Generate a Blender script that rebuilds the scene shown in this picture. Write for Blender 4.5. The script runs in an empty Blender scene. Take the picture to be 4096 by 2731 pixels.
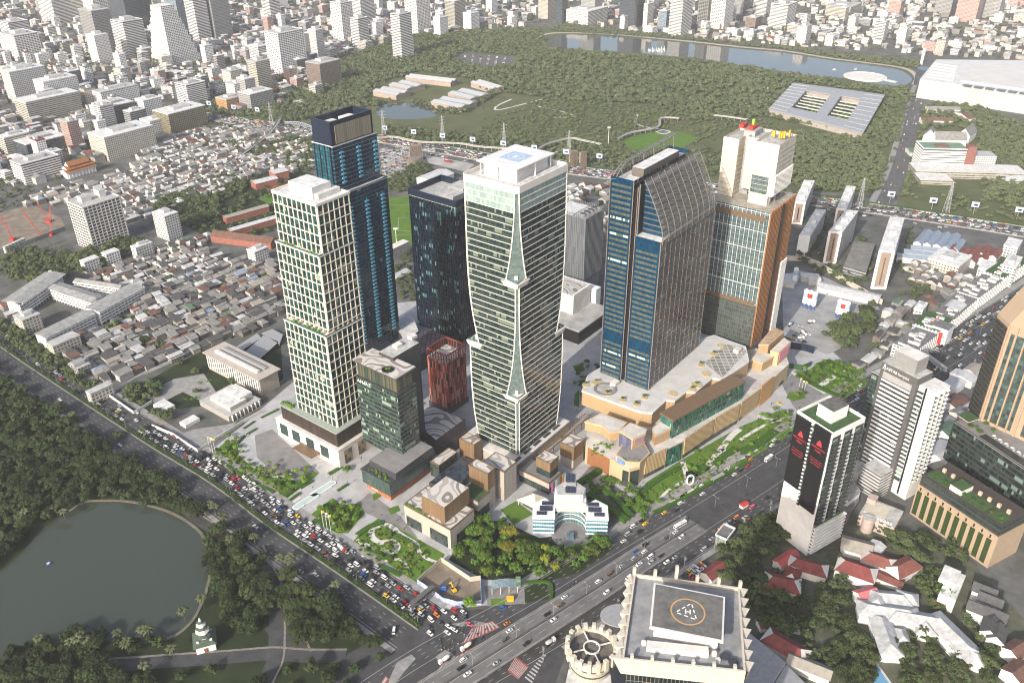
EXPOSURE=0.64; HAZE=0.000055
import bpy, math, random
import numpy as np
from mathutils import Matrix, Vector
random.seed(7)
R=random.Random(11)
SC=bpy.context.scene
COL=SC.collection
H=420.0; K=4096/2352.0
_F=3450.0; _CX=2048.0; _CY=1365.5; _VX=2093.0; _VY=7300.0
_n=np.array([_VX-_CX,_VY-_CY,_F]); _n/=np.linalg.norm(_n)
_f=np.array([0,0,1.0]); _f=_f-(_f@_n)*_n; _f/=np.linalg.norm(_f)
_r=np.cross(_n,_f)
def ray(u,v):
 d=np.array([u*K-_CX,v*K-_CY,_F]); return d@_r,d@_f,-(d@_n)
def P(u,v,z=0.0):
 a,b,c=ray(u,v); t=(H-z)/-c; return (a*t,b*t)
def PZ(u,v,z=0.0):
 p=P(u,v,z); return (p[0],p[1],z)
def topz(u,v,zb,u2,v2):
 x,y=P(u,v,zb); r=math.hypot(x,y); a,b,c=ray(u2,v2); return H+r*c/math.hypot(a,b)
def px(x,y,z=0):
 d=np.array([x,y,z-H]); c=d[0]*_r+d[1]*_f-d[2]*_n
 return ((_F*c[0]/c[2]+_CX)/K,(_F*c[1]/c[2]+_CY)/K)
def _mat(name):
 m=bpy.data.materials.new(name); m.use_nodes=True; nt=m.node_tree; b=nt.nodes['Principled BSDF']; return m,nt,b
def _inp(b,k,v):
 if k in b.inputs: b.inputs[k].default_value=v
def c4(c): return (c[0],c[1],c[2],1)
def M(name,col,rough=.75,var=.25,scale=.15,spec=.3,metal=0,col2=None,rv=0,scale2=None,emit=0):
 m,nt,b=_mat(name); N=nt.nodes; L=nt.links
 _inp(b,'Roughness',rough); _inp(b,'Specular IOR Level',spec); _inp(b,'Metallic',metal)
 if emit: _inp(b,'Emission Color',c4(col)); _inp(b,'Emission Strength',emit)
 if var<=0 and rv<=0:
  b.inputs['Base Color'].default_value=c4(col); return m
 g=N.new('ShaderNodeNewGeometry'); t=N.new('ShaderNodeTexNoise'); t.inputs['Scale'].default_value=scale; t.inputs['Detail'].default_value=5; t.inputs['Roughness'].default_value=.65
 L.new(g.outputs['Position'],t.inputs['Vector'])
 r=N.new('ShaderNodeValToRGB'); c2=col2 or tuple(x*(1-var) for x in col)
 r.color_ramp.elements[0].position=.32; r.color_ramp.elements[1].position=.68
 r.color_ramp.elements[0].color=c4(c2); r.color_ramp.elements[1].color=c4(tuple(min(.95,x*(1+var*.5)) for x in col) if not col2 else col)
 L.new(t.outputs['Fac'],r.inputs['Fac']); out=r.outputs['Color']
 if rv>0:
  oi=N.new('ShaderNodeObjectInfo'); mr=N.new('ShaderNodeMapRange'); mr.inputs[3].default_value=1-rv; mr.inputs[4].default_value=1+rv
  L.new(oi.outputs['Random'],mr.inputs[0]); h=N.new('ShaderNodeHueSaturation'); L.new(mr.outputs[0],h.inputs['Value']); L.new(out,h.inputs['Color']); out=h.outputs['Color']
 L.new(out,b.inputs['Base Color']); return m
def _math(nt,op,a,b=None,c=None):
 n=nt.nodes.new('ShaderNodeMath'); n.operation=op
 for i,x in enumerate((a,b,c)):
  if x is None: continue
  if isinstance(x,(int,float)): n.inputs[i].default_value=x
  else: nt.links.new(x,n.inputs[i])
 return n.outputs[0]
def _mix(nt,f,a,b):
 n=nt.nodes.new('ShaderNodeMix'); n.data_type='RGBA'
 if isinstance(f,(int,float)): n.inputs[0].default_value=f
 else: nt.links.new(f,n.inputs[0])
 for i,x in ((6,a),(7,b)):
  if isinstance(x,tuple): n.inputs[i].default_value=c4(x)
  else: nt.links.new(x,n.inputs[i])
 return n.outputs[2]
def MG(name,cols,pw,fh,mull=(.1,.06),mcol=(.1,.1,.11),rough=.08,spec=.6,span=0,spancol=None,blind=None,bp=.1,rv=0,floorvar=.0):
 """curtain wall: panes pw x fh metres in UV, random tint per pane, mullion lines, optional spandrel band and lit blinds"""
 m,nt,b=_mat(name); N=nt.nodes; L=nt.links
 uv=N.new('ShaderNodeUVMap'); sp=N.new('ShaderNodeSeparateXYZ'); L.new(uv.outputs[0],sp.inputs[0])
 u=_math(nt,'DIVIDE',sp.outputs[0],pw); v=_math(nt,'DIVIDE',sp.outputs[1],fh)
 fu=_math(nt,'FLOOR',u); fv=_math(nt,'FLOOR',v); ru=_math(nt,'SUBTRACT',u,fu); rvv=_math(nt,'SUBTRACT',v,fv)
 cb=N.new('ShaderNodeCombineXYZ'); L.new(fu,cb.inputs[0]); L.new(fv,cb.inputs[1])
 wn=N.new('ShaderNodeTexWhiteNoise'); wn.noise_dimensions='2D'; L.new(cb.outputs[0],wn.inputs['Vector'])
 r=N.new('ShaderNodeValToRGB'); r.color_ramp.interpolation='CONSTANT'; e=r.color_ramp.elements
 n=len(cols)
 for i,c in enumerate(cols):
  el=e[0] if i==0 else (e[1] if i==1 else e.new(i/n)); el.position=i/n; el.color=c4(c)
 L.new(wn.outputs['Value'],r.inputs['Fac']); col=r.outputs['Color']
 if blind:
  ns=N.new('ShaderNodeTexNoise'); ns.noise_dimensions='2D'; ns.inputs['Scale'].default_value=1; ns.inputs['Detail'].default_value=1
  c2=N.new('ShaderNodeCombineXYZ'); L.new(_math(nt,'MULTIPLY',fu,.13),c2.inputs[0]); L.new(_math(nt,'MULTIPLY',fv,7.31),c2.inputs[1]); L.new(c2.outputs[0],ns.inputs['Vector'])
  on=_math(nt,'GREATER_THAN',_math(nt,'ADD',ns.outputs['Fac'],_math(nt,'MULTIPLY',wn.outputs['Value'],.22)),1-bp-.02)
  col=_mix(nt,on,col,blind)
 if span:
  col=_mix(nt,_math(nt,'LESS_THAN',rvv,span),col,spancol or mcol)
 mu=_math(nt,'MAXIMUM',_math(nt,'LESS_THAN',ru,mull[0]),_math(nt,'LESS_THAN',rvv,mull[1]))
 col=_mix(nt,mu,col,mcol); L.new(col,b.inputs['Base Color'])
 rr=_math(nt,'ADD',_math(nt,'MULTIPLY',wn.outputs['Value'],.06),rough); L.new(_math(nt,'MAXIMUM',_math(nt,'MULTIPLY',mu,.5),rr),b.inputs['Roughness'])
 _inp(b,'Specular IOR Level',spec); return m
def MW(name,wall,win,pw,fh,ww=.55,wh=.5,rough=.7,band=False,rv=.12):
 """plastered wall with recessed dark windows, for small far buildings"""
 m,nt,b=_mat(name); N=nt.nodes; L=nt.links
 uv=N.new('ShaderNodeUVMap'); sp=N.new('ShaderNodeSeparateXYZ'); L.new(uv.outputs[0],sp.inputs[0])
 u=_math(nt,'DIVIDE',sp.outputs[0],pw); v=_math(nt,'DIVIDE',sp.outputs[1],fh)
 fu=_math(nt,'FLOOR',u); fv=_math(nt,'FLOOR',v); ru=_math(nt,'SUBTRACT',u,fu); rvv=_math(nt,'SUBTRACT',v,fv)
 cb=N.new('ShaderNodeCombineXYZ'); L.new(fu,cb.inputs[0]); L.new(fv,cb.inputs[1])
 wn=N.new('ShaderNodeTexWhiteNoise'); wn.noise_dimensions='2D'; L.new(cb.outputs[0],wn.inputs['Vector'])
 iu=_math(nt,'LESS_THAN',_math(nt,'ABSOLUTE',_math(nt,'SUBTRACT',ru,.5)),ww/2) if not band else 1.0
 iv=_math(nt,'LESS_THAN',_math(nt,'ABSOLUTE',_math(nt,'SUBTRACT',rvv,.5)),wh/2)
 isw=_math(nt,'MULTIPLY',iu,iv)
 g=N.new('ShaderNodeNewGeometry'); t=N.new('ShaderNodeTexNoise'); t.inputs['Scale'].default_value=.12; t.inputs['Detail'].default_value=6; L.new(g.outputs['Position'],t.inputs['Vector'])
 oi=N.new('ShaderNodeObjectInfo'); mr=N.new('ShaderNodeMapRange'); mr.inputs[3].default_value=1-rv*2; mr.inputs[4].default_value=1+rv*.6; L.new(oi.outputs['Random'],mr.inputs[0])
 dirt=_math(nt,'MULTIPLY',mr.outputs[0],_math(nt,'ADD',_math(nt,'MULTIPLY',t.outputs['Fac'],.4),.78))
 h=N.new('ShaderNodeHueSaturation'); h.inputs['Color'].default_value=c4(wall); L.new(dirt,h.inputs['Value'])
 wc=_mix(nt,wn.outputs['Value'],tuple(x*.5 for x in win),tuple(min(.5,x*2.2) for x in win))
 L.new(_mix(nt,isw,h.outputs['Color'],wc),b.inputs['Base Color'])
 L.new(_math(nt,'SUBTRACT',rough,_math(nt,'MULTIPLY',isw,.5)),b.inputs['Roughness']); return m
class MB:
 def __init__(s): s.v=[];s.f=[];s.m=[];s.uv=[]
 def face(s,pts,mi=0,uv=None):
  i=len(s.v); s.v+= [tuple(p) for p in pts]; s.f.append(tuple(range(i,i+len(pts)))); s.m.append(mi)
  s.uv+= uv if uv else [(p[0],p[1]) for p in pts]; return s
 def wall(s,a,b,z0,z1,mi=0,u0=0,vb=0):
  d=math.dist(a,b)
  return s.face([(a[0],a[1],z0),(b[0],b[1],z0),(b[0],b[1],z1),(a[0],a[1],z1)],mi,[(u0,z0-vb),(u0+d,z0-vb),(u0+d,z1-vb),(u0,z1-vb)])
 def prism(s,poly,z0,z1,mi=0,mt=None,bottom=False,vb=None):
  n=len(poly); u=0; vb=z0 if vb is None else vb
  for i in range(n):
   a,b=poly[i],poly[(i+1)%n]; s.wall(a,b,z0,z1,mi,u,vb); u+=math.dist(a,b)
  s.face([(p[0],p[1],z1) for p in poly],mi if mt is None else mt)
  if bottom: s.face([(p[0],p[1],z0) for p in poly[::-1]],mi)
  return s
 def frustum(s,pa,z0,pb,z1,mi=0,mt=None,top=True):
  n=len(pa)
  for i in range(n):
   j=(i+1)%n; d=math.dist(pa[i],pa[j])
   s.face([(*pa[i],z0),(*pa[j],z0),(*pb[j],z1),(*pb[i],z1)],mi,[(0,z0),(d,z0),(d,z1),(0,z1)])
  if top: s.face([(p[0],p[1],z1) for p in pb],mi if mt is None else mt)
  return s
 def box(s,c,size,ang=0,mi=0,mt=None,bottom=True):
  return s.prism(rect(c[0],c[1],size[0],size[1],ang),c[2],c[2]+size[2],mi,mt,bottom)
 def beam(s,a,b,w,h=None,mi=0):
  a=Vector(a);b=Vector(b);d=(b-a)
  if d.length<1e-6: return s
  d.normalize(); up=Vector((0,0,1)) if abs(d.z)<.95 else Vector((1,0,0)); x=d.cross(up).normalized(); y=x.cross(d).normalized(); h=h or w
  q=[x*(w/2)*i+y*(h/2)*j for i,j in ((-1,-1),(1,-1),(1,1),(-1,1))]
  A=[a+k for k in q];B=[b+k for k in q]
  for i in range(4):
   j=(i+1)%4; s.face([A[i],A[j],B[j],B[i]],mi)
  s.face(A[::-1],mi); s.face(B,mi); return s
 def cyl(s,c,r,z0,z1,n=12,mi=0,mt=None,r2=None):
  r2=r if r2 is None else r2
  pa=[(c[0]+r*math.cos(2*math.pi*i/n),c[1]+r*math.sin(2*math.pi*i/n)) for i in range(n)]
  pb=[(c[0]+r2*math.cos(2*math.pi*i/n),c[1]+r2*math.sin(2*math.pi*i/n)) for i in range(n)]
  return s.frustum(pa,z0,pb,z1,mi,mt)
 def ring(s,c,r0,r1,z0,z1,n=32,mi=0):
  for i in range(n):
   a,b=2*math.pi*i/n,2*math.pi*(i+1)/n
   q=lambda r,t,z:(c[0]+r*math.cos(t),c[1]+r*math.sin(t),z)
   s.face([q(r1,a,z0),q(r1,b,z0),q(r1,b,z1),q(r1,a,z1)],mi); s.face([q(r0,b,z0),q(r0,a,z0),q(r0,a,z1),q(r0,b,z1)],mi)
   s.face([q(r0,a,z1),q(r1,a,z1),q(r1,b,z1),q(r0,b,z1)],mi)
  return s
 def gable(s,c,w,d,z0,rise,ang=0,over=.4,mi=0,mw=None,hip=0):
  """pitched roof, ridge along local x"""
  ca,sa=math.cos(ang),math.sin(ang); q=lambda x,y,z:(c[0]+x*ca-y*sa,c[1]+x*sa+y*ca,z)
  X=w/2+over;Y=d/2+over; r=z0+rise; k=max(.01,X-hip)
  s.face([q(-X,-Y,z0),q(X,-Y,z0),q(k,0,r),q(-k,0,r)],mi); s.face([q(X,Y,z0),q(-X,Y,z0),q(-k,0,r),q(k,0,r)],mi)
  m2=mi if mw is None else mw
  s.face([q(X,-Y,z0),q(X,Y,z0),q(k,0,r)],m2); s.face([q(-X,Y,z0),q(-X,-Y,z0),q(-k,0,r)],m2)
  s.face([q(-X,-Y,z0),q(-X,Y,z0),q(X,Y,z0),q(X,-Y,z0)],mi); return s
 def build(s,name,mats,parent=None,smooth=False):
  me=bpy.data.meshes.new(name); me.from_pydata(s.v,[],s.f)
  for m in (mats if isinstance(mats,(list,tuple)) else [mats]): me.materials.append(m)
  if len(me.materials)>1: me.polygons.foreach_set('material_index',s.m)
  uvl=me.uv_layers.new(name='UVMap'); uvl.data.foreach_set('uv',np.array(s.uv,dtype=np.float32).ravel())
  if smooth: me.polygons.foreach_set('use_smooth',[True]*len(s.f))
  me.update(); o=bpy.data.objects.new(name,me); COL.objects.link(o)
  if parent is not None: o.parent=parent
  return o
def rect(x,y,w,d,a=0):
 ca,sa=math.cos(a),math.sin(a)
 return [(x+i*w/2*ca-j*d/2*sa,y+i*w/2*sa+j*d/2*ca) for i,j in ((-1,-1),(1,-1),(1,1),(-1,1))]
def ccw(p):
 a=sum(p[i][0]*p[(i+1)%len(p)][1]-p[(i+1)%len(p)][0]*p[i][1] for i in range(len(p))); return p if a>0 else p[::-1]
def off(poly,d):
 n=len(poly); out=[]
 for i in range(n):
  p0,p1,p2=poly[i-1],poly[i],poly[(i+1)%n]
  a=math.atan2(p1[1]-p0[1],p1[0]-p0[0]); b=math.atan2(p2[1]-p1[1],p2[0]-p1[0])
  n1=(math.sin(a),-math.cos(a)); n2=(math.sin(b),-math.cos(b)); k=max(.3,1+n1[0]*n2[0]+n1[1]*n2[1])
  out.append((p1[0]+d*(n1[0]+n2[0])/k,p1[1]+d*(n1[1]+n2[1])/k))
 return out
def inside(p,poly):
 x,y=p; c=False; n=len(poly)
 for i in range(n):
  (x1,y1),(x2,y2)=poly[i],poly[i-1]
  if (y1>y)!=(y2>y) and x<(x2-x1)*(y-y1)/(y2-y1)+x1: c=not c
 return c
def tag(o,label=None,cat=None,group=None,kind=None):
 if label:
  o['label']=label
 if cat: o['category']=cat
 if group: o['group']=group
 if kind: o['kind']=kind
 return o
def thing(name,label,cat,loc=(0,0,0),rz=0,group=None):
 o=bpy.data.objects.new(name,None); COL.objects.link(o); o.location=loc; o.rotation_euler=(0,0,rz); o.empty_display_size=1
 return tag(o,label,cat,group)
def link_copy(src,parent=None):
 c=src.copy(); COL.objects.link(c)
 if parent is not None: c.parent=parent
 return c
def copy_tree(src,label=None,loc=None,rz=None,sc=None):
 r=link_copy(src)
 for ch in KIDS.get(src.name,[]):
  c=link_copy(ch,r)
  for g in KIDS.get(ch.name,[]): link_copy(g,c)
 if label: r['label']=label
 if loc is not None: r.location=loc
 if rz is not None: r.rotation_euler=(0,0,rz)
 if sc is not None: r.scale=sc if isinstance(sc,tuple) else (sc,sc,sc)
 return r
KIDS={}
def kids(root,*ch): KIDS[root.name]=list(ch); return root
LAND=[]   # landmarks (phrase, x, y) used for telling look-alikes apart
def land(ph,u,v,z=0): LAND.append((ph,)+P(u,v,z))
ORD=['nearest to','second nearest to','third nearest to','fourth nearest to','fifth nearest to','sixth nearest to','seventh nearest to','eighth nearest to','ninth nearest to','tenth nearest to','eleventh nearest to','twelfth nearest to','thirteenth nearest to','fourteenth nearest to','fifteenth nearest to','sixteenth nearest to','seventeenth nearest to','eighteenth nearest to','nineteenth nearest to','twentieth nearest to']
def ranked(items):
 """items: [(desc,x,y)] -> one label each: the description and its rank of nearness to the closest landmark"""
 used={}; res=[None]*len(items); cand=[]
 for i,(d,x,y) in enumerate(items):
  L=sorted((math.hypot(x-l[1],y-l[2]),l[0]) for l in LAND); cand.append((L[0][0],i,d,L[0][1]))
 for dist,i,d,ph in sorted(cand):
  k=used.get((d,ph),0); used[(d,ph)]=k+1
  o=ORD[k] if k<len(ORD) else '%d%s nearest to'%(k+1,{1:'st',2:'nd',3:'rd'}.get((k+1)%10,'th'))
  res[i]='%s, %s %s'%(d,o,ph)
 return res
A_R=math.radians(52.5); A_L=math.radians(142.5)
eR=(math.cos(A_R),math.sin(A_R)); eL=(math.cos(A_L),math.sin(A_L))
def fr(o,a,b,eR=eR,eL=eL): return (o[0]+eR[0]*a+eL[0]*b,o[1]+eR[1]*a+eL[1]*b)
def quadfp(o,wR,wL,er=eR,el=eL):
 """rectangle from its near corner: front corner, right, back, left (counter-clockwise)"""
 return [tuple(o),fr(o,wR,0,er,el),fr(o,wR,wL,er,el),fr(o,0,wL,er,el)]
def edge_pts(a,b,sp,inset=0):
 d=math.dist(a,b); n=max(1,round((d-2*inset)/sp)); return [((a[0]+(b[0]-a[0])*(inset+(d-2*inset)*i/n)/d),(a[1]+(b[1]-a[1])*(inset+(d-2*inset)*i/n)/d)) for i in range(n+1)]
def fins(mb,a,b,sp,w,p,z0,z1,mi=0,inset=0,skip_ends=False,ind=.2):
 ang=math.atan2(b[1]-a[1],b[0]-a[0]); nx,ny=math.sin(ang),-math.cos(ang); pts=edge_pts(a,b,sp,inset)
 if skip_ends: pts=pts[1:-1]
 for q in pts: mb.box((q[0]+nx*(p-ind)/2,q[1]+ny*(p-ind)/2,z0),(w,p+ind,z1-z0),ang,mi)
def tower(root,poly,z0,z1,fl,glaz,band=None,bt=.9,bp=.35,bmat=None,pier=None,pmat=None,roof=None,par=1.1,parmat=None,plant=None,blank=None,blankmat=None,first=0,top_band=None,names=('glazing','floor_bands','piers','roof')):
 """glazed core with floor slabs and piers standing proud of it, roof with parapet and plant rooms"""
 poly=ccw(poly); n=len(poly); blank=blank or []
 g=MB(); u=0
 for i in range(n):
  a,b=poly[i],poly[(i+1)%n]; g.wall(a,b,z0,z1,0,u,z0); u+=math.dist(a,b)
 g.build(names[0],glaz,root)
 if bmat is not None:
  f=MB(); op=off(poly,bp); nf=max(1,round((z1-z0-first)/fl)); h=(z1-z0-first)/nf
  for k in range(nf):
   zz=z0+first+k*h; f.prism(op,zz-bt/2+.01*k%.02,zz+bt/2,0,bottom=True)
  f.build(names[1],bmat,root)
 if pier:
  sp,w,p=pier; f=MB()
  for i in range(n):
   if i in blank: continue
   fins(f,poly[i],poly[(i+1)%n],sp,w,p,z0,z1,inset=w/2+.05)
  f.build(names[2],pmat or bmat,root)
 if blank:
  f=MB()
  for i in blank:
   a,b=poly[i],poly[(i+1)%n]; ang=math.atan2(b[1]-a[1],b[0]-a[0]); q=.5+(bp if bmat else 0)
   f.box(((a[0]+b[0])/2+math.sin(ang)*q/2,(a[1]+b[1])/2-math.cos(ang)*q/2,z0-.3),(math.dist(a,b)-.1,q,z1-z0+.5),ang)
  f.build('side_wall',blankmat or bmat,root)
 rm=roof or ROOF
 f=MB(); ro=off(poly,(bp if bmat else 0)+.12); f.prism(ro,z1-.5,z1+.25,0,bottom=True); f.build(names[3],rm,root)
 if par>0:
  f=MB(); ri=off(poly,-.4)
  for i in range(n):
   j=(i+1)%n; a,b,c,d=ro[i],ro[j],ri[j],ri[i]
   f.wall(a,b,z1+.25,z1+par,0); f.wall(c,d,z1+.25,z1+par,0); f.face([(*a,z1+par),(*b,z1+par),(*c,z1+par),(*d,z1+par)],0)
  f.build('parapet',parmat or bmat or rm,root)
 for q in (plant or []):
  e1=(poly[1][0]-poly[0][0],poly[1][1]-poly[0][1]); e2=(poly[-1][0]-poly[0][0],poly[-1][1]-poly[0][1])
  cx=poly[0][0]+e1[0]*q[0]+e2[0]*q[1]; cy=poly[0][1]+e1[1]*q[0]+e2[1]*q[1]
  f=MB(); f.box((cx,cy,z1+.2),(q[2],q[3],q[4]),math.atan2(e1[1],e1[0]),0,1,False); f.build('plant_room',[q[5] if len(q)>5 else (parmat or bmat or rm),rm],root)
 return root
ROOF=M('roof_concrete',(.42,.42,.41),.9,.35,.25)
ROOFL=M('roof_pale',(.60,.60,.59),.9,.3,.2)
ROOFD=M('roof_dark',(.16,.16,.165),.9,.4,.3)
WHITE=M('white_paint',(.78,.77,.75),.7,.15,.1)
OFFW=M('offwhite_paint',(.62,.60,.57),.75,.2,.1)
BEIGE=M('beige_paint',(.55,.50,.42),.75,.2,.1)
TAN=M('tan_stone',(.50,.40,.29),.7,.15,.3)
GREYC=M('grey_concrete',(.33,.33,.33),.85,.3,.2)
DARKM=M('dark_metal',(.05,.052,.058),.45,.2,.3,.5)
NAVY=M('navy_cladding',(.012,.02,.04),.35,.2,.3,.5)
BRONZE=M('bronze_cladding',(.16,.105,.065),.5,.2,.4,.4)
RED=M('red_paint',(.5,.05,.04),.6,.15,.5)
ORANGE=M('orange_metal',(.55,.22,.05),.6,.3,.5)
COPPER=M('copper_fins',(.30,.15,.07),.55,.3,.5)
STEEL=M('grey_steel',(.30,.30,.30),.5,.2,.5,.5)
BLUEP=M('blue_paint',(.03,.12,.42),.5,.1,.5)
YELLOW=M('yellow_paint',(.75,.42,.02),.5,.1,.5)
BLACK=M('black_panel',(.012,.012,.014),.4,.1,.5)
GGREEN=M('green_roof_turf',(.05,.10,.035),.95,.4,.5)
WOOD=M('brown_timber',(.22,.10,.055),.7,.25,.5)
ASPH=M('asphalt',(.062,.063,.066),.88,.3,.12,.25)
ASPHL=M('asphalt_worn',(.105,.105,.107),.9,.3,.12,.25)
DECK=M('flyover_concrete',(.155,.153,.15),.9,.3,.1)
MARK=M('road_paint',(.42,.42,.41),.8,.3,.8)
MARKR=M('red_road_paint',(.28,.09,.08),.85,.3,.8)
PAVE=M('pale_paving',(.40,.40,.41),.85,.25,.08)
PAVED=M('grey_paving',(.21,.205,.205),.85,.2,.15)
PATHM=M('white_path_paving',(.56,.55,.53),.85,.15,.2)
SIDEW=M('pavement_concrete',(.27,.265,.26),.9,.3,.2)
GRASS=M('lawn_bright',(.105,.185,.03),.95,.35,.08,.1,col2=(.065,.13,.022))
GRASSD=M('lawn_shaded_park',(.032,.046,.022),.95,.4,.06,.1,col2=(.02,.03,.014))  # dark copy of the lawn, the park's shade put into its colour
GRASSF=M('scrub_ground',(.115,.125,.06),.95,.5,.03,.1,col2=(.07,.085,.042))
SOIL=M('bare_soil',(.21,.175,.135),.95,.4,.08)
HEDGE=M('hedge_leaves',(.055,.12,.018),.95,.5,.7,.1,col2=(.03,.075,.012))
GROUND=M('city_ground',(.15,.15,.147),.95,.4,.045,.15,col2=(.065,.07,.06))
cam=bpy.data.cameras.new('camera'); co=bpy.data.objects.new('camera',cam); COL.objects.link(co); SC.camera=co
cam.sensor_width=36; cam.lens=_F/4096*36; cam.clip_start=1; cam.clip_end=60000
mx=Matrix(((_r[0],-_r[1],-_r[2]),(_f[0],-_f[1],-_f[2]),(-_n[0],_n[1],_n[2]))).to_4x4(); mx.translation=(0,0,H); co.matrix_world=mx
SUN_EL=math.radians(27); SUN_AZ=math.radians(213)   # azimuth of the sun measured clockwise from +Y
W=bpy.data.worlds.new('World'); SC.world=W; W.use_nodes=True; wn_=W.node_tree; bg=wn_.nodes['Background']
sky=wn_.nodes.new('ShaderNodeTexSky'); sky.sky_type='NISHITA'; sky.sun_disc=False; sky.sun_elevation=SUN_EL; sky.sun_rotation=SUN_AZ; sky.air_density=1.0; sky.dust_density=4.0; sky.ozone_density=1
wn_.links.new(sky.outputs[0],bg.inputs['Color']); bg.inputs['Strength'].default_value=.15
sl=bpy.data.lights.new('sun','SUN'); sl.energy=3.6; sl.angle=math.radians(.6); sl.color=(1,.93,.83); so=bpy.data.objects.new('sun',sl); COL.objects.link(so)
sd=Vector((math.sin(SUN_AZ)*math.cos(SUN_EL),math.cos(SUN_AZ)*math.cos(SUN_EL),math.sin(SUN_EL))); so.rotation_euler=sd.to_track_quat('Z','Y').to_euler(); so.location=(0,0,900)
SC.view_settings.view_transform='Standard'; SC.view_settings.look='None'; SC.view_settings.exposure=EXPOSURE; SC.view_settings.gamma=1
SC.render.engine='CYCLES'; SC.cycles.max_bounces=5; SC.cycles.diffuse_bounces=2; SC.cycles.glossy_bounces=2; SC.cycles.transmission_bounces=2; SC.cycles.volume_bounces=0; SC.cycles.use_denoising=True; SC.cycles.filter_width=1.1
SC.cycles.caustics_reflective=False; SC.cycles.caustics_refractive=False
BIG=16000
if HAZE:
 hm=bpy.data.materials.new('haze_air'); hm.use_nodes=True; nt=hm.node_tree; nt.nodes.remove(nt.nodes['Principled BSDF'])
 pv=nt.nodes.new('ShaderNodeVolumePrincipled'); pv.inputs['Color'].default_value=(.98,.98,1,1); pv.inputs['Density'].default_value=HAZE; pv.inputs['Anisotropy'].default_value=0.0
 nt.links.new(pv.outputs[0],nt.nodes['Material Output'].inputs['Volume'])
 hb=MB(); hb.prism([(-BIG-50,-6000),(BIG+50,-6000),(BIG+50,BIG+50),(-BIG-50,BIG+50)],-3,440,0,bottom=True); tag(hb.build('haze',hm),kind='stuff')
def sheet(name,pts,z,mat,kind='structure'):
 o=MB().face([(p[0],p[1],z) for p in ccw(pts)]).build(name,mat); 
 return tag(o,kind=kind)
sheet('ground',[(-BIG,-5900),(BIG,-5900),(BIG,BIG),(-BIG,BIG)],0,GROUND)
def PP(pts,z=0): return [P(u,v,z) for u,v in pts]
def tri_sheet(name,pts,z,mat,kind='structure'):
 """concave outline as one mesh"""
 import mathutils.geometry as G
 pts=ccw(pts); o=MB()
 t=G.tessellate_polygon([[Vector((p[0],p[1],0)) for p in pts]])
 for a,b,c in t:
  q=[pts[a],pts[b],pts[c]]; q=ccw(q); o.face([(p[0],p[1],z) for p in q])
 return tag(o.build(name,mat),kind=kind)
def smooth(pts,n=6):
 out=[]
 for i in range(len(pts)-1):
  p0=pts[max(0,i-1)];p1=pts[i];p2=pts[i+1];p3=pts[min(len(pts)-1,i+2)]
  for k in range(n):
   t=k/n; out.append(tuple(.5*((2*p1[j])+(-p0[j]+p2[j])*t+(2*p0[j]-5*p1[j]+4*p2[j]-p3[j])*t*t+(-p0[j]+3*p1[j]-3*p2[j]+p3[j])*t**3) for j in range(len(p1))))
 out.append(tuple(pts[-1])); return out
def offline(pts,d):
 out=[]
 for i in range(len(pts)):
  a=pts[max(0,i-1)];b=pts[min(len(pts)-1,i+1)]; dx,dy=b[0]-a[0],b[1]-a[1]; l=math.hypot(dx,dy) or 1
  out.append((pts[i][0]+dy/l*d,pts[i][1]-dx/l*d))   # positive = right of travel
 return out
def ribbon(mb,pts,d0,d1,z0,z1=None,mi=0):
 """strip between offsets d0<d1 along a ground line; a real slab when z1 is given"""
 A=offline(pts,d0);B=offline(pts,d1)
 zz=(lambda i:z0[i]) if isinstance(z0,(list,tuple)) else (lambda i:z0)
 for i in range(len(pts)-1):
  z=z1 if z1 is not None else None; t0=zz(i) if z is None else z; t1=zz(i+1) if z is None else z
  mb.face([(*B[i],t0),(*B[i+1],t1),(*A[i+1],t1),(*A[i],t0)],mi)
  if z is not None:
   mb.face([(*A[i],zz(i)),(*A[i],z),(*A[i+1],z),(*A[i+1],zz(i+1))],mi); mb.face([(*B[i],zz(i)),(*B[i+1],zz(i+1)),(*B[i+1],z),(*B[i],z)],mi)
 return mb
def strip(name,pts,d0,d1,z0,mat,z1=None,kind='structure'):
 return tag(ribbon(MB(),pts,d0,d1,z0,z1).build(name,mat),kind=kind)
def walk(pts,step,start=0):
 """points every step metres with heading"""
 d=start; acc=0
 for i in range(len(pts)-1):
  a,b=pts[i],pts[i+1]; l=math.dist(a,b)
  while d<=acc+l:
   t=(d-acc)/l if l else 0; yield (a[0]+(b[0]-a[0])*t,a[1]+(b[1]-a[1])*t,math.atan2(b[1]-a[1],b[0]-a[0])); d+=step
  acc+=l
def dashes(mb,pts,d,z,step=9,ln=2.6,w=.24,mi=0):
 for x,y,h in walk(offline(pts,d),step): mb.face([(p[0],p[1],z) for p in rect(x,y,ln,w,h)],mi)
def solid(mb,pts,d,z,w=.3,mi=0): ribbon(mb,pts,d-w/2,d+w/2,z,None,mi)
WL=smooth(PP([(-90,725),(30,812),(128,878),(250,958),(365,1032),(493,1110),(620,1205),(747,1290),(871,1376),(965,1442)]))
strip('park_side_road',WL,-20,21,.02,ASPH)
RL=smooth(PP([(860,1640),(1010,1540),(1225,1420),(1400,1312),(1600,1190),(1790,1068),(1905,985),(2010,912),(2200,800),(2352,705),(2480,620)]))
strip('main_road',RL,-24,27,.024,ASPH)
tri_sheet('junction',PP([(900,1340),(985,1395),(1060,1402),(1165,1392),(1330,1370),(1400,1420),(1300,1500),(1250,1640),(700,1640),(800,1500),(905,1440)]),.03,ASPH)
mk=MB()
for d in (-16.5,-12.8,-9.1,-5.4,6,9.5,13,17): dashes(mk,WL,d,.06)
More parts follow.
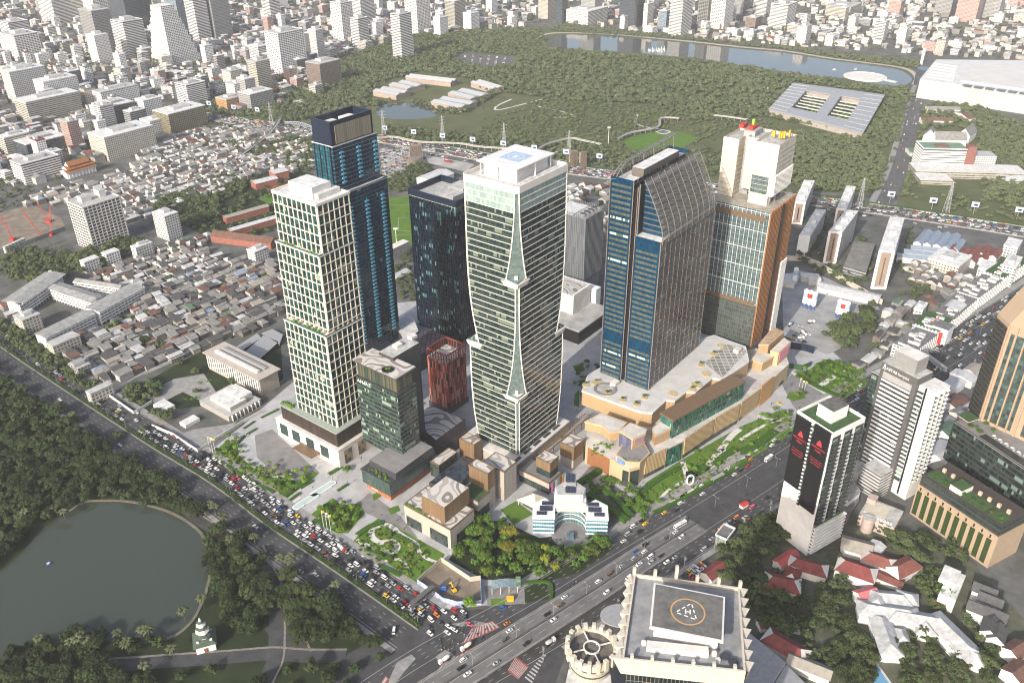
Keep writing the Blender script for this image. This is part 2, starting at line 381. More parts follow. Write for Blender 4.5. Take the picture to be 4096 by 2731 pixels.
for d in (-19,-2,2.2,19.5): solid(mk,WL,d,.06,.25)
for d in (-20,-16.5,-13,16,19.5,23): dashes(mk,RL,d,.06)
for d in (-23,-9.6,12.5,26): solid(mk,RL,d,.06,.25)
tag(mk.build('road_markings',MARK),kind='structure')
mk=MB(); ribbon(mk,WL,-1.6,1.8,.02,.35); tag(mk.build('median_kerb',SIDEW),kind='structure')
mk=MB(); ribbon(mk,WL,-1.3,1.5,.3,1.0)
tag(mk.build('median_shrubs',M('median_shrub_leaves',(.04,.065,.02),.95,.5,.8,.1)),kind='stuff')
sideL=MB(); ribbon(sideL,WL[8:],-25.5,-20,.0,.16); ribbon(sideL,WL,21,24.5,.0,.16); ribbon(sideL,RL[12:],-31,-24,0,.16); ribbon(sideL,RL[12:],27,31,0,.16); tag(sideL.build('pavement',SIDEW),kind='structure')
for quad in ([(985,1560),(1020,1520),(1120,1468),(1100,1500)],[(1060,1480),(1085,1440),(1130,1425),(1150,1440)],[(870,1575),(885,1550),(990,1640),(950,1640)],[(1165,1540),(1185,1505),(1215,1530),(1190,1560)]):
 pts=PP(quad); sheet('red_crossing',pts,.064,MARKR)
 z=MB(); n=10
 for k in range(n):
  t0=(k+.2)/n;t1=(k+.65)/n; L=lambda a,b,t:(a[0]+(b[0]-a[0])*t,a[1]+(b[1]-a[1])*t)
  a,b,c,d=pts; z.face([(*q,.07) for q in ccw([L(a,b,.08),L(a,b,.92),L(d,c,.92),L(d,c,.08)] if 0 else [L(L(a,d,t0),L(b,c,t0),.1),L(L(a,d,t0),L(b,c,t0),.9),L(L(a,d,t1),L(b,c,t1),.9),L(L(a,d,t1),L(b,c,t1),.1)])])
 tag(z.build('crossing_stripes',MARK),kind='structure')
for quad in ([(1035,1432),(1090,1424),(1150,1435),(1060,1438)],[(1205,1555),(1250,1498),(1256,1500),(1222,1568)]):
 z=MB(); pts=PP(quad); L=lambda a,b,t:(a[0]+(b[0]-a[0])*t,a[1]+(b[1]-a[1])*t); a,b,c,d=pts
 for k in range(9):
  t0=k/9;t1=t0+.05; z.face([(*q,.068) for q in ccw([L(a,b,t0),L(a,b,t1),L(d,c,t1),L(d,c,t0)])])
 tag(z.build('hatched_marking',MARK),kind='structure')
sheet('traffic_island',PP([(1000,1508),(1022,1492),(1040,1500),(1050,1515),(1030,1525),(1010,1520)]),.18,SIDEW)
tri_sheet('traffic_island',PP([(893,1562),(912,1520),(945,1502),(955,1512),(930,1540),(900,1580)]),.17,SIDEW)
EX=smooth(PP([(180,212),(300,234),(367,252),(550,280),(720,303),(877,321),(1084,358),(1300,391),(1500,416),(1865,463),(1978,478),(2160,505),(2352,535),(2480,556)]))
strip('expressway',EX,-17,17,.5,ASPHL,z1=1.2)
mk=MB()
for d in (-14,-10.5,-7,-3.5,3.5,7,10.5,14): dashes(mk,EX,d,1.22,10,4,.4)
ribbon(mk,EX,-17.6,-17,.5,2.2); ribbon(mk,EX,17,17.6,.5,2.2); ribbon(mk,EX,-.4,.4,1.2,2.0); tag(mk.build('expressway_barriers',SIDEW),kind='structure')
strip('service_road',EX,22,31,.05,ASPHL); strip('hedge_strip',EX,-24,-18.5,.05,HEDGE,z1=1.8,kind='stuff')
NS=smooth(PP([(2030,470),(2062,400),(2085,320),(2102,250),(2118,205),(2135,165)]))
strip('hall_road',NS,-11,11,.03,ASPHL); strip('hall_pavement',NS,-19,-11,.03,SIDEW,z1=.15)
tri_sheet('hall_forecourt',PP([(2085,235),(2150,228),(2140,150),(2165,130),(2120,110),(2095,160)]),.028,ASPHL)
def water(name,col,rough=.06):
 m,nt,b=_mat(name); b.inputs['Base Color'].default_value=c4(col); _inp(b,'Roughness',rough); _inp(b,'Specular IOR Level',.5)
 t=nt.nodes.new('ShaderNodeTexNoise'); t.inputs['Scale'].default_value=.5; t.inputs['Detail'].default_value=4; g=nt.nodes.new('ShaderNodeNewGeometry'); nt.links.new(g.outputs['Position'],t.inputs['Vector'])
 bm=nt.nodes.new('ShaderNodeBump'); bm.inputs['Strength'].default_value=.06; bm.inputs['Distance'].default_value=.5; nt.links.new(t.outputs['Fac'],bm.inputs['Height']); nt.links.new(bm.outputs[0],b.inputs['Normal']); return m
LZ=lambda pts:[(a/3,1045+b/3) for a,b in pts]
PARKG=PP([(-200,700),(0,815),(128,890),(250,972),(365,1048),(480,1120),(605,1215),(730,1305),(850,1395),(905,1450),(900,1500),(700,1640),(-250,1700)])
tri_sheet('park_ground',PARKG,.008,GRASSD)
LAKE=PP(LZ([(-300,1000),(0,800),(130,690),(300,500),(480,390),(570,330),(660,318),(850,320),(1000,345),(1150,390),(1270,450),(1370,530),(1410,600),(1455,740),(1440,840),(1410,960),(1390,1010),(1320,1140),(1200,1240),(1000,1300),(930,1325),(850,1300),(600,1250),(480,1260),(400,1290),(250,1320),(100,1400),(-100,1500),(-300,1500)]))
LAKE=smooth(LAKE+[LAKE[0]],4)[:-1]
tri_sheet('lake_water',LAKE,.03,water('park_lake_water',(.045,.055,.04),.1))
bk=MB(); ribbon(bk,LAKE[16:76],-1.6,.4,.03,.45); tag(bk.build('lake_bank',M('bank_earth',(.16,.15,.11),.95,.4,.1)),kind='structure')
for di,(nm,pts,w) in enumerate((('park_drive',[(1760,640),(1835,800),(1885,900),(1903,1050),(1903,1250),(1893,1400),(1850,1500),(1800,1600)],4.5),('park_drive',[(560,1480),(700,1452),(900,1440),(1100,1425),(1500,1398),(1700,1382),(1880,1370),(2100,1385),(2380,1385)],4.5),('park_walk',[(1040,205),(1180,270),(1330,420),(1480,520),(1640,640),(1760,760)],4),('park_drive',[(1903,1150),(1990,1270),(2045,1390)],8))):
 l=smooth(PP(LZ(pts))); strip(nm,l,-w,w,.05+.006*di,ASPH); kb=MB(); ribbon(kb,l,-w-1.3,-w,.0,.2-.02*di); tag(kb.build('park_kerb',M('park_kerb_stone',(.22,.20,.18),.9,.4,.5)),kind='structure')
tri_sheet('forest_park_ground',PP([(560,265),(640,175),(720,150),(900,95),(1000,70),(1240,60),(1300,70),(2100,150),(2110,250),(2075,330),(2035,447),(1860,440),(1500,398),(1084,338),(877,308)]),.012,GRASSF)
tri_sheet('far_lake_water',[p for p in smooth(PP([(1262,92),(1282,82),(1310,80),(1400,84),(1560,98),(1700,113),(1800,122),(1900,138),(1980,148),(2060,160),(2090,175),(2092,188),(2070,197),(2030,196),(1990,190),(1940,180),(1850,172),(1700,150),(1600,135),(1450,122),(1330,115),(1262,110),(1250,100),(1262,92)]),4)[:-1]],.04,water('far_lake_water',(.07,.08,.075),.07))
pr=smooth(PP([(1240,88),(1275,77),(1400,80),(1560,94),(1700,109),(1800,118),(1900,134),(1980,144),(2070,157),(2100,176),(2095,194)])); strip('lakeside_promenade',pr,-9,1,.06,M('promenade',(.42,.37,.32),.9,.2,.1),z1=.3)
st=P(1987,177); d=MB(); d.cyl(st,42,0,1.2,40); d.ring(st,36,38,1.2,2.0,40); tag(d.build('round_lake_stage',OFFW),'round pale concrete stage standing in the far lake','stage')
d=MB(); d.beam((*P(2015,181),.8),(*P(2060,190),.8),8,1.4); tag(d.build('stage_footbridge',OFFW),'flat pale causeway from the round lake stage to the shore','footbridge')
tri_sheet('lawn_circle',smooth(PP([(1430,325),(1470,308),(1530,300),(1580,308),(1600,320),(1560,340),(1490,345),(1445,340),(1430,325)]),4)[:-1],.03,GRASS)
tri_sheet('wetland_water',smooth(PP([(865,245),(930,235),(1000,250),(1000,268),(930,275),(870,268),(865,245)]),3)[:-1],.03,water('wetland_water_mat',(.06,.07,.06)))
tri_sheet('pond_round_rim',smooth(PP([(1505,303),(1523,298),(1541,303),(1523,309),(1505,303)]),4)[:-1],.05,PATHM)
tri_sheet('pond_round',smooth(PP([(1509,303),(1523,299.5),(1537,303),(1523,307.5),(1509,303)]),4)[:-1],.09,water('round_pond_water',(.09,.09,.085)))
tri_sheet('forest_park_ground',PP([(2112,245),(2165,237),(2255,250),(2420,300),(2420,540),(2160,492),(2060,470),(2078,400),(2100,320)]),.012,GRASSF)
tri_sheet('school_ground',PP([(430,520),(480,450),(560,395),(640,380),(720,400),(700,470),(640,520),(560,560),(480,548)]),.012,GRASSD)
def path(name,pts,w,z,mat,z1=None): return strip(name,smooth(PP(pts)),-w/2,w/2,z,mat,z1)
for pts in ([(1245,228),(1150,252),(1140,245),(1175,228)],[(1268,270),(1320,268),(1285,255),(1245,247),(1225,240)],[(1265,355),(1300,340),(1340,325)],[(1120,365),(1155,352)],[(1520,298),(1475,290),(1460,280),(1465,262)],[(1400,240),(1440,195),(1530,170)],[(1700,300),(1740,240),(1765,200)],[(1655,262),(1720,252),(1690,245)],[(1640,255),(1590,252)]): path('park_trail',pts,4,.05,PATHM)
sheet('car_park',PP([(1035,138),(1068,120),(1192,133),(1180,150),(1120,155)]),.035,ASPHL)
sheet('car_park',PP([(872,342),(940,330),(972,355),(935,400),(885,410)]),.035,M('car_park_concrete',(.30,.29,.28),.9,.3,.1))
sheet('vacant_lot',PP([(975,355),(1000,352),(1090,378),(1070,395),(985,375)]),.04,M('lot_concrete',(.36,.35,.33),.9,.3,.05))
sheet('football_pitch',PP([(885,455),(885,560),(950,560),(960,460),(930,450)]),.03,GRASS)
PLZ=PP([(478,1038),(560,975),(610,930),(640,905),(880,700),(960,690),(1320,760),(1500,740),(1760,770),(1905,800),(1990,880),(1900,955),(1840,985),(1570,1155),(1400,1262),(1290,1335),(1165,1385),(1010,1400),(900,1318),(640,1158),(560,1105)])
tri_sheet('plaza_paving',PLZ,.018,PAVE)
tri_sheet('forecourt_paving',PP([(585,1000),(625,985),(705,1060),(735,1085),(690,1105),(630,1085),(590,1050)]),.026,PAVED)
tri_sheet('boulevard_paving',PP([(1795,880),(1835,845),(1905,905),(1940,930),(1850,965),(1820,930)]),.026,PAVED)
tri_sheet('drive_paving',PP([(810,1165),(850,1130),(920,1185),(960,1235),(930,1230),(880,1195)]),.026,PAVED)
for a in (('the white pagoda',474,1475),('the dark footbridge over the queue',965,1385),('the solar-roofed blue office',1310,1240),('the yellow excavator',1040,1355),('the round crowned rooftop',1370,1520),('the white tower with black screens',1850,1270),('the grey hotel tower',2050,1140),('the pink block',2030,1200),('the long white-roofed villa',2090,1440),('the red-roofed villa',1790,1390),('the barrel-roofed house',185,840),('the louvred embassy office',545,870),('the flat-roofed embassy hall',530,950),('the white slab flats',190,700),('the white gridded block',215,575),('the temple',180,390),('the football pitch',915,510),('the S-shaped path',880,1240),('the oval plaza pools',720,1135),('the hotel drive circle',620,1050),('the oval ring sculpture',1583,1100),('the concrete silos',1860,700),('the brown-gabled flats',2025,665),('the phone number billboard',2170,890),('the blue-roofed row houses',2170,560),('the lake corner',470,1230),('the lakeside palms',300,1420),('the park drive fork',640,1450),('the junction island',1035,1505),('the cylindrical tower',1360,1480),('the flyover ramp',1600,1205),('the bus shelter',1640,1110),('the long footbridge',2130,860),('the unfinished tower',1830,790),('the mall corner',1440,1100),('the pyramid-roofed pavilion',1225,1165),('the sports shed',555,490),('the long brown shed',560,545),('the white corner house with terraces',220,605),('the red crane pit',60,540)): land(*a)
def leafmat(name,c1,c2,c3,rv=.3):
 m,nt,b=_mat(name); N=nt.nodes; L=nt.links
 g=N.new('ShaderNodeNewGeometry'); t=N.new('ShaderNodeTexNoise'); t.inputs['Scale'].default_value=.55; t.inputs['Detail'].default_value=3; L.new(g.outputs['Position'],t.inputs['Vector'])
 r=N.new('ShaderNodeValToRGB'); e=r.color_ramp.elements; e[0].position=.3; e[0].color=c4(c1); e[1].position=.72; e[1].color=c4(c3); x=e.new(.5); x.color=c4(c2)
 t2=N.new('ShaderNodeTexNoise'); t2.inputs['Scale'].default_value=.06; t2.inputs['Detail'].default_value=2; L.new(g.outputs['Position'],t2.inputs['Vector'])
 f=_math(nt,'ADD',_math(nt,'MULTIPLY',t.outputs['Fac'],.5),_math(nt,'MULTIPLY',t2.outputs['Fac'],.5)); L.new(f,r.inputs['Fac'])
 oi=N.new('ShaderNodeObjectInfo'); mr=N.new('ShaderNodeMapRange'); mr.inputs[3].default_value=1-rv; mr.inputs[4].default_value=1+rv; L.new(oi.outputs['Random'],mr.inputs[0])
 h=N.new('ShaderNodeHueSaturation'); L.new(mr.outputs[0],h.inputs['Value']); L.new(r.outputs['Color'],h.inputs['Color'])
 mr2=N.new('ShaderNodeMapRange'); mr2.inputs[3].default_value=.485; mr2.inputs[4].default_value=.515; L.new(_math(nt,'FRACT',_math(nt,'MULTIPLY',oi.outputs['Random'],37.7)),mr2.inputs[0]); L.new(mr2.outputs[0],h.inputs['Hue'])
 L.new(h.outputs['Color'],b.inputs['Base Color']); b.inputs['Roughness'].default_value=.75; _inp(b,'Specular IOR Level',.18); return m
LEAF={'park':leafmat('park_leaves',(.018,.029,.011),(.029,.044,.015),(.05,.066,.022)),  # darkest leaf set: cloud shade over the park is put into the colour
'forest':leafmat('forest_leaves',(.046,.062,.03),(.078,.094,.046),(.13,.142,.07),.35),
'city':leafmat('street_tree_leaves',(.034,.048,.02),(.054,.072,.028),(.088,.105,.04)),
'grove':leafmat('grove_leaves',(.036,.07,.012),(.06,.108,.016),(.10,.145,.022)),
'gold':leafmat('yellowish_leaves',(.10,.12,.015),(.15,.16,.02),(.21,.19,.03)),
'fresh':leafmat('fresh_leaves',(.06,.12,.014),(.095,.18,.02),(.16,.26,.03))}
BARK=M('bark',(.13,.10,.075),.9,.3,1)
rng=np.random.default_rng(5)
def crown_mesh(seed,lobes=15,per=46,q=.17,flat=.72,spread=.62,core=True):
 """unit crown: radius about 1, base at z=0"""
 r=np.random.default_rng(seed); V=[];Fc=[]
 cs=[(0,0,.62*flat*1.25,.55)]
 for i in range(lobes-1):
  a=r.uniform(0,2*np.pi); d=spread*np.sqrt(r.uniform(.1,1.15)); z=flat*(.28+ .95*max(0,1-d*d)*r.uniform(.35,1.0)); cs.append((d*np.cos(a),d*np.sin(a),z,r.uniform(.26,.46)))
 n=0
 for (x,y,z,s) in cs:
  if core:  # solid lobe cores added inside the leaves to stop light leaking through
   k=6
   ring=[(x+s*.8*np.cos(2*np.pi*i/k),y+s*.8*np.sin(2*np.pi*i/k),z) for i in range(k)]
   base=len(V); V+=ring+[(x,y,z+s*.75),(x,y,z-s*.5)]
   for i in range(k): Fc+= [(base+i,base+(i+1)%k,base+k),(base+(i+1)%k,base+i,base+k+1)]
  for j in range(per):
   v=r.normal(size=3); v/=np.linalg.norm(v); 
   if v[2]<-.35: v[2]*=-1
   p=np.array([x,y,z])+v*s*r.uniform(.82,1.12)*np.array([1,1,.85])
   nn=v+r.normal(size=3)*.42+np.array([0,0,.25]); nn/=np.linalg.norm(nn)
   t=np.cross(nn,r.normal(size=3)); t/=np.linalg.norm(t); bb=np.cross(nn,t); w=q*r.uniform(.6,1.35); h=q*r.uniform(.5,1.0)
   base=len(V); V+=[tuple(p-t*w*.5-bb*h*.3),tuple(p+bb*h*-.5),tuple(p+t*w*.5+bb*h*.2),tuple(p+bb*h*.55)]; Fc.append((base,base+1,base+2,base+3))
 return V,Fc
def mesh_of(name,V,Fc,mat):
 me=bpy.data.meshes.new(name); me.from_pydata(V,[],Fc); me.materials.append(mat); me.update(); return me
CR={}; 
SHAPES=[crown_mesh(s) for s in (1,2,3)]+[crown_mesh(4,lobes=20,per=44,flat=.5,spread=.85,q=.13),crown_mesh(5,lobes=11,per=50,flat=1.05,spread=.5,q=.19)]
for k,m in LEAF.items(): CR[k]=[mesh_of(k+'_crown',V,Fc,m) for V,Fc in SHAPES]
def trunk_mesh():
 b=MB(); b.cyl((0,0),.045,-.6,.25,6,r2=.03)
 for a in (0.3,2.2,4.3): b.beam((0,0,.05),(.38*math.cos(a),.38*math.sin(a),.5),.03)
 me=bpy.data.meshes.new('trunk'); me.from_pydata(b.v,[],b.f); me.materials.append(BARK); me.update(); return me
TRUNK=trunk_mesh()
TREES=[]   # (x,y,z,r,h,set)
NOGO=[]    # polygons where nothing grows or stands
def nogo(pts): NOGO.append(pts)
nogo(LAKE)
def blocked(x,y): return any(inside((x,y),q) for q in NOGO)
def roads_block(x,y,m=2):
 for L,a,b in ((WL,-21,21),(RL,-26,29),(EX,-18,18),(NS,-12,12)):
  for i in range(0,len(L)-1):
   dx,dy=L[i+1][0]-L[i][0],L[i+1][1]-L[i][1]; l=math.hypot(dx,dy) or 1; t=((x-L[i][0])*dx+(y-L[i][1])*dy)/l/l
   if -.1<=t<=1.1:
    d=((x-L[i][0])*dy-(y-L[i][1])*dx)/l
    if a-m<d<b+m: return True
 return False
def wood(pts,spacing,r,kind,h=1.25,seed=1,shape=None,jit=.45,prob=1.0,check=True,mix=None):
 q=PP(pts); rr=random.Random(seed); xs=[p[0] for p in q]; ys=[p[1] for p in q]
 y=min(ys); row=0
 while y<max(ys):
  x=min(xs)+(spacing/2 if row%2 else 0)
  while x<max(xs):
   xx=x+rr.uniform(-jit,jit)*spacing; yy=y+rr.uniform(-jit,jit)*spacing
   if rr.random()<prob and inside((xx,yy),q) and not blocked(xx,yy) and not (check and roads_block(xx,yy,r[0]*.3)):
    s=rr.uniform(*r); k=kind if not mix or rr.random()>mix[1] else mix[0]; TREES.append((xx,yy,0,s,s*h*rr.uniform(.85,1.2),k))
   x+=spacing
  y+=spacing*.88; row+=1
def tree_at(u,v,r,kind,h=1.25,z=0): x,y=P(u,v,z); TREES.append((x,y,z,r,r*h,kind))
wood([(-80,760),(128,897),(250,978),(365,1055),(480,1125),(560,1190),(545,1215),(470,1195),(432,1180),(330,1160),(222,1140),(160,1165),(95,1205),(0,1300),(-80,1340)],8.6,(4.8,8.2),'park',1.05,seed=3)
wood([(476,1222),(600,1212),(690,1285),(700,1300),(650,1296),(606,1290),(612,1330),(622,1400),(560,1372),(482,1385),(486,1330),(474,1280)],8.4,(5,8),'park',1.1,seed=4)
wood([(500,1372),(560,1380),(618,1395),(622,1455),(560,1462),(505,1415)],8.5,(5.5,7.5),'park',1.1,seed=5)
wood([(655,1310),(700,1312),(850,1400),(888,1445),(880,1492),(760,1488),(690,1490),(664,1455),(640,1400),(648,1350)],9,(5.5,8.5),'park',1.1,seed=6)
wood([(-40,1500),(30,1462),(150,1425),(240,1432),(232,1470),(215,1500),(255,1545),(350,1575),(340,1660),(-80,1660)],8.6,(5,7.8),'park',1.05,seed=7)
wood([(335,1470),(360,1440),(430,1425),(425,1470),(385,1495),(335,1500)],9,(4,7),'park',1.1,seed=8)
wood([(160,1475),(205,1468),(300,1472),(325,1492),(215,1505),(160,1510)],7.5,(4.5,6.8),'park',1.35,seed=18,prob=.85)
wood([(330,1545),(610,1530),(610,1640),(330,1640)],13,(3.5,6),'park',1.1,seed=9,prob=.75)
wood([(650,1530),(880,1515),(905,1590),(640,1650)],13,(3.5,6.5),'park',1.1,seed=10,prob=.7)
wood([(885,1350),(895,1440),(900,1500),(940,1480),(905,1420)],9,(3,5),'park',1.1,seed=12,prob=.0)
for x,y,h in walk(WL,9,4):
 if R.random()<.8: TREES.append((x+R.uniform(-1,1),y+R.uniform(-1,1),.9,R.uniform(2.2,4.2),R.uniform(3,5),'park'))
wood([(5,745),(60,765),(140,820),(225,880),(232,915),(130,862),(60,812),(-40,750)],8,(4,6.5),'city',1.1,seed=13,check=False)
wood([(1032,1272),(1085,1205),(1130,1200),(1190,1232),(1235,1250),(1290,1262),(1345,1262),(1385,1235),(1402,1262),(1330,1305),(1240,1325),(1140,1335),(1090,1315),(1045,1295)],7.6,(4,6.6),'grove',1.45,seed=14,check=False,mix=('gold',.13))
wood([(1390,1090),(1415,1075),(1470,1140),(1500,1185),(1470,1200),(1440,1165)],6.5,(2.6,4.2),'grove',1.4,seed=15,check=False)
wood([(1325,1105),(1375,1085),(1420,1110),(1400,1130),(1340,1130)],6,(2.2,3.6),'grove',1.5,seed=16,check=False)
wood([(1640,1275),(1690,1215),(1740,1195),(1800,1188),(1806,1255),(1770,1290),(1700,1318),(1655,1312)],8.5,(4.5,8),'city',1.15,seed=21)
wood([(1700,1318),(1790,1320),(1840,1345),(1935,1380),(1965,1440),(1990,1568),(1900,1568),(1830,1500),(1800,1470),(1720,1430),(1695,1370)],8,(3.8,7.2),'city',1.2,seed=22,prob=.97)
wood([(2080,1300),(2160,1310),(2220,1335),(2160,1380),(2120,1360)],8,(3.5,6),'city',1.15,seed=23,prob=.95)
wood([(1960,1470),(2000,1480),(2010,1560),(1960,1600)],9,(4,7),'city',1.2,seed=24)
wood([(2030,1465),(2080,1470),(2210,1480),(2330,1500),(2280,1568),(2100,1600),(2060,1568)],8.3,(4.5,7),'city',1.15,seed=25)
wood([(2205,1420),(2250,1400),(2310,1450),(2320,1500),(2240,1480)],9,(3.5,5.5),'city',1.1,seed=26)
wood([(2105,1240),(2180,1235),(2230,1300),(2150,1290)],8,(4,6),'city',1.15,seed=27)
wood([(1900,1190),(1925,1175),(1935,1215),(1910,1225)],7,(3,4.5),'city',1.2,seed=28)
TREES.append((*P(2080,1262),0,17,11,'cityflat'))
TREES.append((*P(2130,1250),0,10,9,'cityflat'))
TREES.append((*P(2000,1215),0,5,6,'city'))
wood([(1640,1320),(1700,1325),(1720,1400),(1690,1440),(1660,1400)],8,(3.5,6),'city',1.2,seed=29)
wood([(1900,1300),(1930,1290),(1960,1340),(1940,1380),(1900,1350)],8,(3,5.5),'city',1.2,seed=30)
wood([(2110,1330),(2180,1330),(2160,1410),(2100,1370)],8,(3,5.5),'city',1.2,seed=229)
wood([(270,900),(330,880),(395,880),(370,915),(300,945),(272,925)],8,(4,6),'city',1.1,seed=31,prob=.9)
for u,v,r in ((450,858,6),(410,838,5),(535,880,5),(455,905,5),(385,965,8),(355,955,6),(330,990,4),(270,1005,5),(262,722,9),(268,755,8),(248,765,7),(333,789,7),(365,802,7.5),(390,646,6),(360,650,3),(300,740,6),(335,725,5),(220,610,5),(605,655,6),(610,640,5),(605,610,5),(500,690,3),(620,690,5),(555,620,3),(440,590,4),(455,480,8),(490,470,7),(640,620,4),(75,705,6),(45,700,5),(10,745,6),(90,780,6),(50,800,6)): tree_at(u,v,r,'city')
wood([(0,600),(55,575),(130,590),(185,588),(300,545),(335,560),(320,585),(200,625),(140,660),(60,650),(0,640)],9,(4.5,8),'city',1.1,seed=32)
wood([(350,470),(430,440),(500,455),(510,500),(430,525),(365,520)],8,(4.5,7.5),'city',1.15,seed=33)
wood([(485,405),(555,400),(570,440),(500,452)],8,(4,6),'city',1.1,seed=34)
wood([(520,330),(640,325),(635,365),(545,360)],8,(4,6.5),'city',1.1,seed=35)
wood([(640,320),(722,315),(722,395),(660,390)],8,(4,6.5),'city',1.1,seed=36,prob=.8)
wood([(880,415),(960,375),(985,380),(990,400),(920,445),(880,440)],8,(3.5,5.5),'city',1.1,seed=37)
wood([(905,590),(945,570),(960,700),(915,690)],8,(2.5,4.5),'city',1.1,seed=38,prob=.7)
wood([(1890,770),(1960,720),(2010,700),(2020,740),(1960,800),(1905,800)],9,(5,9),'city',1.15,seed=41,prob=.85)
for u,v,r in ((1842,605,7),(1835,590,6),(1885,630,6),(1925,640,8),(1950,655,8),(1965,680,6),(2010,650,5),(2085,760,7),(1955,790,6),(2010,800,6),(2090,625,5),(2280,600,6),(2140,650,4)): tree_at(u,v,r,'city')
wood([(2080,640),(2140,640),(2150,680),(2090,690)],8,(3.5,5),'city',1,seed=42)
wood([(1905,830),(1960,840),(1990,865),(1960,880),(1900,850)],7,(2.6,4),'grove',1.3,seed=43)
for pts in ([(870,345),(975,360),(935,400)],[(1760,255),(1820,190),(2035,218),(1990,310),(1790,275)],[(845,225),(870,195),(960,165),(1060,180),(1115,215),(1065,250),(990,235),(860,235)],[(1035,138),(1068,118),(1195,131),(1180,152),(1110,157)],[(1425,325),(1470,308),(1530,296),(1600,305),(1600,325),(1560,345),(1440,345)],[(865,245),(930,235),(1000,250),(1000,268),(930,275),(870,268)],[(1250,100),(1285,80),(1400,84),(1560,98),(1700,113),(1800,122),(1900,138),(1980,148),(2060,160),(2092,176),(2070,197),(1990,193),(1940,182),(1850,174),(1700,152),(1600,137),(1450,124),(1330,117),(1262,112)],[(2100,160),(2150,135),(2352,150),(2352,260),(2120,235)]): nogo(PP(pts))
wood([(560,262),(640,180),(720,152),(900,98),(1000,72),(1240,68),(1262,112),(1450,128),(1600,140),(1850,178),(1990,200),(2085,205),(2100,240),(1990,320),(1760,270),(1600,280),(1500,240),(1340,235),(1150,215),(1060,265),(850,245),(760,262),(640,290)],9.2,(3.2,7.8),'forest',1.1,seed=51,prob=.9,mix=('city',.25))
wood([(1100,300),(1230,225),(1500,245),(1760,275),(1800,300),(1790,330),(1650,300),(1600,335),(1420,350),(1340,390),(1100,340)],8.0,(2.2,4.4),'forest',1.1,seed=52,prob=.6,mix=('grove',.1))
wood([(877,290),(1100,310),(1340,330),(1440,350),(1640,345),(1690,410),(1500,405),(1300,378),(1084,343),(877,311)],8.8,(2.6,6.2),'forest',1.15,seed=53,prob=.86,mix=('city',.2))
wood([(1790,330),(1830,305),(1990,320),(2035,370),(2030,445),(1860,440),(1795,420)],8,(3.8,6.5),'forest',1.1,seed=54,prob=.95)
wood([(2000,290),(2100,235),(2080,330),(2050,420),(2040,400),(2060,320),(2010,350)],8,(3.5,5.5),'forest',1.1,seed=55)
wood([(1262,68),(1300,58),(2110,142),(2108,158),(1985,144),(1800,116),(1560,92),(1290,74)],8,(3.5,6),'forest',1.0,seed=56,prob=.75)
wood([(2115,250),(2165,235),(2255,250),(2352,290),(2352,480),(2275,460),(2290,400),(2250,330),(2200,290),(2120,300)],9,(4.5,7),'forest',1.1,seed=57,prob=.85)
wood([(2105,300),(2120,310),(2105,400),(2085,450),(2070,440),(2095,380)],8,(3,4.5),'forest',1.1,seed=58)
wood([(2140,440),(2352,480),(2352,512),(2160,485)],9,(3.5,6),'forest',1.0,seed=59,prob=.5)
wood([(1700,425),(1860,455),(1990,478),(2160,508),(2160,500),(1990,470),(1860,447),(1700,418)],6,(2,3.5),'forest',1.0,seed=60,prob=.6,check=False)
wood([(300,250),(560,290),(720,315),(720,340),(560,310),(300,275)],8,(2.5,4.5),'city',1.1,seed=61,prob=.6)
wood([(1310,420),(1400,425),(1400,520),(1330,500)],9,(3,5),'city',1.1,seed=62,prob=.35)
wood([(430,260),(560,270),(640,265),(640,215),(560,235),(480,235)],8,(3.5,6),'forest',1.1,seed=63,prob=.8)
for i,pts in enumerate(([(225,880),(480,795),(640,745),(655,640),(470,590),(400,560),(250,625),(200,650),(330,665),(300,720),(215,730),(110,785)],[(250,480),(430,430),(560,330),(720,305),(720,395),(480,460),(290,520)],[(235,420),(420,345),(560,295),(640,330),(420,445),(280,470)],[(2095,590),(2230,650),(2300,660),(2150,770),(2010,760),(2060,700)],[(0,420),(140,430),(240,420),(280,470),(150,470),(30,470)])): wood(pts,27,(2.4,5),'city',1.1,seed=200+i,prob=.6)
wood([(440,525),(480,455),(560,400),(700,400),(700,450),(640,520),(560,560)],11,(3,5.5),'city',1.1,seed=211,prob=.55)
wood([(1845,500),(1900,490),(1970,520),(2000,600),(1990,680),(1960,680),(1880,650),(1850,600)],11,(3,5.5),'city',1.1,seed=212,prob=.45)
wood([(2080,500),(2130,520),(2100,590),(2070,640),(2055,600)],11,(3,5),'city',1.1,seed=213,prob=.45)
wood([(2040,460),(2100,300),(2160,310),(2110,460)],11,(3,5),'forest',1.1,seed=214,prob=.5)
wood([(2240,300),(2352,300),(2352,470),(2260,470)],10,(3.5,6.5),'forest',1.1,seed=215,prob=.7)
wood([(-40,400),(140,440),(130,470),(60,470),(-40,500)],10,(3,6),'city',1.1,seed=216,prob=.4)
YOUNG=[]
def young(pts,spacing,r,seed,kind='fresh',h=1.7,prob=1):
 q=PP(pts); rr=random.Random(seed); xs=[p[0] for p in q]; ys=[p[1] for p in q]; y=min(ys)
 while y<max(ys):
  x=min(xs)
  while x<max(xs):
   xx=x+rr.uniform(-.4,.4)*spacing; yy=y+rr.uniform(-.4,.4)*spacing
   if rr.random()<prob and inside((xx,yy),q): s=rr.uniform(*r); YOUNG.append((xx,yy,0.1,s,s*h*rr.uniform(.85,1.2),kind if rr.random()<.7 else 'grove'))
   x+=spacing
  y+=spacing*.9
young([(490,1040),(540,990),(560,1010),(570,1060),(640,1090),(715,1080),(715,1100),(660,1140),(600,1110),(520,1070)],7.2,(1.6,3.0),71)
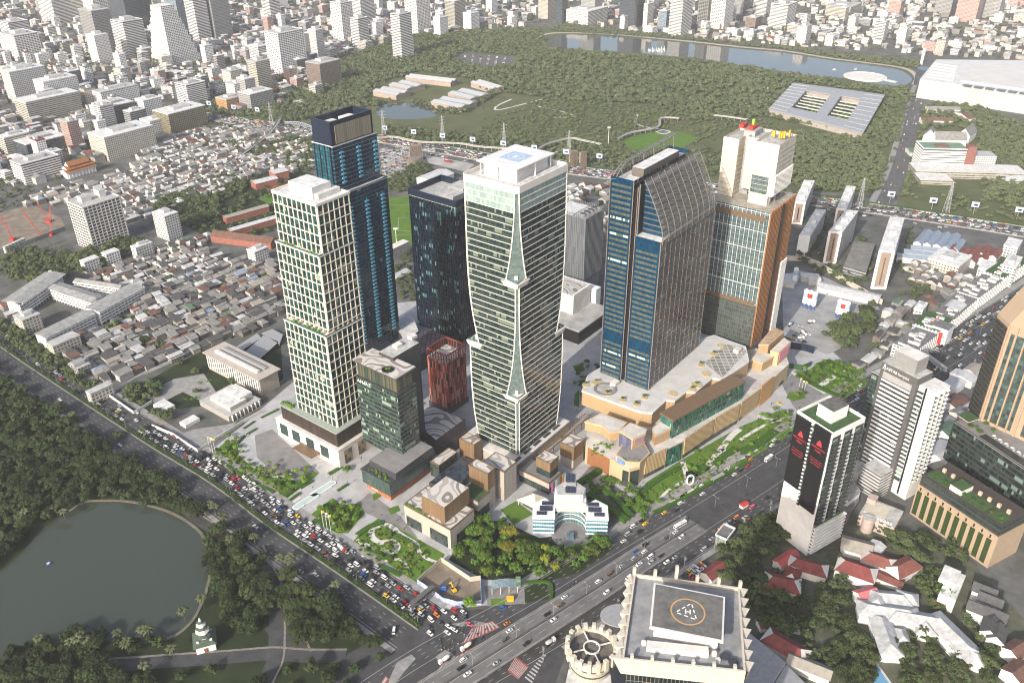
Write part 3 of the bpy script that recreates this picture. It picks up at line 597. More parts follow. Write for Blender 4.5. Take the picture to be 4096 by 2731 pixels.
young([(715,1185),(760,1150),(825,1160),(835,1180),(790,1225),(740,1215)],6.8,(2,3.3),72)
young([(815,1250),(870,1200),(905,1240),(960,1280),(950,1330),(900,1310),(840,1270)],10,(1.6,2.8),73)
young([(1440,1155),(1500,1105),(1560,1085),(1640,1020),(1780,990),(1800,1010),(1700,1060),(1560,1140),(1470,1190)],13,(1.8,3.0),74,prob=.8)
young([(1560,1095),(1610,1060),(1620,1020),(1560,1060)],9,(1.8,2.6),75,prob=.5)
young([(1740,955),(1800,940),(1850,955),(1830,990),(1760,985)],7,(1.8,3),76)
young([(1830,860),(1880,830),(1985,860),(1985,885),(1940,915),(1890,890)],8,(1.8,3.2),77)
young([(1815,905),(1835,895),(1850,905),(1835,920)],5,(2.2,3.2),78)
young([(1310,880),(1330,840),(1385,830),(1385,870),(1330,920)],9,(2,3.2),79)
for u,v,r in ((795,1085,3),(800,1078,2.5),(985,1220,3),(930,1290,2.6),(1165,1120,1.6),(1352,1060,2),(1290,1010,2),(1240,1030,2),(1080,1395,5)): YOUNG.append((*P(u,v),.1,r,r*1.6,'fresh'))
DESC={'park':'dark green broadleaf park tree','forest':'grey green forest park tree','city':'dull green street tree','grove':'leafy green grove tree','gold':'yellow green grove tree','cityflat':'huge flat-topped spreading rain tree','fresh':'young bright green garden tree'}
def place_trees(lst,cap,name,group):
 def size(t): return t[3]/math.sqrt(t[0]**2+t[1]**2+(H-t[2])**2)
 vis=[t for t in lst if -60<px(t[0],t[1],t[2]+t[4])[0]<2412 and px(t[0],t[1],t[2]+t[4])[1]<1600]
 vis.sort(key=size,reverse=True); big=vis[:cap]; rest=vis[cap:]
 def d2(t): return DESC[t[5]] if t[5] in('cityflat','gold','fresh') else DESC[t[5]]
 labs=ranked([(('large ' if t[3]>6.6 and t[5]!='cityflat' else 'small ' if t[3]<3.4 and t[5]!='fresh' else '')+DESC[t[5]],t[0],t[1]) for t in big])
 for i,t in enumerate(big):
  x,y,z,r,h,k=t; e=bpy.data.objects.new(name,None); COL.objects.link(e); e.location=(x,y,z); e.rotation_euler=(0,0,R.uniform(0,6.28)); tag(e,labs[i],'tree',group)
  kk='city' if k=='cityflat' else k; me=CR[kk][3 if k=='cityflat' else R.choice((0,1,2,4,0,1,2))]
  hh=max(h-r*.9,.35*h)
  c=bpy.data.objects.new('crown',me); COL.objects.link(c); c.parent=e; c.location=(0,0,hh*.75); c.scale=(r,r*R.uniform(.85,1.1),r*.92)
  if k=='cityflat': c.location=(0,0,h*.3); c.scale=(r,r*.62,r*.5)
  tr=bpy.data.objects.new('trunk',TRUNK); COL.objects.link(tr); tr.parent=e; tr.scale=(r*1.2,r*1.2,max(.5,hh*.75/.6)); tr.location=(0,0,hh*.75)
  tr.scale=(r*1.2,r*1.2,hh*.75/.6+.4)
 return rest
LITE=[crown_mesh(30+i,lobes=8,per=11,q=.36,core=True) for i in range(4)]
LITE=[(np.array(V,dtype=np.float32),Fc) for V,Fc in LITE]
def mass(name,lst,label=None):
 by={}
 for t in lst: by.setdefault('city' if t[5]=='cityflat' else t[5],[]).append(t)
 keys=list(by); V=[];loops=[];tot=[];mi=[]; off_=0
 for ki,k in enumerate(keys):
  for t in by[k]:
   x,y,z,r,h,_=t; T,Fc=LITE[rng.integers(4)]; a=rng.uniform(0,6.28); ca,sa=math.cos(a),math.sin(a); Rm=np.array([[ca,-sa,0],[sa,ca,0],[0,0,1]],dtype=np.float32)
   vv=(T@Rm.T)*np.array([r,r,r*.95],dtype=np.float32)+np.array([x,y,z+max(h-r*.9,.3*h)*.6],dtype=np.float32); V.append(vv)
   for f in Fc: loops.extend([i+off_ for i in f]); tot.append(len(f)); mi.append(ki)
   off_+=len(T)
 me=bpy.data.meshes.new(name); VV=np.concatenate(V); me.vertices.add(len(VV)); me.vertices.foreach_set('co',VV.ravel()); me.loops.add(len(loops)); me.loops.foreach_set('vertex_index',np.array(loops,dtype=np.int32)); me.polygons.add(len(tot))
 st=np.concatenate([[0],np.cumsum(tot)[:-1]]).astype(np.int32); me.polygons.foreach_set('loop_start',st)
 for k in keys: me.materials.append(LEAF[k])
 me.polygons.foreach_set('material_index',np.array(mi,dtype=np.int32)); me.update(calc_edges=True); me.validate()
 o=bpy.data.objects.new(name,me); COL.objects.link(o); return tag(o,label,kind='stuff')
def finish_trees():
 rest=place_trees(TREES,300,'broadleaf_tree','broadleaf trees in the parks and gardens')
 mass('woodland',rest)
 rest=place_trees(YOUNG,260,'young_tree','young trees of the tower gardens')
def palm_proto():
 t=MB(); t.cyl((0,0),.22,0,7,6,r2=.15); tm=t; f=MB(); rr=random.Random(3)
 for i in range(15):
  a=2*math.pi*i/15+rr.uniform(-.15,.15); el=rr.uniform(.15,.9); prev=(0,0,7); L=rr.uniform(2.8,3.6); pr=None
  for s in range(1,6):
   u=s/5; d=L*u; z=7+math.sin(el)*d-1.5*u*u*L*.42; p=(math.cos(a)*d*math.cos(el*.6),math.sin(a)*d*math.cos(el*.6),z); w=.62*math.sin(math.pi*min(.95,u*.85+.1))
   px_,py_=-math.sin(a)*w,math.cos(a)*w
   cur=((p[0]+px_,p[1]+py_,p[2]-.18),p,(p[0]-px_,p[1]-py_,p[2]-.18))
   if pr: f.face([pr[0],pr[1],cur[1],cur[0]]); f.face([pr[1],pr[2],cur[2],cur[1]])
   pr=cur
 return tm,f
def palms(lst,cap=120):
 tm,f=palm_proto(); tmesh=tm.build('trunk',BARK); fm=f.build('fronds',leafmat('palm_fronds',(.045,.06,.025),(.075,.09,.04),(.11,.12,.06)))
 fm2=f.build('fronds',leafmat('fresh_palm_fronds',(.09,.13,.03),(.14,.18,.05),(.20,.23,.08))); m1,m2,m3=tmesh.data,fm.data,fm2.data
 for o in (tmesh,fm,fm2): bpy.data.objects.remove(o)
 labs=ranked([('slim feathery palm tree' if b!='fresh' else 'bright young palm tree',*P(u,v)) for u,v,s,b in lst])
 for i,(u,v,s,b) in enumerate(lst):
  e=bpy.data.objects.new('palm_tree',None); COL.objects.link(e); e.location=PZ(u,v,0); e.rotation_euler=(0,0,R.uniform(0,6)); e.scale=(s,s,s*R.uniform(.8,1.2)); tag(e,labs[i],'palm','palm trees in the parks')
  for me,nm in ((m1,'trunk'),(m3 if b=='fresh' else m2,'fronds')): o=bpy.data.objects.new(nm,me); COL.objects.link(o); o.parent=e
PALMS=[(a/3,1045+b/3,1.25,'park') for a,b in ((400,420),(450,440),(30,620),(10,590),(1455,390),(1490,420),(1550,480),(1940,760),(2000,790),(2020,770),(2320,960),(830,1270),(580,1290),(610,1330),(510,1350),(560,1340),(890,1370),(900,1350),(1280,1150),(1410,1060),(1000,1260),(1040,1270),(150,470),(190,450),(300,1330),(1010,1510),(1200,1390),(1760,620),(1600,640))]+[(784+a/3,1045+b/3,.75,'fresh') for a,b in ((235,680),(295,690),(420,750),(470,740),(490,690),(530,720),(480,650))]+[(a/3,1045+b/3,.8,'fresh') for a,b in ((1780,160),(1830,150),(1870,150),(1920,150),(1830,230),(1880,230),(1900,110),(1860,90))]+[(a/3,522.5+b/3,1.1,'city') for a,b in ((510,1330),(430,380),(80,1220))]+[(1568+a/3,1045+b/3,1.1,'city') for a,b in ((500,950),(940,960),(1020,950),(1090,900),(1110,950),(550,720),(1060,740),(1880,720),(760,1390),(810,1370),(1100,870),(300,850),(520,930),(1640,1260))]
for i in range(46):
 t=R.random(); PALMS.append((R.uniform(0,165),R.uniform(565,612)+ (0),1.0,'city'))
# ================================================================ the towers of the development
def central_tower():
 root=thing('office_tower','tall central tower with white floor bands, flaring corner ledges and rooftop helipad','skyscraper')
 z0=12.0; ht=topz(1191,1045,z0,1187.5,430); o=P(1187.5,430,ht); wR=math.dist(o,P(1305,374,ht)); wL=46.0; wR=min(wR,59)
 root.location=(*fr(o,wR/2,wL/2),0); root['_']=0; del root['_']
 q=quadfp((0,0),wR,wL); q=[(x-(fr((0,0),wR/2,wL/2))[0],y-(fr((0,0),wR/2,wL/2))[1]) for x,y in q]
 fl=4.6; nf=round((ht-z0)/fl); fl=(ht-z0)/nf
 led={0:[topz(1191,1045,z0,1190,655),topz(1191,1045,z0,1191,918)],2:[120,60],1:[z0+(ht-z0)*.40,0],3:[z0+(ht-z0)*.40,0]}
 def cut(i,z):
  c=1.9
  for zl in led[i]:
   if z>=zl: 
    t=max(0,1-(z-zl)/78.0); c=max(c,1.9+8.5*t**2.4)
  return c
 def sec(z,extra=0):
  """eight points: two per corner, starting before corner 0"""
  out=[]
  for i in range(4):
   p=q[i];a=q[i-1];b=q[(i+1)%4]; c=cut(i,z)
   da=math.dist(p,a);db=math.dist(p,b)
   out.append((p[0]+(a[0]-p[0])*c/da,p[1]+(a[1]-p[1])*c/da)); out.append((p[0]+(b[0]-p[0])*c/db,p[1]+(b[1]-p[1])*c/db))
  return off(out,extra) if extra else out
 SG=MG('tower_glass_dark',[(.012,.024,.026),(.018,.034,.034),(.026,.044,.041),(.034,.052,.046)],1.5,fl,(.06,.03),(.03,.036,.036),.06,.55,span=.26,spancol=(.045,.066,.06),blind=(.15,.185,.14),bp=.235)
 CG=MG('corner_glass_pale',[(.13,.18,.17),(.16,.21,.20),(.11,.155,.15)],1.6,fl/2,(.05,.06),(.10,.13,.125),.08,.5)
 TG=MG('top_screen_glass',[(.26,.34,.32),(.30,.38,.35),(.22,.30,.29)],1.5,fl,(.06,.03),(.20,.25,.24),.08,.5)
 IV=M('ivory_cladding',(.74,.69,.62),.6,.08,.1)
 zs=[z0]
 allz=sorted({round(z0+k*fl,3) for k in range(nf+1)}|{round(l,3) for c in led.values() for l in c if z0<l<ht}|{round(l-.05,3) for c in led.values() for l in c if z0<l<ht})
 zt=ht-5.0; allz=[z for z in allz if z<zt]+[zt]
 G=[MB() for _ in range(4)]; Cn=[MB() for _ in range(4)]; rib=[MB() for _ in range(4)]
 for a,b in zip(allz[:-1],allz[1:]):
  sa,sb=sec(a),sec(b-1e-3)
  for i in range(4):
   p0,p1=sa[2*i+1],sa[(2*i+2)%8]; r0,r1=sb[2*i+1],sb[(2*i+2)%8]
   base=q[i]; u=lambda p:math.dist(p,base)
   top=a>ht-5.2-3.3*fl
   G[i].face([(*p0,a),(*p1,a),(*r1,b),(*r0,b)],1 if top else 0,[(u(p0),a-z0),(u(p1),a-z0),(u(r1),b-z0),(u(r0),b-z0)])
   c0,c1,d0,d1=sa[2*i],sa[2*i+1],sb[2*i],sb[2*i+1]; w=math.dist(c0,c1)
   Cn[i].face([(*c0,a),(*c1,a),(*d1,b),(*d0,b)],0,[(-w/2,a),(w/2,a),(math.dist(d0,d1)/2,b),(-math.dist(d0,d1)/2,b)])
   for s,t in ((c0,d0),(c1,d1)): rib[i].beam((*s,a),(*t,b),.7,.7)
 for i in range(4):
  G[i].build('glass_facade',[SG,TG],root); Cn[i].build('corner_glazing',CG,root); rib[i].build('corner_rib',IV,root)
 for i in range(4):
  f=MB()
  for k in range(1,nf):
   z=z0+k*fl
   if z>zt-1: continue
   s=sec(z); a,b=s[2*i+1],s[(2*i+2)%8]; ang=math.atan2(b[1]-a[1],b[0]-a[0]); nx,ny=math.sin(ang),-math.cos(ang)
   f.box(((a[0]+b[0])/2+nx*.22,(a[1]+b[1])/2+ny*.22,z-.25),(math.dist(a,b),.34,.3),ang)
  f.build('floor_bands',IV,root)
 for i in range(4):
  for zl in led[i]:
   if zl<z0: continue
   p=q[i];a=q[i-1];b=q[(i+1)%4]; c=cut(i,zl)+.6; ua=((a[0]-p[0])/math.dist(p,a),(a[1]-p[1])/math.dist(p,a)); ub=((b[0]-p[0])/math.dist(p,b),(b[1]-p[1])/math.dist(p,b))
   e=MB(); T=[p,(p[0]+ub[0]*c,p[1]+ub[1]*c),(p[0]+ua[0]*c,p[1]+ua[1]*c)]; T=ccw(T); O=off(T,1.2)
   e.frustum(off(T,.1),zl-3.2,O,zl+.3); led_o=e.build('corner_ledge',IV,root)
   e=MB()
   for s,t in ((0,1),(2,0)): e.beam((*T[s],zl+1.0),(*T[t],zl+1.0),.12,1.4)
   e.build('glass_balustrade',M('balustrade_glass',(.10,.16,.15),.1,0),root)
   m=((p[0]+(ua[0]+ub[0])*c*.42),(p[1]+(ua[1]+ub[1])*c*.42)); e=MB(); e.box((m[0],m[1],zl+.3),(2.2,2.0,3.4),A_R-math.pi/4); e.build('ledge_cabin',WHITE,root)
 s=sec(ht-1); e=MB()
 for i in range(8):
  a,b=s[i],s[(i+1)%8]; ang=math.atan2(b[1]-a[1],b[0]-a[0]); e.box(((a[0]+b[0])/2+math.sin(ang)*.1,(a[1]+b[1])/2-math.cos(ang)*.1,zt),(math.dist(a,b)+.6,1.0,5.0),ang,0)
 e.build('crown_parapet',IV,root)
 MB().prism(off(s,-.3),ht-4,ht-3.0).build('roof',ROOFL,root)
 MB().box((0,2,ht-3),(wR*.62,wL*.58,9),A_R,0,1).build('plant_room',[OFFW,ROOFL],root)
 hp=MB(); hp.box((0,3,ht+6.2),(wR*.74,wL*.74,.8),A_R); h=hp.build('helipad',M('helipad_deck',(.62,.62,.62),.7,.12,.1),root)
 for x,y in ((-.33,-.33),(.33,-.33),(-.33,.33),(.33,.33),(0,-.35),(-.35,0)):
  p=fr((0,3),wR*x,wL*y); MB().cyl(p,.45,ht-3,ht+6.2,8).build('helipad_column',WHITE,root)
 mkb=MB(); mkb.box((0,3,ht+7.0),(17,17,.03),A_R,bottom=False); mkb.build('helipad_blue_square',M('pale_blue_paint',(.32,.43,.60),.8,.1,.3),h)
 mkb=MB(); mkb.ring((0,3),5.2,5.9,ht+7.0,ht+7.06,28); mkb.build('helipad_circle',M('pale_yellow_paint',(.62,.58,.38),.8,.1,.3),h)
 mkb=MB()
 for dx,w,d in ((-1.3,.7,4),(1.3,.7,4),(0,2.6,.7)): mkb.box((*fr((0,3),dx,0),ht+7.03),(w,d,.05),A_R)
 mkb.build('helipad_letter',WHITE,h)
 rl=MB()
 for i in range(8):
  a,b=s[i],s[(i+1)%8]; rl.beam((*a,ht+1.2),(*b,ht+1.2),.15)
  for p in edge_pts(a,b,3): rl.beam((*p,ht),(*p,ht+1.2),.1)
 rl.build('roof_railing',STEEL,root)
 return root
central_tower()
CREAM=M('cream_stone',(.78,.72,.62),.6,.08,.1)
def grid_tower():
 root=thing('hotel_tower','cream gridded tower with green glass and stepped terraces, leftmost of the cluster','skyscraper')
 zb=30; h=topz(757,985,zb,709,480); o=P(709,480,h); wL=45;wR=36
 GT=MG('grid_tower_glass',[(.010,.03,.03),(.016,.05,.045),(.02,.07,.06),(.012,.02,.022),(.03,.085,.075)],1.75,3.5,(.07,.10),(.02,.03,.03),.07,.6,blind=(.30,.34,.24),bp=.16)
 z1=topz(757,985,zb,731,777); z2=topz(757,985,zb,716,595)
 for k,(za,zc,sL,sR) in enumerate(((zb,z1,0,0),(z1,z2,3.2,0),(z2,h,3.2,3.4))):
  a=fr(o,0,0); w=wR; 
  a=fr(o,sL if k else 0,0); b=quadfp(fr(a,sR if k==2 else 0,0),wR-sL-(sR if k==2 else 0),wL)
  if k<2:
   MB().prism(off(b,.7),zc-.3,zc+.5,0,bottom=True).build('terrace_slab',CREAM,root)
   rl=MB(); bb=off(b,.5)
   for i in range(4): rl.beam((*bb[i],zc+1.1),(*bb[(i+1)%4],zc+1.1),.08,1.1)
   rl.build('glass_balustrade',M('terrace_glass',(.06,.12,.11),.1,0),root)
  bk=b[:]; za2=za+(4.5 if k==1 else 0)
  tower(root,bk,za2,zc,7.0,GT,CREAM,.5,.65,CREAM,(4.9,.62,.6),CREAM,roof=ROOFL,par=.1 if k<2 else 1.6,parmat=CREAM)
  if k==1:
   MB().prism(off(b,-2.5),za,za2,0).build('loggia_wall',BRONZE,root); c=MB()
   for p in edge_pts(b[3],b[0],4.9)+edge_pts(b[0],b[1],5): c.box((p[0],p[1],za),(1,1,4.6),A_R)
   c.build('loggia_columns',CREAM,root)
   pl=MB(); e=fr(b[0],-1.6,wL/2); pl.box((e[0],e[1],za+.25),(2.4,wL*.75,.3),A_R); pl.build('terrace_pool',M('pool_turquoise',(.12,.38,.38),.1,0),root)
 b=quadfp(fr(o,6.6,0),wR-6.6,wL); 
 MB().box((*fr(b[0],(wR-6)/2,wL*.5),h),(17,24,8.5),A_R,0,1).build('plant_room',[OFFW,ROOFL],root)
 MB().box((*fr(b[0],(wR-6)/2+3,wL*.5-9),h),(20,14,4),A_R,0,1).build('lower_plant_room',[OFFW,ROOFL],root)
 for k,(zz,n) in enumerate(((z1,7),(z2,9))):
  for j in range(n): 
   p=fr(o,1.6 if k==0 else 4.8-1.6,wL*(.1+.8*j/n)); BUSHES.append((p[0],p[1],zz+.5,R.uniform(1.2,2.4)))
 pr=thing('hotel_podium','cream and dark louvred podium under the gridded tower beside the circular drive','building')
 pb=quadfp(fr(o,-9,-8),wR+12,wL+28); MB().prism(pb,0,17,0,1).build('wall',[CREAM,ROOFL],pr)
 p2=quadfp(fr(o,-6,-5),wR+8,wL+20); MB().prism(p2,17,zb,0,1).build('louvred_storey',[MG('dark_louvres',[(.03,.022,.018),(.045,.03,.024),(.06,.04,.03)],.8,40,(.2,.0),(.012,.011,.011),.5,.4),ROOFL],pr)
 MB().prism(off(p2,.6),zb-.4,zb+.3,0,bottom=True).build('cornice',M('podium_coping',(.30,.34,.30),.8,.1,.2),pr)
 MB().prism(off(pb,.5),16.4,17.2,0,bottom=True).build('cornice',OFFW,pr)
 d=pb; L=math.dist(d[3],d[0])
 for t in (.12,.32,.55,.78):
  c=(d[3][0]+(d[0][0]-d[3][0])*t,d[3][1]+(d[0][1]-d[3][1])*t); MB().box((c[0]-eR[0]*.1,c[1]-eR[1]*.1,4),(.5,9,10),A_R).build('window',MG('podium_window',[(.02,.05,.05),(.03,.06,.06)],1.5,3.5,(.08,.05),(.05,.035,.02),.1,.6),pr)
 for t in (.2,.5,.8):
  c=(d[0][0]+(d[1][0]-d[0][0])*t,d[0][1]+(d[1][1]-d[0][1])*t); MB().box((c[0]-eL[0]*.1,c[1]-eL[1]*.1,1),(8,.5,12),A_R).build('shopfront',MG('podium_shop',[(.05,.05,.045),(.3,.22,.12),(.1,.09,.08)],2,4,(.06,.04),(.05,.04,.03),.1,.6),pr)
 for j in range(9):
  p=fr(o,-4+R.uniform(0,2),wL+4+j*1.3); BUSHES.append((p[0],p[1],zb,R.uniform(1.4,3)))
 MB().box((*fr(d[0],-5,L*.45),5),(9,22,.8),A_R).build('entrance_canopy',BRONZE,pr)
BUSHES=[]
grid_tower()
def blue_tower():
 root=thing('residential_tower','slim dark blue glass tower with black framed top, behind the cream gridded tower','skyscraper')
 zb=5; h=topz(884,818,zb,757,280); h=226; o=P(757,282,h); wL=24; wR=50
 BT=MG('blue_tower_glass',[(.005,.028,.06),(.006,.036,.075),(.008,.05,.085),(.01,.07,.10),(.004,.02,.045)],1.6,3.6,(.06,.05),(.008,.02,.04),.06,.6,blind=(.16,.26,.30),bp=.06)
 TE=MG('teal_windows',[(.01,.10,.14),(.012,.13,.17),(.008,.07,.10)],3.2,3.6,(.22,.22),(.008,.010,.016),.08,.6,blind=(.25,.3,.3),bp=.08)
 zt=h-20
 b=quadfp(o,wR,wL); zm=topz(884,818,zb,795,444)
 lo=quadfp(fr(o,0,-4),wR+4,wL+6)
 tower(root,lo,zb,zm,3.6,BT,STEEL,.22,.3,M('blue_band',(.10,.11,.13),.5,.1,.3),roof=ROOF,par=1.2,parmat=NAVY)
 tower(root,b,zm,zt,3.6,BT,STEEL,.25,.3,M('pale_band',(.20,.19,.19),.5,.1,.3),roof=ROOFL,par=.4,parmat=OFFW)
 lf=MB(); a,c=b[3],b[0]; ang=math.atan2(c[1]-a[1],c[0]-a[0]); n=(math.sin(ang),-math.cos(ang)); m=((a[0]+c[0])/2+n[0]*.5,(a[1]+c[1])/2+n[1]*.5)
 f=MB(); ww=wL*.78; aa=(m[0]-math.cos(ang)*ww/2,m[1]-math.sin(ang)*ww/2); bb=(m[0]+math.cos(ang)*ww/2,m[1]+math.sin(ang)*ww/2); nn=(n[0]*.35,n[1]*.35)
 f.wall((aa[0]+nn[0],aa[1]+nn[1]),(bb[0]+nn[0],bb[1]+nn[1]),zb+30,zt,0,0,zb+30); f.build('side_windows',TE,root)
 fr_=MB()
 for t in (0,1/3,2/3,1): 
  p=(aa[0]+(bb[0]-aa[0])*t,aa[1]+(bb[1]-aa[1])*t); fr_.box((p[0]+nn[0],p[1]+nn[1],zb+30),(1.0,.9,zt-zb-30),ang)
 fr_.build('dark_frame',NAVY,root)
 tb=quadfp(fr(o,0,0),wR*.93,wL*.95); cr=MB()
 for i in range(4):
  j=(i+1)%4; p0,p1=tb[i],tb[j]; an=math.atan2(p1[1]-p0[1],p1[0]-p0[0]); cr.box(((p0[0]+p1[0])/2-math.sin(an)*.6,(p0[1]+p1[1])/2+math.cos(an)*.6,zt+.3),(math.dist(p0,p1)-.1*i,1.2,h-zt),an)
 cr.build('crown_frame',NAVY,root)
 p0,p1=tb[0],tb[1]; s=MB(); s.box((*fr(p0,wR*.93*.52,-.15),zt+1.5),(wR*.93*.86,.5,h-zt-5),A_R); s.build('louvre_screen',MG('louvre_screen_mat',[(.28,.25,.19),(.33,.29,.22),(.24,.21,.16)],.9,60,(.25,0),(.10,.09,.07),.6,.3),root)
 MB().prism(off(tb,-1.4),h-9,h-8).build('crown_roof',ROOF,root)
 for t in (.22,.6): MB().box((*fr(tb[0],wR*t,wL*.5),h-8),(12,9,5),A_R).build('plant_room',OFFW,root)
 GB=M('balcony_glass',(.10,.30,.42),.15,.1,.5)
 k=0
 for t in (.17,.55,.93):
  f=MB(); z=zb+14
  while z<zt-5:
   if not (zm-12<z<zm+6):
    bs=lo if z<zm else b; p=fr(bs[0],wR*t,-.9); f.box((p[0],p[1],z),(4.2,1.6,1.15),A_R,bottom=True)
   z+=3.6
  p=fr(lo[0],wR*t,-.2); f.box((p[0],p[1],zb+14),(.3,.3,zm-zb-24),A_R); p=fr(b[0],wR*t,-.2); f.box((p[0],p[1],zm+6),(.3,.3,zt-zm-11),A_R)
  f.build('balcony_stack',GB,root)
 MB().box((*fr(lo[0],wR*.5,-.6),zm+1),(wR*.9,.8,1.0),A_R).build('ledge',OFFW,root)
blue_tower()
def dark_tower():
 root=thing('office_tower','dark navy office block with black fins, behind and left of the central tower','skyscraper')
 h=142.6; o=P(1048,478,h); wL,wR=56,44
 DT=MG('navy_tower_glass',[(.006,.012,.022),(.008,.018,.03),(.012,.03,.04),(.005,.009,.016)],1.5,4.2,(.1,.1),(.004,.005,.008),.07,.6,blind=(.10,.22,.22),bp=.2)
 tower(root,quadfp(o,wR,wL),8,h,4.2,DT,NAVY,.25,.2,NAVY,(3.0,.35,.7),NAVY,roof=ROOF,par=.4)
 b=quadfp(o,wR,wL); f=MB(); s=off(b,.7)
 for i in range(4):
  p0,p1=s[i],s[(i+1)%4]; an=math.atan2(p1[1]-p0[1],p1[0]-p0[0]); f.box(((p0[0]+p1[0])/2-math.sin(an)*.5,(p0[1]+p1[1])/2+math.cos(an)*.5,h+.3),(math.dist(p0,p1)-.3*(i%2),1,6),an)
 f.build('crown_wall',NAVY,root)
 MB().box((*fr(o,12,13),h+.2),(20,16,8),A_R,0,1).build('plant_room',[STEEL,ROOF],root); MB().box((*fr(o,27,16),h+.2),(18,18,10),A_R,0,1).build('plant_room',[STEEL,ROOF],root)
dark_tower()
def back_buildings():
 r=thing('plant_building','grey louvred cooling plant block with round fans on its roof, behind the central tower','building')
 h=88; A=P(1305,470,h); o=P(1345,505,h); b=quadfp(o,34,44); 
 MB().prism(b,0,h,0,1).build('louvred_wall',[MG('grey_louvres',[(.13,.145,.165),(.16,.175,.19),(.10,.115,.135),(.19,.2,.21)],1.1,18,(.18,.01),(.05,.055,.065),.5,.4),ROOF],r)
 f=MB()
 for i in range(4): fins(f,b[i],b[(i+1)%4],2.2,.4,.5,20,h+4)
 f.build('louvre_fins',M('grey_fin',(.20,.215,.23),.5,.2,.5),r)
 for i in range(4): 
  MB().cyl(fr(o,7+7*i,8),3,h,h+3,16,0,1).build('roof_fan',[STEEL,DARKM],r)
 MB().box((*fr(o,17,28),h),(30,22,1.2),A_R).build('roof_deck',ROOFL,r)
 r=thing('ribbed_hall','white ribbed hall with a wavy patterned roof, behind the central tower','building')
 h=35; o=P(1316,680,h); b=quadfp(o,30,60); MB().prism(b,0,h,0,1).build('wall',[WHITE,PATTERN],r); f=MB()
 for i in (0,3,1): fins(f,b[i],b[(i+1)%4],1.7,.5,.9,0,h+1.5)
 f.build('wall_ribs',WHITE,r)
 MB().prism(quadfp(fr(o,33,-6),9,52),0,30,0).build('white_annexe',WHITE,r)
 r=thing('hall_podium','low concrete-roofed podium block beside the white ribbed hall','building'); o=P(1330,762,14); MB().prism(quadfp(o,58,58),0,14,0,1).build('wall',[BLACK,M('stained_roof',(.46,.44,.40),.9,.4,.07)],r)
 MB().prism(off(quadfp(o,58,58),.4),13.4,14.6,0,bottom=False).build('coping',M('stained_roof_edge',(.40,.39,.37),.9,.3,.1),r)
def pattern_mat():
 m,nt,b=_mat('wavy_roof_pattern'); g=nt.nodes.new('ShaderNodeNewGeometry'); t=nt.nodes.new('ShaderNodeTexNoise'); t.inputs['Scale'].default_value=.05; t.inputs['Detail'].default_value=.3; nt.links.new(g.outputs['Position'],t.inputs['Vector'])
 w=_math(nt,'FRACT',_math(nt,'MULTIPLY',t.outputs['Fac'],5.0)); r=nt.nodes.new('ShaderNodeValToRGB'); r.color_ramp.interpolation='CONSTANT'; e=r.color_ramp.elements
 e[0].color=(.50,.48,.45,1); e[1].position=.38; e[1].color=(.20,.175,.155,1); x=e.new(.62); x.color=(.50,.48,.45,1); x=e.new(.82); x.color=(.33,.31,.29,1)
 nt.links.new(w,r.inputs['Fac']); nt.links.new(r.outputs['Color'],b.inputs['Base Color']); b.inputs['Roughness'].default_value=.85; return m
PATTERN=pattern_mat()
back_buildings()
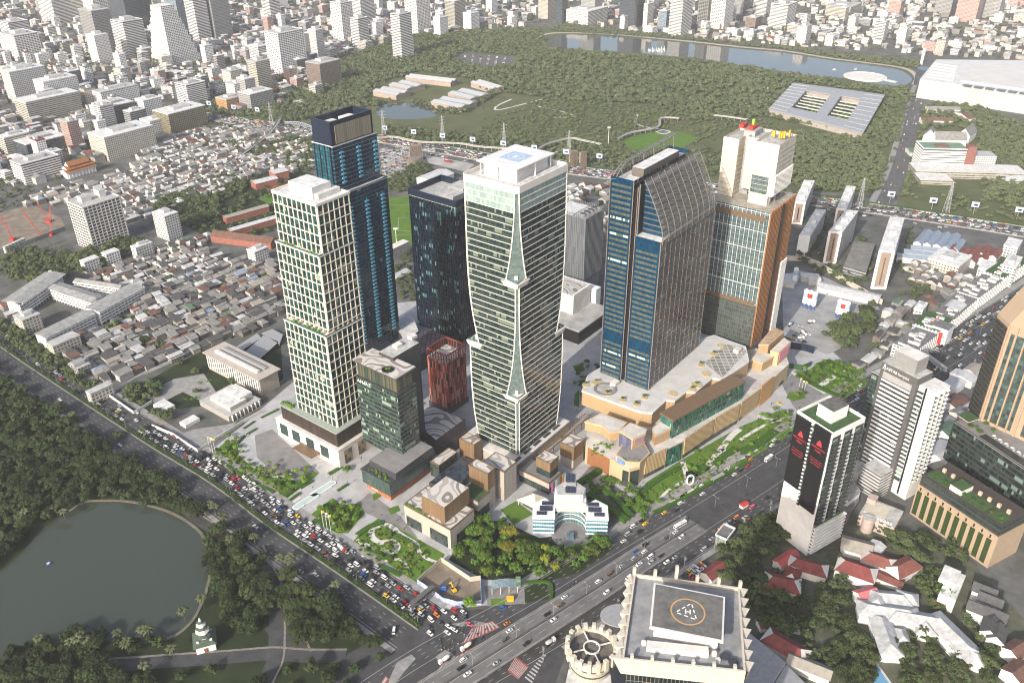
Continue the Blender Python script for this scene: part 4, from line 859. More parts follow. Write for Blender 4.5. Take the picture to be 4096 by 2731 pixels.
def slope_tower():
 root=thing('office_tower','blue glass tower with dark slatted right side and a sloping steel mesh roof','skyscraper')
 zb=20; ze=162.0; zr=204.0; o=P(1519,552,163.8); wR=90; wL=46
 BG=MG('blue_office_glass',[(.003,.036,.082),(.004,.045,.096),(.003,.03,.068)],1.5,4.3,(.03,.04),(.004,.026,.055),.05,.6)
 DG=MG('slatted_glass',[(.012,.022,.04),(.02,.03,.045),(.03,.04,.05),(.06,.065,.07),(.014,.03,.026)],2.2,4.3,(.05,.26),(.085,.083,.088),.1,.6,blind=(.22,.24,.24),bp=.2)
 OL=MG('office_strip',[(.085,.10,.085),(.07,.088,.075),(.105,.12,.10)],1.5,2.2,(.08,.10),(.03,.04,.035),.12,.5); OLB=MG('office_strip_lit',[(.50,.56,.47),(.42,.48,.40),(.10,.12,.09),(.52,.58,.5)],1.5,2.2,(.10,.10),(.05,.06,.05),.2,.5)  # second set has bright panes, lit floors put into the colour
 wa=22.0; gap=4.0
 fw_=quadfp(o,wR,wa); rw=quadfp(fr(o,0,wa+gap),wR,wL-wa-gap)
 for b,z1 in ((fw_,ze),(rw,zr)):
  g=MB(); g.wall(b[3],b[0],zb,z1,0,0,zb); g.wall(b[1],b[2],zb,z1,0,0,zb); g.build('glass_front',BG,root)
  g=MB(); g.wall(b[0],b[1],zb,z1,0,0,zb); g.wall(b[2],b[3],zb,z1,0,0,zb); g.build('slatted_side',DG,root)
  MB().face([(*p,z1-(0 if z1==ze else 4)) for p in b],0).build('roof',ROOFL,root)
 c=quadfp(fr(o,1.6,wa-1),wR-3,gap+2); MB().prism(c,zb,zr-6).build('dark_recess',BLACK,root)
 for b,z1,w in ((fw_,ze-7,wa),(rw,zr-3,wL-wa-gap)):
  k=0; z=zb+3
  while z<z1-3:
   if not (46<z-zb<52):
    f=MB(); p=b[0]; q0=fr(p,-.08,w*.93); q1=fr(p,-.08,w*.09)
    f.wall(q0,q1,z,z+2.15,0,k*7.3,z); f.build('window_strip',OLB if R.random()<.13 else OL,root)
   z+=4.35; k+=1
 GE=M('copper_edge',(.27,.20,.15),.4,.1,.5,.5); f=MB()
 for p,z1 in ((fw_[0],ze),(fw_[3],zr-4),(rw[0],zr),(rw[3],zr),(fw_[1],ze)):
  f=MB(); f.box((p[0]-eR[0]*.15,p[1]-eR[1]*.15,zb),(.5,.5,z1-zb),A_R); f.build('corner_trim',GE,root)
 f=MB(); fins(f,fw_[0],fw_[1],8.1,.16,.3,zb,ze); f.build('side_mullions',GE,root)
 bands=MB(); z=zb+1
 while z<ze: bands.box((*fr(fw_[0],wR/2,-.08),z),(wR,.25,.9),A_R); z+=4.35
 bands.build('sunshade_slats',M('slat_metal',(.115,.11,.112),.5,.2,.4,.4),root)
 MR=M('mesh_steel',(.19,.185,.175),.45,.15,.5,.5); MP=M('mesh_panels',(.12,.115,.11),.5,.3,.3,.4); RB=M('mesh_rib_steel',(.20,.185,.165),.4,.1,.5,.5)
 prof=[(-.4,ze-3),(-.35,ze+2),(.3,ze+7),(1.8,ze+12),(3.8,ze+17),(7.2,ze+24.5),(11,ze+32),(14.5,ze+38.5),(17.7,ze+44)]
 A0,A1=1.5,wR-2
 for i in range(10):
  a=A0+(A1-A0)*i/9; f=MB()
  for (b0,za),(b1,zc) in zip(prof[:-1],prof[1:]): f.beam((*fr(o,a-(za-ze)*.02,b0),za),(*fr(o,a-(zc-ze)*.02,b1),zc),.38,.6)
  f.build('mesh_rib',RB,root)
 f=MB()
 for t in range(0,37):
  s=t/36*(len(prof)-1); i=min(int(s),len(prof)-2); q=s-i; b=prof[i][0]+(prof[i+1][0]-prof[i][0])*q; z=prof[i][1]+(prof[i+1][1]-prof[i][1])*q
  f.beam((*fr(o,A0,b),z),(*fr(o,A1,b),z),.2)
 for i in range(64):
  a=A0+(A1-A0)*i/63
  for (b0,za),(b1,zc) in zip(prof[:-1],prof[1:]): f.beam((*fr(o,a,b0),za),(*fr(o,a,b1),zc),.12)
 f.build('mesh_grid',MR,root)
 for k in range(9):
  z=ze+4+k*4.35; ii=max(i for i in range(len(prof)) if prof[i][1]<=z); ii=min(ii,len(prof)-2); q=(z-prof[ii][1])/(prof[ii+1][1]-prof[ii][1]); b=prof[ii][0]+(prof[ii+1][0]-prof[ii][0])*q+3.0
  MB().prism(quadfp(fr(o,9,b),wR-11,wa-b),z-4.35,z-1.2,0,1).build('stepped_floor',[BG,MP],root); MB().prism(quadfp(fr(o,9,b-.6),wR-11,wa-b+.6),z-1.2,z-.3,0,0).build('floor_edge',MP,root)
 MB().box((*fr(o,1.2,wa-.8),ze),(.8,.8,zr-ze-2),A_R).build('corner_pole',MR,root)
 f=MB(); zt=zr-4
 ar=[(a,zt+10*math.sin(min(1,(a+2)/20)*math.pi/2)+a*.035) for a in range(0,100,4)]
 for (a0,z0),(a1,z1) in zip(ar[:-1],ar[1:]):
  f.beam((*fr(o,a0,wL-1),z0),(*fr(o,a1,wL-1),z1),.7,.9); f.beam((*fr(o,a0,wL-4),z0+.5),(*fr(o,a1,wL-4),z1+.5),.6,.6)
  for s in (.25,.5,.75): f.beam((*fr(o,a0,wL),zt+(z0-zt)*s),(*fr(o,a1,wL),zt+(z1-zt)*s),.2)
  f.beam((*fr(o,a0,wL),zt),(*fr(o,a0,wL-1),z0),.35); f.beam((*fr(o,a0,wL-1),z0),(*fr(o,a0,wL-4),z0+.5),.3); f.beam((*fr(o,a0+2,wL),zt),(*fr(o,a0+2,wL-1),(z0+z1)/2),.15)
 for a,z in ar[2::4]: f.beam((*fr(o,a,wL-6),zt),(*fr(o,a,wL-4),z+.4),.45)
 f.build('roof_screen',MR,root)
 MB().box((*fr(o,47,wL-12),zt),(56,10,7),A_R,0,1).build('plant_room',[M('plant_wall',(.13,.115,.10),.7,.1,.3),ROOFL],root)
slope_tower()
NET=M('safety_netting',(.62,.57,.47),.85,.25,.25)
def building_site_tower():
 root=thing('unfinished_tower','unfinished tower with orange fins and cream netting round its upper floors','skyscraper')
 zb=20;h=150.5; o=P(1769,490,h); wL,wR=56,54
 GG=MG('unfinished_glass',[(.06,.10,.11),(.075,.12,.125),(.05,.085,.10),(.09,.13,.12)],2.0,4.4,(.05,.05),(.30,.32,.34),.08,.6)
 GG2=MG('unfinished_glass_low',[(.05,.075,.075),(.065,.09,.085),(.045,.06,.065)],2.0,4.4,(.05,.05),(.20,.12,.07),.1,.6)
 b=quadfp(o,wR,wL); zm=zb+44
 for z0,z1,g in ((zb,zm,GG2),(zm,h,GG)):
  f=MB(); f.wall(b[3],b[0],z0,z1,0,0,z0); f.wall(b[0],b[1],z0,z1,0,0,z0); f.wall(b[1],b[2],z0,z1,0,0,z0); f.wall(b[2],b[3],z0,z1,0,0,z0); f.build('glass_facade',g,root)
 f=MB(); fins(f,b[3],b[0],4,.25,.4,zm,h); 
 for k in range(6): 
  z=zm+k*17; m=fr(b[0],-.2,wL/2); f.box((m[0],m[1],z),(.5,wL,.3),A_R)
 f.build('white_mullions',WHITE,root)
 f=MB(); z=zb
 f.box((*fr(b[0],-.25,wL/2),h-9),(.4,wL*.9,4.6),A_R); f.box((*fr(b[0],-.25,wL/2),zm-2),(.4,wL*.95,4),A_R); f.build('brown_panels',BRONZE,root)
 f=MB(); fins(f,b[0],b[1],3.4,.8,1.3,zb,h+1,inset=.5); f.build('orange_fins',COPPER,root)
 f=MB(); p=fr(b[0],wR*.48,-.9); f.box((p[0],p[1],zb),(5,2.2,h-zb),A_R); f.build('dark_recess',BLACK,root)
 f=MB(); fins(f,fr(b[0],wR*.80,-.5),fr(b[0],wR*1.02,-.5),2.4,.9,1.6,zb-12,h-60); f.build('white_fins',WHITE,root)
 MB().face([(*p,h) for p in b]).build('roof_deck',M('raw_slab',(.36,.33,.28),.9,.4,.2),root)
 MB().prism(off(b,.3),h-.1,h+1.3,0).build('roof_edge',NET,root) if 0 else None
 z2=topz(1769,490,h,1769,300)
 hb=h+8
 def blk(a0,b0,w,d,z0,z1,name='netted_block'):
  q=quadfp(fr(o,a0,b0),w,d); MB().prism(q,z0,z1,0).build(name,NET,root); f=MB(); nz=int((z1-z0)/4.2)
  for k in range(nz): f.prism(off(q,.35),z0+k*4.2,z0+k*4.2+.35,0,bottom=True)
  f.build('slab_edges',M('slab_edge',(.45,.42,.36),.9,.3,.3),root)
  w_=MB(); s=off(q,.05); s2=off(q,-.25)
  for i in range(4): w_.wall(s[i],s[(i+1)%4],z1-.5,z1+2.2); w_.wall(s2[(i+1)%4],s2[i],z1-.5,z1+2.2)
  w_.build('edge_screen',NET,root); MB().face([(*p,z1+.05) for p in off(q,-.3)]).build('top_slab',ROOF,root); return q
 q1=blk(15,6,37,21,hb,201); q2=blk(22,27,30,10,hb,201); q3=blk(17,42,33,14,h-6,199)
 MB().prism(quadfp(fr(o,30,34),16,10),h,206,0).build('lift_core',GREYC,root)
 f=MB(); f.wall(fr(o,14.9,26),fr(o,14.9,11),h+9,h+24,0,0,h); f.build('glass_panel',GG,root)
 f=MB(); fins(f,fr(q1[0],0,-.1),fr(q1[1],0,-.1),2.6,.7,1.0,h+9,h+27); f.build('white_fins',WHITE,root)
 f=MB(); f.wall(fr(q1[0],0,-.2),fr(q1[1],0,-.2),h+9,h+26,0,0,h); f.build('dark_glass',MG('site_glass',[(.02,.03,.06),(.03,.04,.07)],2.6,6,(.1,.1),(.3,.32,.35),.1),root)
 MB().prism(quadfp(fr(o,13,9),9,17),h,h+8,0).build('netted_base',NET,root)
 for i,j in ((18,9),(30,9),(45,9),(18,24),(48,24),(20,45),(45,50)):
  p=fr(o,i,j); MB().box((p[0],p[1],h),(1.2,1.2,9),A_R).build('column',GREYC,root)
 c=thing('formwork_stack','stack of orange formwork panels on top of the unfinished tower','formwork',(*fr(o,38,14),203)); 
 for k in range(8): MB().box((R.uniform(-7,7),R.uniform(-4,4),.1),(2.2,1.4,R.uniform(3,6)),A_R).build('panel',M('formwork_orange',(.72,.36,.04),.7,.2,.5),c) 
 c=thing('tower_crane','red tower crane base on the top of the unfinished tower','crane',(*fr(o,38,40),206))
 MB().box((0,0,0),(12,5,2.6),A_R).build('counterweight',RED,c); MB().box((-6,8,-1),(9,4,3),A_R).build('platform',RED,c); MB().box((1,3,0),(2,2,7),A_R).build('mast',M('lime_steel',(.25,.55,.06),.6,.1,.5),c)
building_site_tower()
# ================================================================ lower buildings of the development
def fb(base,zb,top,left,right,er=None,el=None):
 """footprint of a block from the picture: its near bottom corner and the near, left and right roof corners"""
 h=topz(*base,zb,*top); o=P(*top,h); l=P(*left,h); r=P(*right,h)
 if er is None: er,el=eR,eL
 return quadfp(o,math.dist(o,r),math.dist(o,l),er,el),h
STONE=M('pale_stone',(.40,.36,.31),.75,.12,.4)
BRZP=MG('bronze_panels',[(.19,.125,.07),(.21,.14,.08),(.175,.115,.065)],1.6,50,(.06,0),(.08,.05,.03),.5,.3)
STNP=MG('stone_panels',[(.40,.36,.31),(.42,.38,.33),(.38,.345,.30)],.9,60,(.12,0),(.24,.21,.18),.7,.3)
SHOP=MG('shop_glass',[(.015,.03,.035),(.02,.04,.045),(.03,.05,.05),(.05,.06,.05)],2.0,4.0,(.06,.05),(.06,.04,.025),.08,.6)
DGL=MG('dark_green_glass',[(.012,.03,.028),(.02,.05,.042),(.03,.07,.055),(.015,.025,.025)],1.6,3.7,(.05,.0),(.02,.03,.03),.07,.6,span=.26,spancol=(.05,.055,.052),blind=(.22,.32,.25),bp=.22)
def cube(name,label,base,zb,top,left,right,wall,roof,split=None,cat='building',z0=None,group=None,par=True,lower=None):
 b,h=fb(base,zb,top,left,right); r=thing(name,label,cat,group=group); z0=zb if z0 is None else z0
 zs=h-split if split else z0
 if split:
  MB().prism(off(b,-.25),z0,zs,0).build('lower_wall',lower or SHOP,r)
 MB().prism(b,zs,h,0,0,bottom=bool(split)).build('wall',wall,r)
 MB().prism(off(b,-.35),h,h+.05,0).build('roof',roof,r)
 if par:
  f=MB(); s=off(b,.12); t=off(b,-.3)
  for i in range(4): j=(i+1)%4; f.wall(s[i],s[j],h-.5,h+.5); f.wall(t[j],t[i],h-.2,h+.5); f.face([(*s[i],h+.5),(*s[j],h+.5),(*t[j],h+.5),(*t[i],h+.5)])
  f.build('coping',BRONZE,r)
 return r,b,h
def glass_hotel():
 b,h=fb((925,1058),18,(909.5,868.6),(811.6,827),(954.3,843.7)); r=thing('glass_hotel','green glass hotel with a pale wavy roof, a round roof opening and white lettering','building')
 tower(r,b,18,h-14,3.7,DGL,DARKM,.28,.25,M('hotel_bands',(.14,.14,.13),.6,.2,.5),roof=DARKM,par=.1)
 g=MB(); MB().prism(off(b,-1.2),h-13.5,h-.6,0).build('sky_lounge',MG('lounge_glass',[(.05,.065,.05),(.08,.085,.06),(.03,.05,.04),(.12,.11,.07)],1.4,14,(.09,0),(.03,.03,.03),.1,.6),r)
 MB().prism(off(b,.7),h-.8,h+.3,0).build('roof',PATTERN,r); MB().prism(off(b,.9),h-1.3,h-.2,0,bottom=True).build('roof_edge',DARKM,r)
 c=P(891,850,h); MB().ring(c,3.9,4.5,h+.2,h+.9,28).build('round_opening_rim',DARKM,r); MB().cyl(c,3.9,h+.3,h+.36,28).build('round_opening',BLACK,r); BUSHES.append((c[0]-.8,c[1],h+.4,1.8)); BUSHES.append((c[0]+1.2,c[1]+.4,h+.4,1.5))
 txt(r,'ANdAZ',fr(b[0],-.75,math.dist(b[0],b[3])*.96),h-16.6,4.3,A_L+math.pi,WHITE,'roof_sign')
 h2=h+3; q=[P(903,822,h2),P(959,785,h2),P(924.5,772,h2),P(861,810,h2)]; o=q[0]
 MB().prism(quadfp(fr(o,0,0),math.dist(q[0],q[1]),math.dist(q[0],q[3])*.9),4,h2,0,1).build('rear_wing',[DARKM,ROOF],r)
 for a in (14,30): MB().box((*fr(o,a,9),h2),(6,5,2.2),A_R).build('roof_vent',OFFW,r)
 bb=quadfp(P(899,1155),46,29); 
 MB().prism(bb,6,18,0,1).build('base_storey',[MG('base_glass',[(.03,.06,.055),(.04,.08,.07),(.06,.09,.07)],1.8,6,(.05,.1),(.03,.03,.03),.1,.6),ROOF],r)
 MB().prism(off(bb,-2),0,6,0).build('brick_base',M('orange_brick',(.34,.125,.06),.8,.15,.5),r)
 MB().prism(quadfp(fr(bb[0],6,-1),40,27),18,24,0,1).build('terrace_storey',[DARKM,PAVED],r)
 MB().prism(off(bb,.5),17.2,18.3,0,bottom=True).build('terrace_edge',DARKM,r)
 txt(r,'ANdAZ',fr(bb[0],1.6,22),2.6,2.2,A_L+math.pi,WHITE,'base_sign')
 for i in range(16): p=fr(bb[0],R.uniform(1,5),2+i*1.5); BUSHES.append((p[0],p[1],18.2,R.uniform(.8,1.5)))
 for i in range(18): p=fr(bb[0],9+i*2.0,1.2); BUSHES.append((p[0],p[1],18.2,R.uniform(.8,1.4)))
def txt(parent,s,xy,z,size,ang,mat,name,thick=.08,align='LEFT',flat=False):
 cu=bpy.data.curves.new(name,'FONT'); cu.body=s; cu.size=size; cu.extrude=thick; cu.align_x=align; cu.align_y='CENTER'; o=bpy.data.objects.new(name,cu); COL.objects.link(o)
 dg=bpy.context.evaluated_depsgraph_get(); me=bpy.data.meshes.new_from_object(o.evaluated_get(dg)); bpy.data.objects.remove(o); me.materials.clear(); me.materials.append(mat)
 o=bpy.data.objects.new(name,me); COL.objects.link(o); o.location=(xy[0],xy[1],z); o.rotation_euler=(0 if flat else math.pi/2,0,ang); 
 if parent is not None: o.parent=parent
 return o
glass_hotel()
def red_block():
 b,h=fb((1031,942),4,(1026.4,835.6),(982.4,815.7),(1064,806)); r=thing('red_block','red and pink checkered block with an open arched roof frame','building')
 MB().prism(b,4,h,0,1).build('panelled_wall',[MG('red_panels',[(.24,.045,.03),(.42,.20,.16),(.22,.04,.028),(.27,.055,.035),(.40,.19,.15),(.02,.022,.025)],1.15,7.2,(.03,.01),(.16,.03,.02),.7,.3),PATTERN],r)
 MB().prism(off(b,.6),0,5,0).build('base',DARKM,r); f=MB(); t=off(b,-.3)
 for i in range(4):
  for p in edge_pts(t[i],t[(i+1)%4],3): f.box((p[0],p[1],h),(.7,.7,7),A_R)
  f.beam((*t[i],h+7.2),(*t[(i+1)%4],h+7.2),.9,.9)
 f.build('roof_frame',M('red_frame',(.26,.06,.04),.7,.1,.5),r)
red_block()
G_='shop pavilions between the towers'
cube('shop_pavilion','bronze cube pavilion with patterned roof at the left foot of the central tower',(1088.6,1047.6),9,(1088.6,1022.7),(1054.6,1007),(1111,1011),BRZP,PATTERN,z0=0,group=G_)
cube('shop_pavilion','bronze topped stone pavilion in the middle of the shop row',(1121,1171),0,(1120,1089),(1075.4,1068.3),(1140,1075.8),BRZP,PATTERN,split=15,lower=STNP,group=G_)
cube('shop_pavilion','broad stone pavilion with patterned roof and a square dark skylight',(1161,1150),0,(1157.5,1084),(1114,1058),(1187.5,1061),STNP,PATTERN,group=G_)
cube('shop_pavilion','small grey pavilion with a green turf roof',(1097.5,1195),0,(1097.5,1151.7),(1055.8,1131.7),(1119,1126.7),STNP,GGREEN,split=9,group=G_)
cube('shop_pavilion','stone pavilion with terrace and colourful shop panels beside the pyramid roof',(1262.5,1136.7),0,(1260.8,1110),(1190.8,1078.4),(1289,1085),STNP,PAVED,split=5,group=G_)
cube('shop_pavilion','small bronze cube standing on the terrace with colourful shop panels',(1262.5,1097),13,(1264,1065),(1234,1048),(1283,1048),BRZP,PATTERN,split=8,z0=12,group=G_)
cube('shop_pavilion','bronze cube pavilion nearest the tan mall',(1322,1080),0,(1318.5,1029.3),(1288.6,1014.4),(1342,1008),BRZP,PATTERN,split=12,lower=STNP,group=G_)
cube('shop_pavilion','long low glass pavilion with wavy roof beside the glass hotel',(1009,1087),6,(1008,1070),(985.7,1061.7),(1046,1036),SHOP,PATTERN,z0=0,group=G_)
r,b,h=cube('shop_pavilion','bronze topped corner pavilion nearest the S-shaped path, largest of the row',(1035.7,1261.8),0,(1034,1216.8),(931,1155),(1084,1168),STNP,PATTERN,split=6,lower=STNP,group=G_)
o=P(1014,1170,h+11); MB().prism(quadfp(fr(b[0],3,7),26,21),h,h+14,0,0).build('upper_cube',BRZP,r); MB().prism(off(quadfp(fr(b[0],3,7),26,21),-.3),h+14,h+14.1,0).build('upper_roof',PATTERN,r); MB().prism(off(quadfp(fr(b[0],3,7),26,21),-.3),h+.05,h+3.4,0).build('upper_window',SHOP,r) 
for a0,l,z0,z1,fc in ((3,16,.2,10,0),(6,22,.3,9,1)):
 L=MB(); 
 if fc==0: L.wall(fr(b[0],-.12,a0+l),fr(b[0],-.12,a0),z0,z1)
 else: L.wall(fr(b[0],a0,-.12),fr(b[0],a0+l,-.12),z0,z1)
 L.build('shop_window',SHOP,r)
L=MB(); L.wall(fr(b[0],-.12,math.dist(b[0],b[3])-2),fr(b[0],-.12,math.dist(b[0],b[3])-16),.3,9); L.build('shop_window',SHOP,r)
for i in range(14): p=fr(b[3],1.2,-1-i*1.5); BUSHES.append((p[0],p[1],h+.1,R.uniform(.8,1.6)))
cp=thing('shop_signboard','row of bright coloured panels on the stone pavilion beside the pyramid roof','panels'); cc=P(1262,1136)
for i,c in enumerate(((.75,.2,.45),(.03,.2,.5),(.8,.8,.75),(.8,.45,.03),(.05,.35,.6),(.55,.05,.05),(.7,.6,.05),(.1,.4,.3))):
 p=fr(cc,3+i*2.2,-.6); MB().box((p[0],p[1],1),(1.9,.3,8),A_R).build('panel',M('panel_colour_%d'%i,c,.6,.05,.5),cp)
for nm,lab,pts,z,m in (('shop_arcade','low arcade with wavy patterned roof left of the central tower foot',[(968,945),(990,931),(1064,962),(1052,985),(1003,1012),(978,992)],11,PATTERN),('lattice_canopy','dark latticed canopy roof beside the wavy arcade roof',[(998,1013),(1068,961),(1073,988),(1021,1024)],11.6,MG('lattice',[(.05,.03,.026),(.035,.025,.024)],3,1.5,(.14,.2),(.012,.012,.016),.5,.3)),('trellis_canopy','dark triangular trellis canopy between navy block and glass hotel',[(942,778),(983,752),(1030,774),(965,814)],18,MG('trellis',[(.13,.10,.13),(.09,.07,.10)],4,4,(.2,.2),(.02,.02,.03),.5,.3)),('glass_arcade_roof','dark glass roof over the lane between the shop pavilions',[(985,1108),(1062,1047),(1100,1062),(1045,1125)],7,MG('arcade_glass',[(.03,.04,.05),(.05,.06,.075),(.02,.025,.035)],3,3,(.04,.04),(.02,.02,.02),.05,.7)),('white_low_hall','low white roofed hall between the navy block and the blue tower',[(905,745),(945,715),(962,760),(930,785)],13,ROOFL)):
 q=ccw(PP(pts,z)); t=thing(nm,lab,'building'); MB().prism(q,0,z,0,0).build('wall',DARKM,t); MB().prism(off(q,-.3),z,z+.06).build('roof',m,t)
q=quadfp(P(1188,1066,10),70,56); t=thing('tower_podium','pale stone podium apron under the central tower','building'); MB().prism(q,0,10,0,1).build('wall',[STNP,PAVED],t); MB().prism(off(q,.5),9.3,10.25,0,bottom=True).build('coping',OFFW,t)
for i in range(5): MB().box((*fr(q[0],4+i*13,3),10),(8,2,1.2),A_R).build('roof_grille',DARKM,t)
pg=thing('pergola','brown slatted pergola along the right foot of the central tower','pergola'); a=P(1212,1062);
f=MB()
for i in range(34): p=fr(a,i*2.2,-8); f.beam((*fr(p,0,-3),8),(*fr(p,0,3),8),.5,.35)
f.beam((*fr(a,0,-10.5),7.7),(*fr(a,74,-10.5),7.7),.4); f.beam((*fr(a,0,-5.5),7.7),(*fr(a,74,-5.5),7.7),.4); f.build('slats',M('pergola_timber',(.16,.10,.06),.6,.2,.5),pg)
for i in range(8): MB().box((*fr(a,i*10,-10.5),0),(.5,.5,7.6),A_R).build('post',BRONZE,pg)
q=PP([(1234,1172),(1264,1146),(1222,1126),(1186,1147)],5); q=ccw(q); cx=sum(p[0] for p in q)/4; cy=sum(p[1] for p in q)/4
t=thing('garden_pavilion','square garden pavilion with a pale pyramid roof in front of the solar office','pavilion'); f=MB()
for i in range(4): f.face([(*q[i],5),(*q[(i+1)%4],5),(cx,cy,11)])
f.face([(*p,5) for p in q[::-1]]); f.build('roof',M('pale_roof_sheet',(.50,.47,.40),.7,.1,.3),t); MB().prism(off(q,-3),0,5,0).build('wall',SHOP,t)
for p in off(q,-1): MB().box((p[0],p[1],0),(.5,.5,5),A_R).build('post',OFFW,t)
def solar_office():
 c=P(1309,1226); r=thing('solar_office','white and blue banded office with a curved glass entrance and solar panels on its roofs','building',(c[0],c[1],0),math.radians(-3))
 BW=MG('blue_band_glass',[(.03,.14,.20),(.04,.18,.24),(.05,.20,.27)],1.2,3.4,(.05,.42),(.62,.62,.6),.1,.6)
 def blk(poly,z0,z1,nm,w=BW,rf=M('solar_roof',(.27,.24,.21),.9,.2,.3)): MB().prism(ccw(poly),z0,z1,0,1).build(nm,[w,rf],r); f=MB(); f.prism(off(ccw(poly),.35),z1-.8,z1+.5,0,bottom=True) if nm=='wall' else None; (f.build('coping',WHITE,r) if f.f else None)
 h=14
 blk([(-26,0),(-11,0),(-11,14),(-18,20),(-26,14)],0,h,'wall'); blk([(11,0),(26,0),(26,14),(18,20),(11,14)],0,h,'wall'); blk([(-11,12),(11,12),(11,24),(-11,24)],0,h+.4,'wall')
 g=MB(); n=14
 for i in range(n):
  a,b=math.pi*i/n,math.pi*(i+1)/n; p=(11*math.cos(a),1+11*math.sin(a));q=(11*math.cos(b),1+11*math.sin(b)); g.wall(p,q,0,h-1,0,11*a)
 g.build('curved_entrance',MG('entrance_glass',[(.05,.13,.16),(.08,.18,.21),(.04,.10,.12)],1.2,3,(.05,.06),(.6,.6,.58),.1,.6),r)
 f=MB()
 for i in range(n):
  a,b=math.pi*i/n,math.pi*(i+1)/n
  for z in (4,8,12.4): f.beam((11*math.cos(a),1+11*math.sin(a),z),(11*math.cos(b),1+11*math.sin(b),z),.5,.6)
 f.build('entrance_bands',WHITE,r)
 f=MB(); f.face([(-11,8,h-1),(11,8,h-1),(11,15,h+1.5),(-11,15,h+1.5)]); f.face([(-11,15,h+1.5),(11,15,h+1.5),(6,20,h+1.5),(-6,20,h+1.5)]); f.face([(-11,1,h-3),(11,1,h-3),(11,8,h-1),(-11,8,h-1)]) if 0 else None; f.build('glass_canopy',MG('canopy_panels',[(.50,.50,.46),(.46,.46,.43),(.54,.53,.49)],1.5,1.5,(.05,.05),(.36,.36,.34),.4,.4),r)
 MB().prism(ccw([(-9,18),(9,18),(11,26),(4,33),(-4,33),(-11,26)]),h,h+6,0,1).build('roof_tower',[WHITE,ROOF],r); MB().prism(rect(0,34,8,14),0,h+7,0,1).build('stair_tower',[WHITE,ROOF],r)
 SP=MG('solar_cells',[(.012,.018,.045),(.015,.022,.055)],1.0,1.7,(.05,.05),(.25,.26,.28),.12,.6)
 for x,y,w,d,z in ((0,24,7,9,h+6.6),(0,35,6.5,10,h+7.6),(-17,9,9,5,h+.9),(-16,14.5,8,4,h+.9),(17,9,9,5,h+.9),(16,14.5,8,4,h+.9),(-20,4,7,3.5,h+.9),(20,4,7,3.5,h+.9)):
  MB().prism(rect(x,y,w,d),z,z+.25,0).build('solar_panel',SP,r)
 MB().box((0,-4,0),(5,5,3),0).build('glass_kiosk',MG('kiosk_glass',[(.06,.12,.15),(.08,.15,.18)],.8,3,(.12,0),(.4,.4,.4),.1),r)
 MB().cyl((0,-1),13,.02,.06,24).build('entrance_court',PAVED,r)
solar_office()
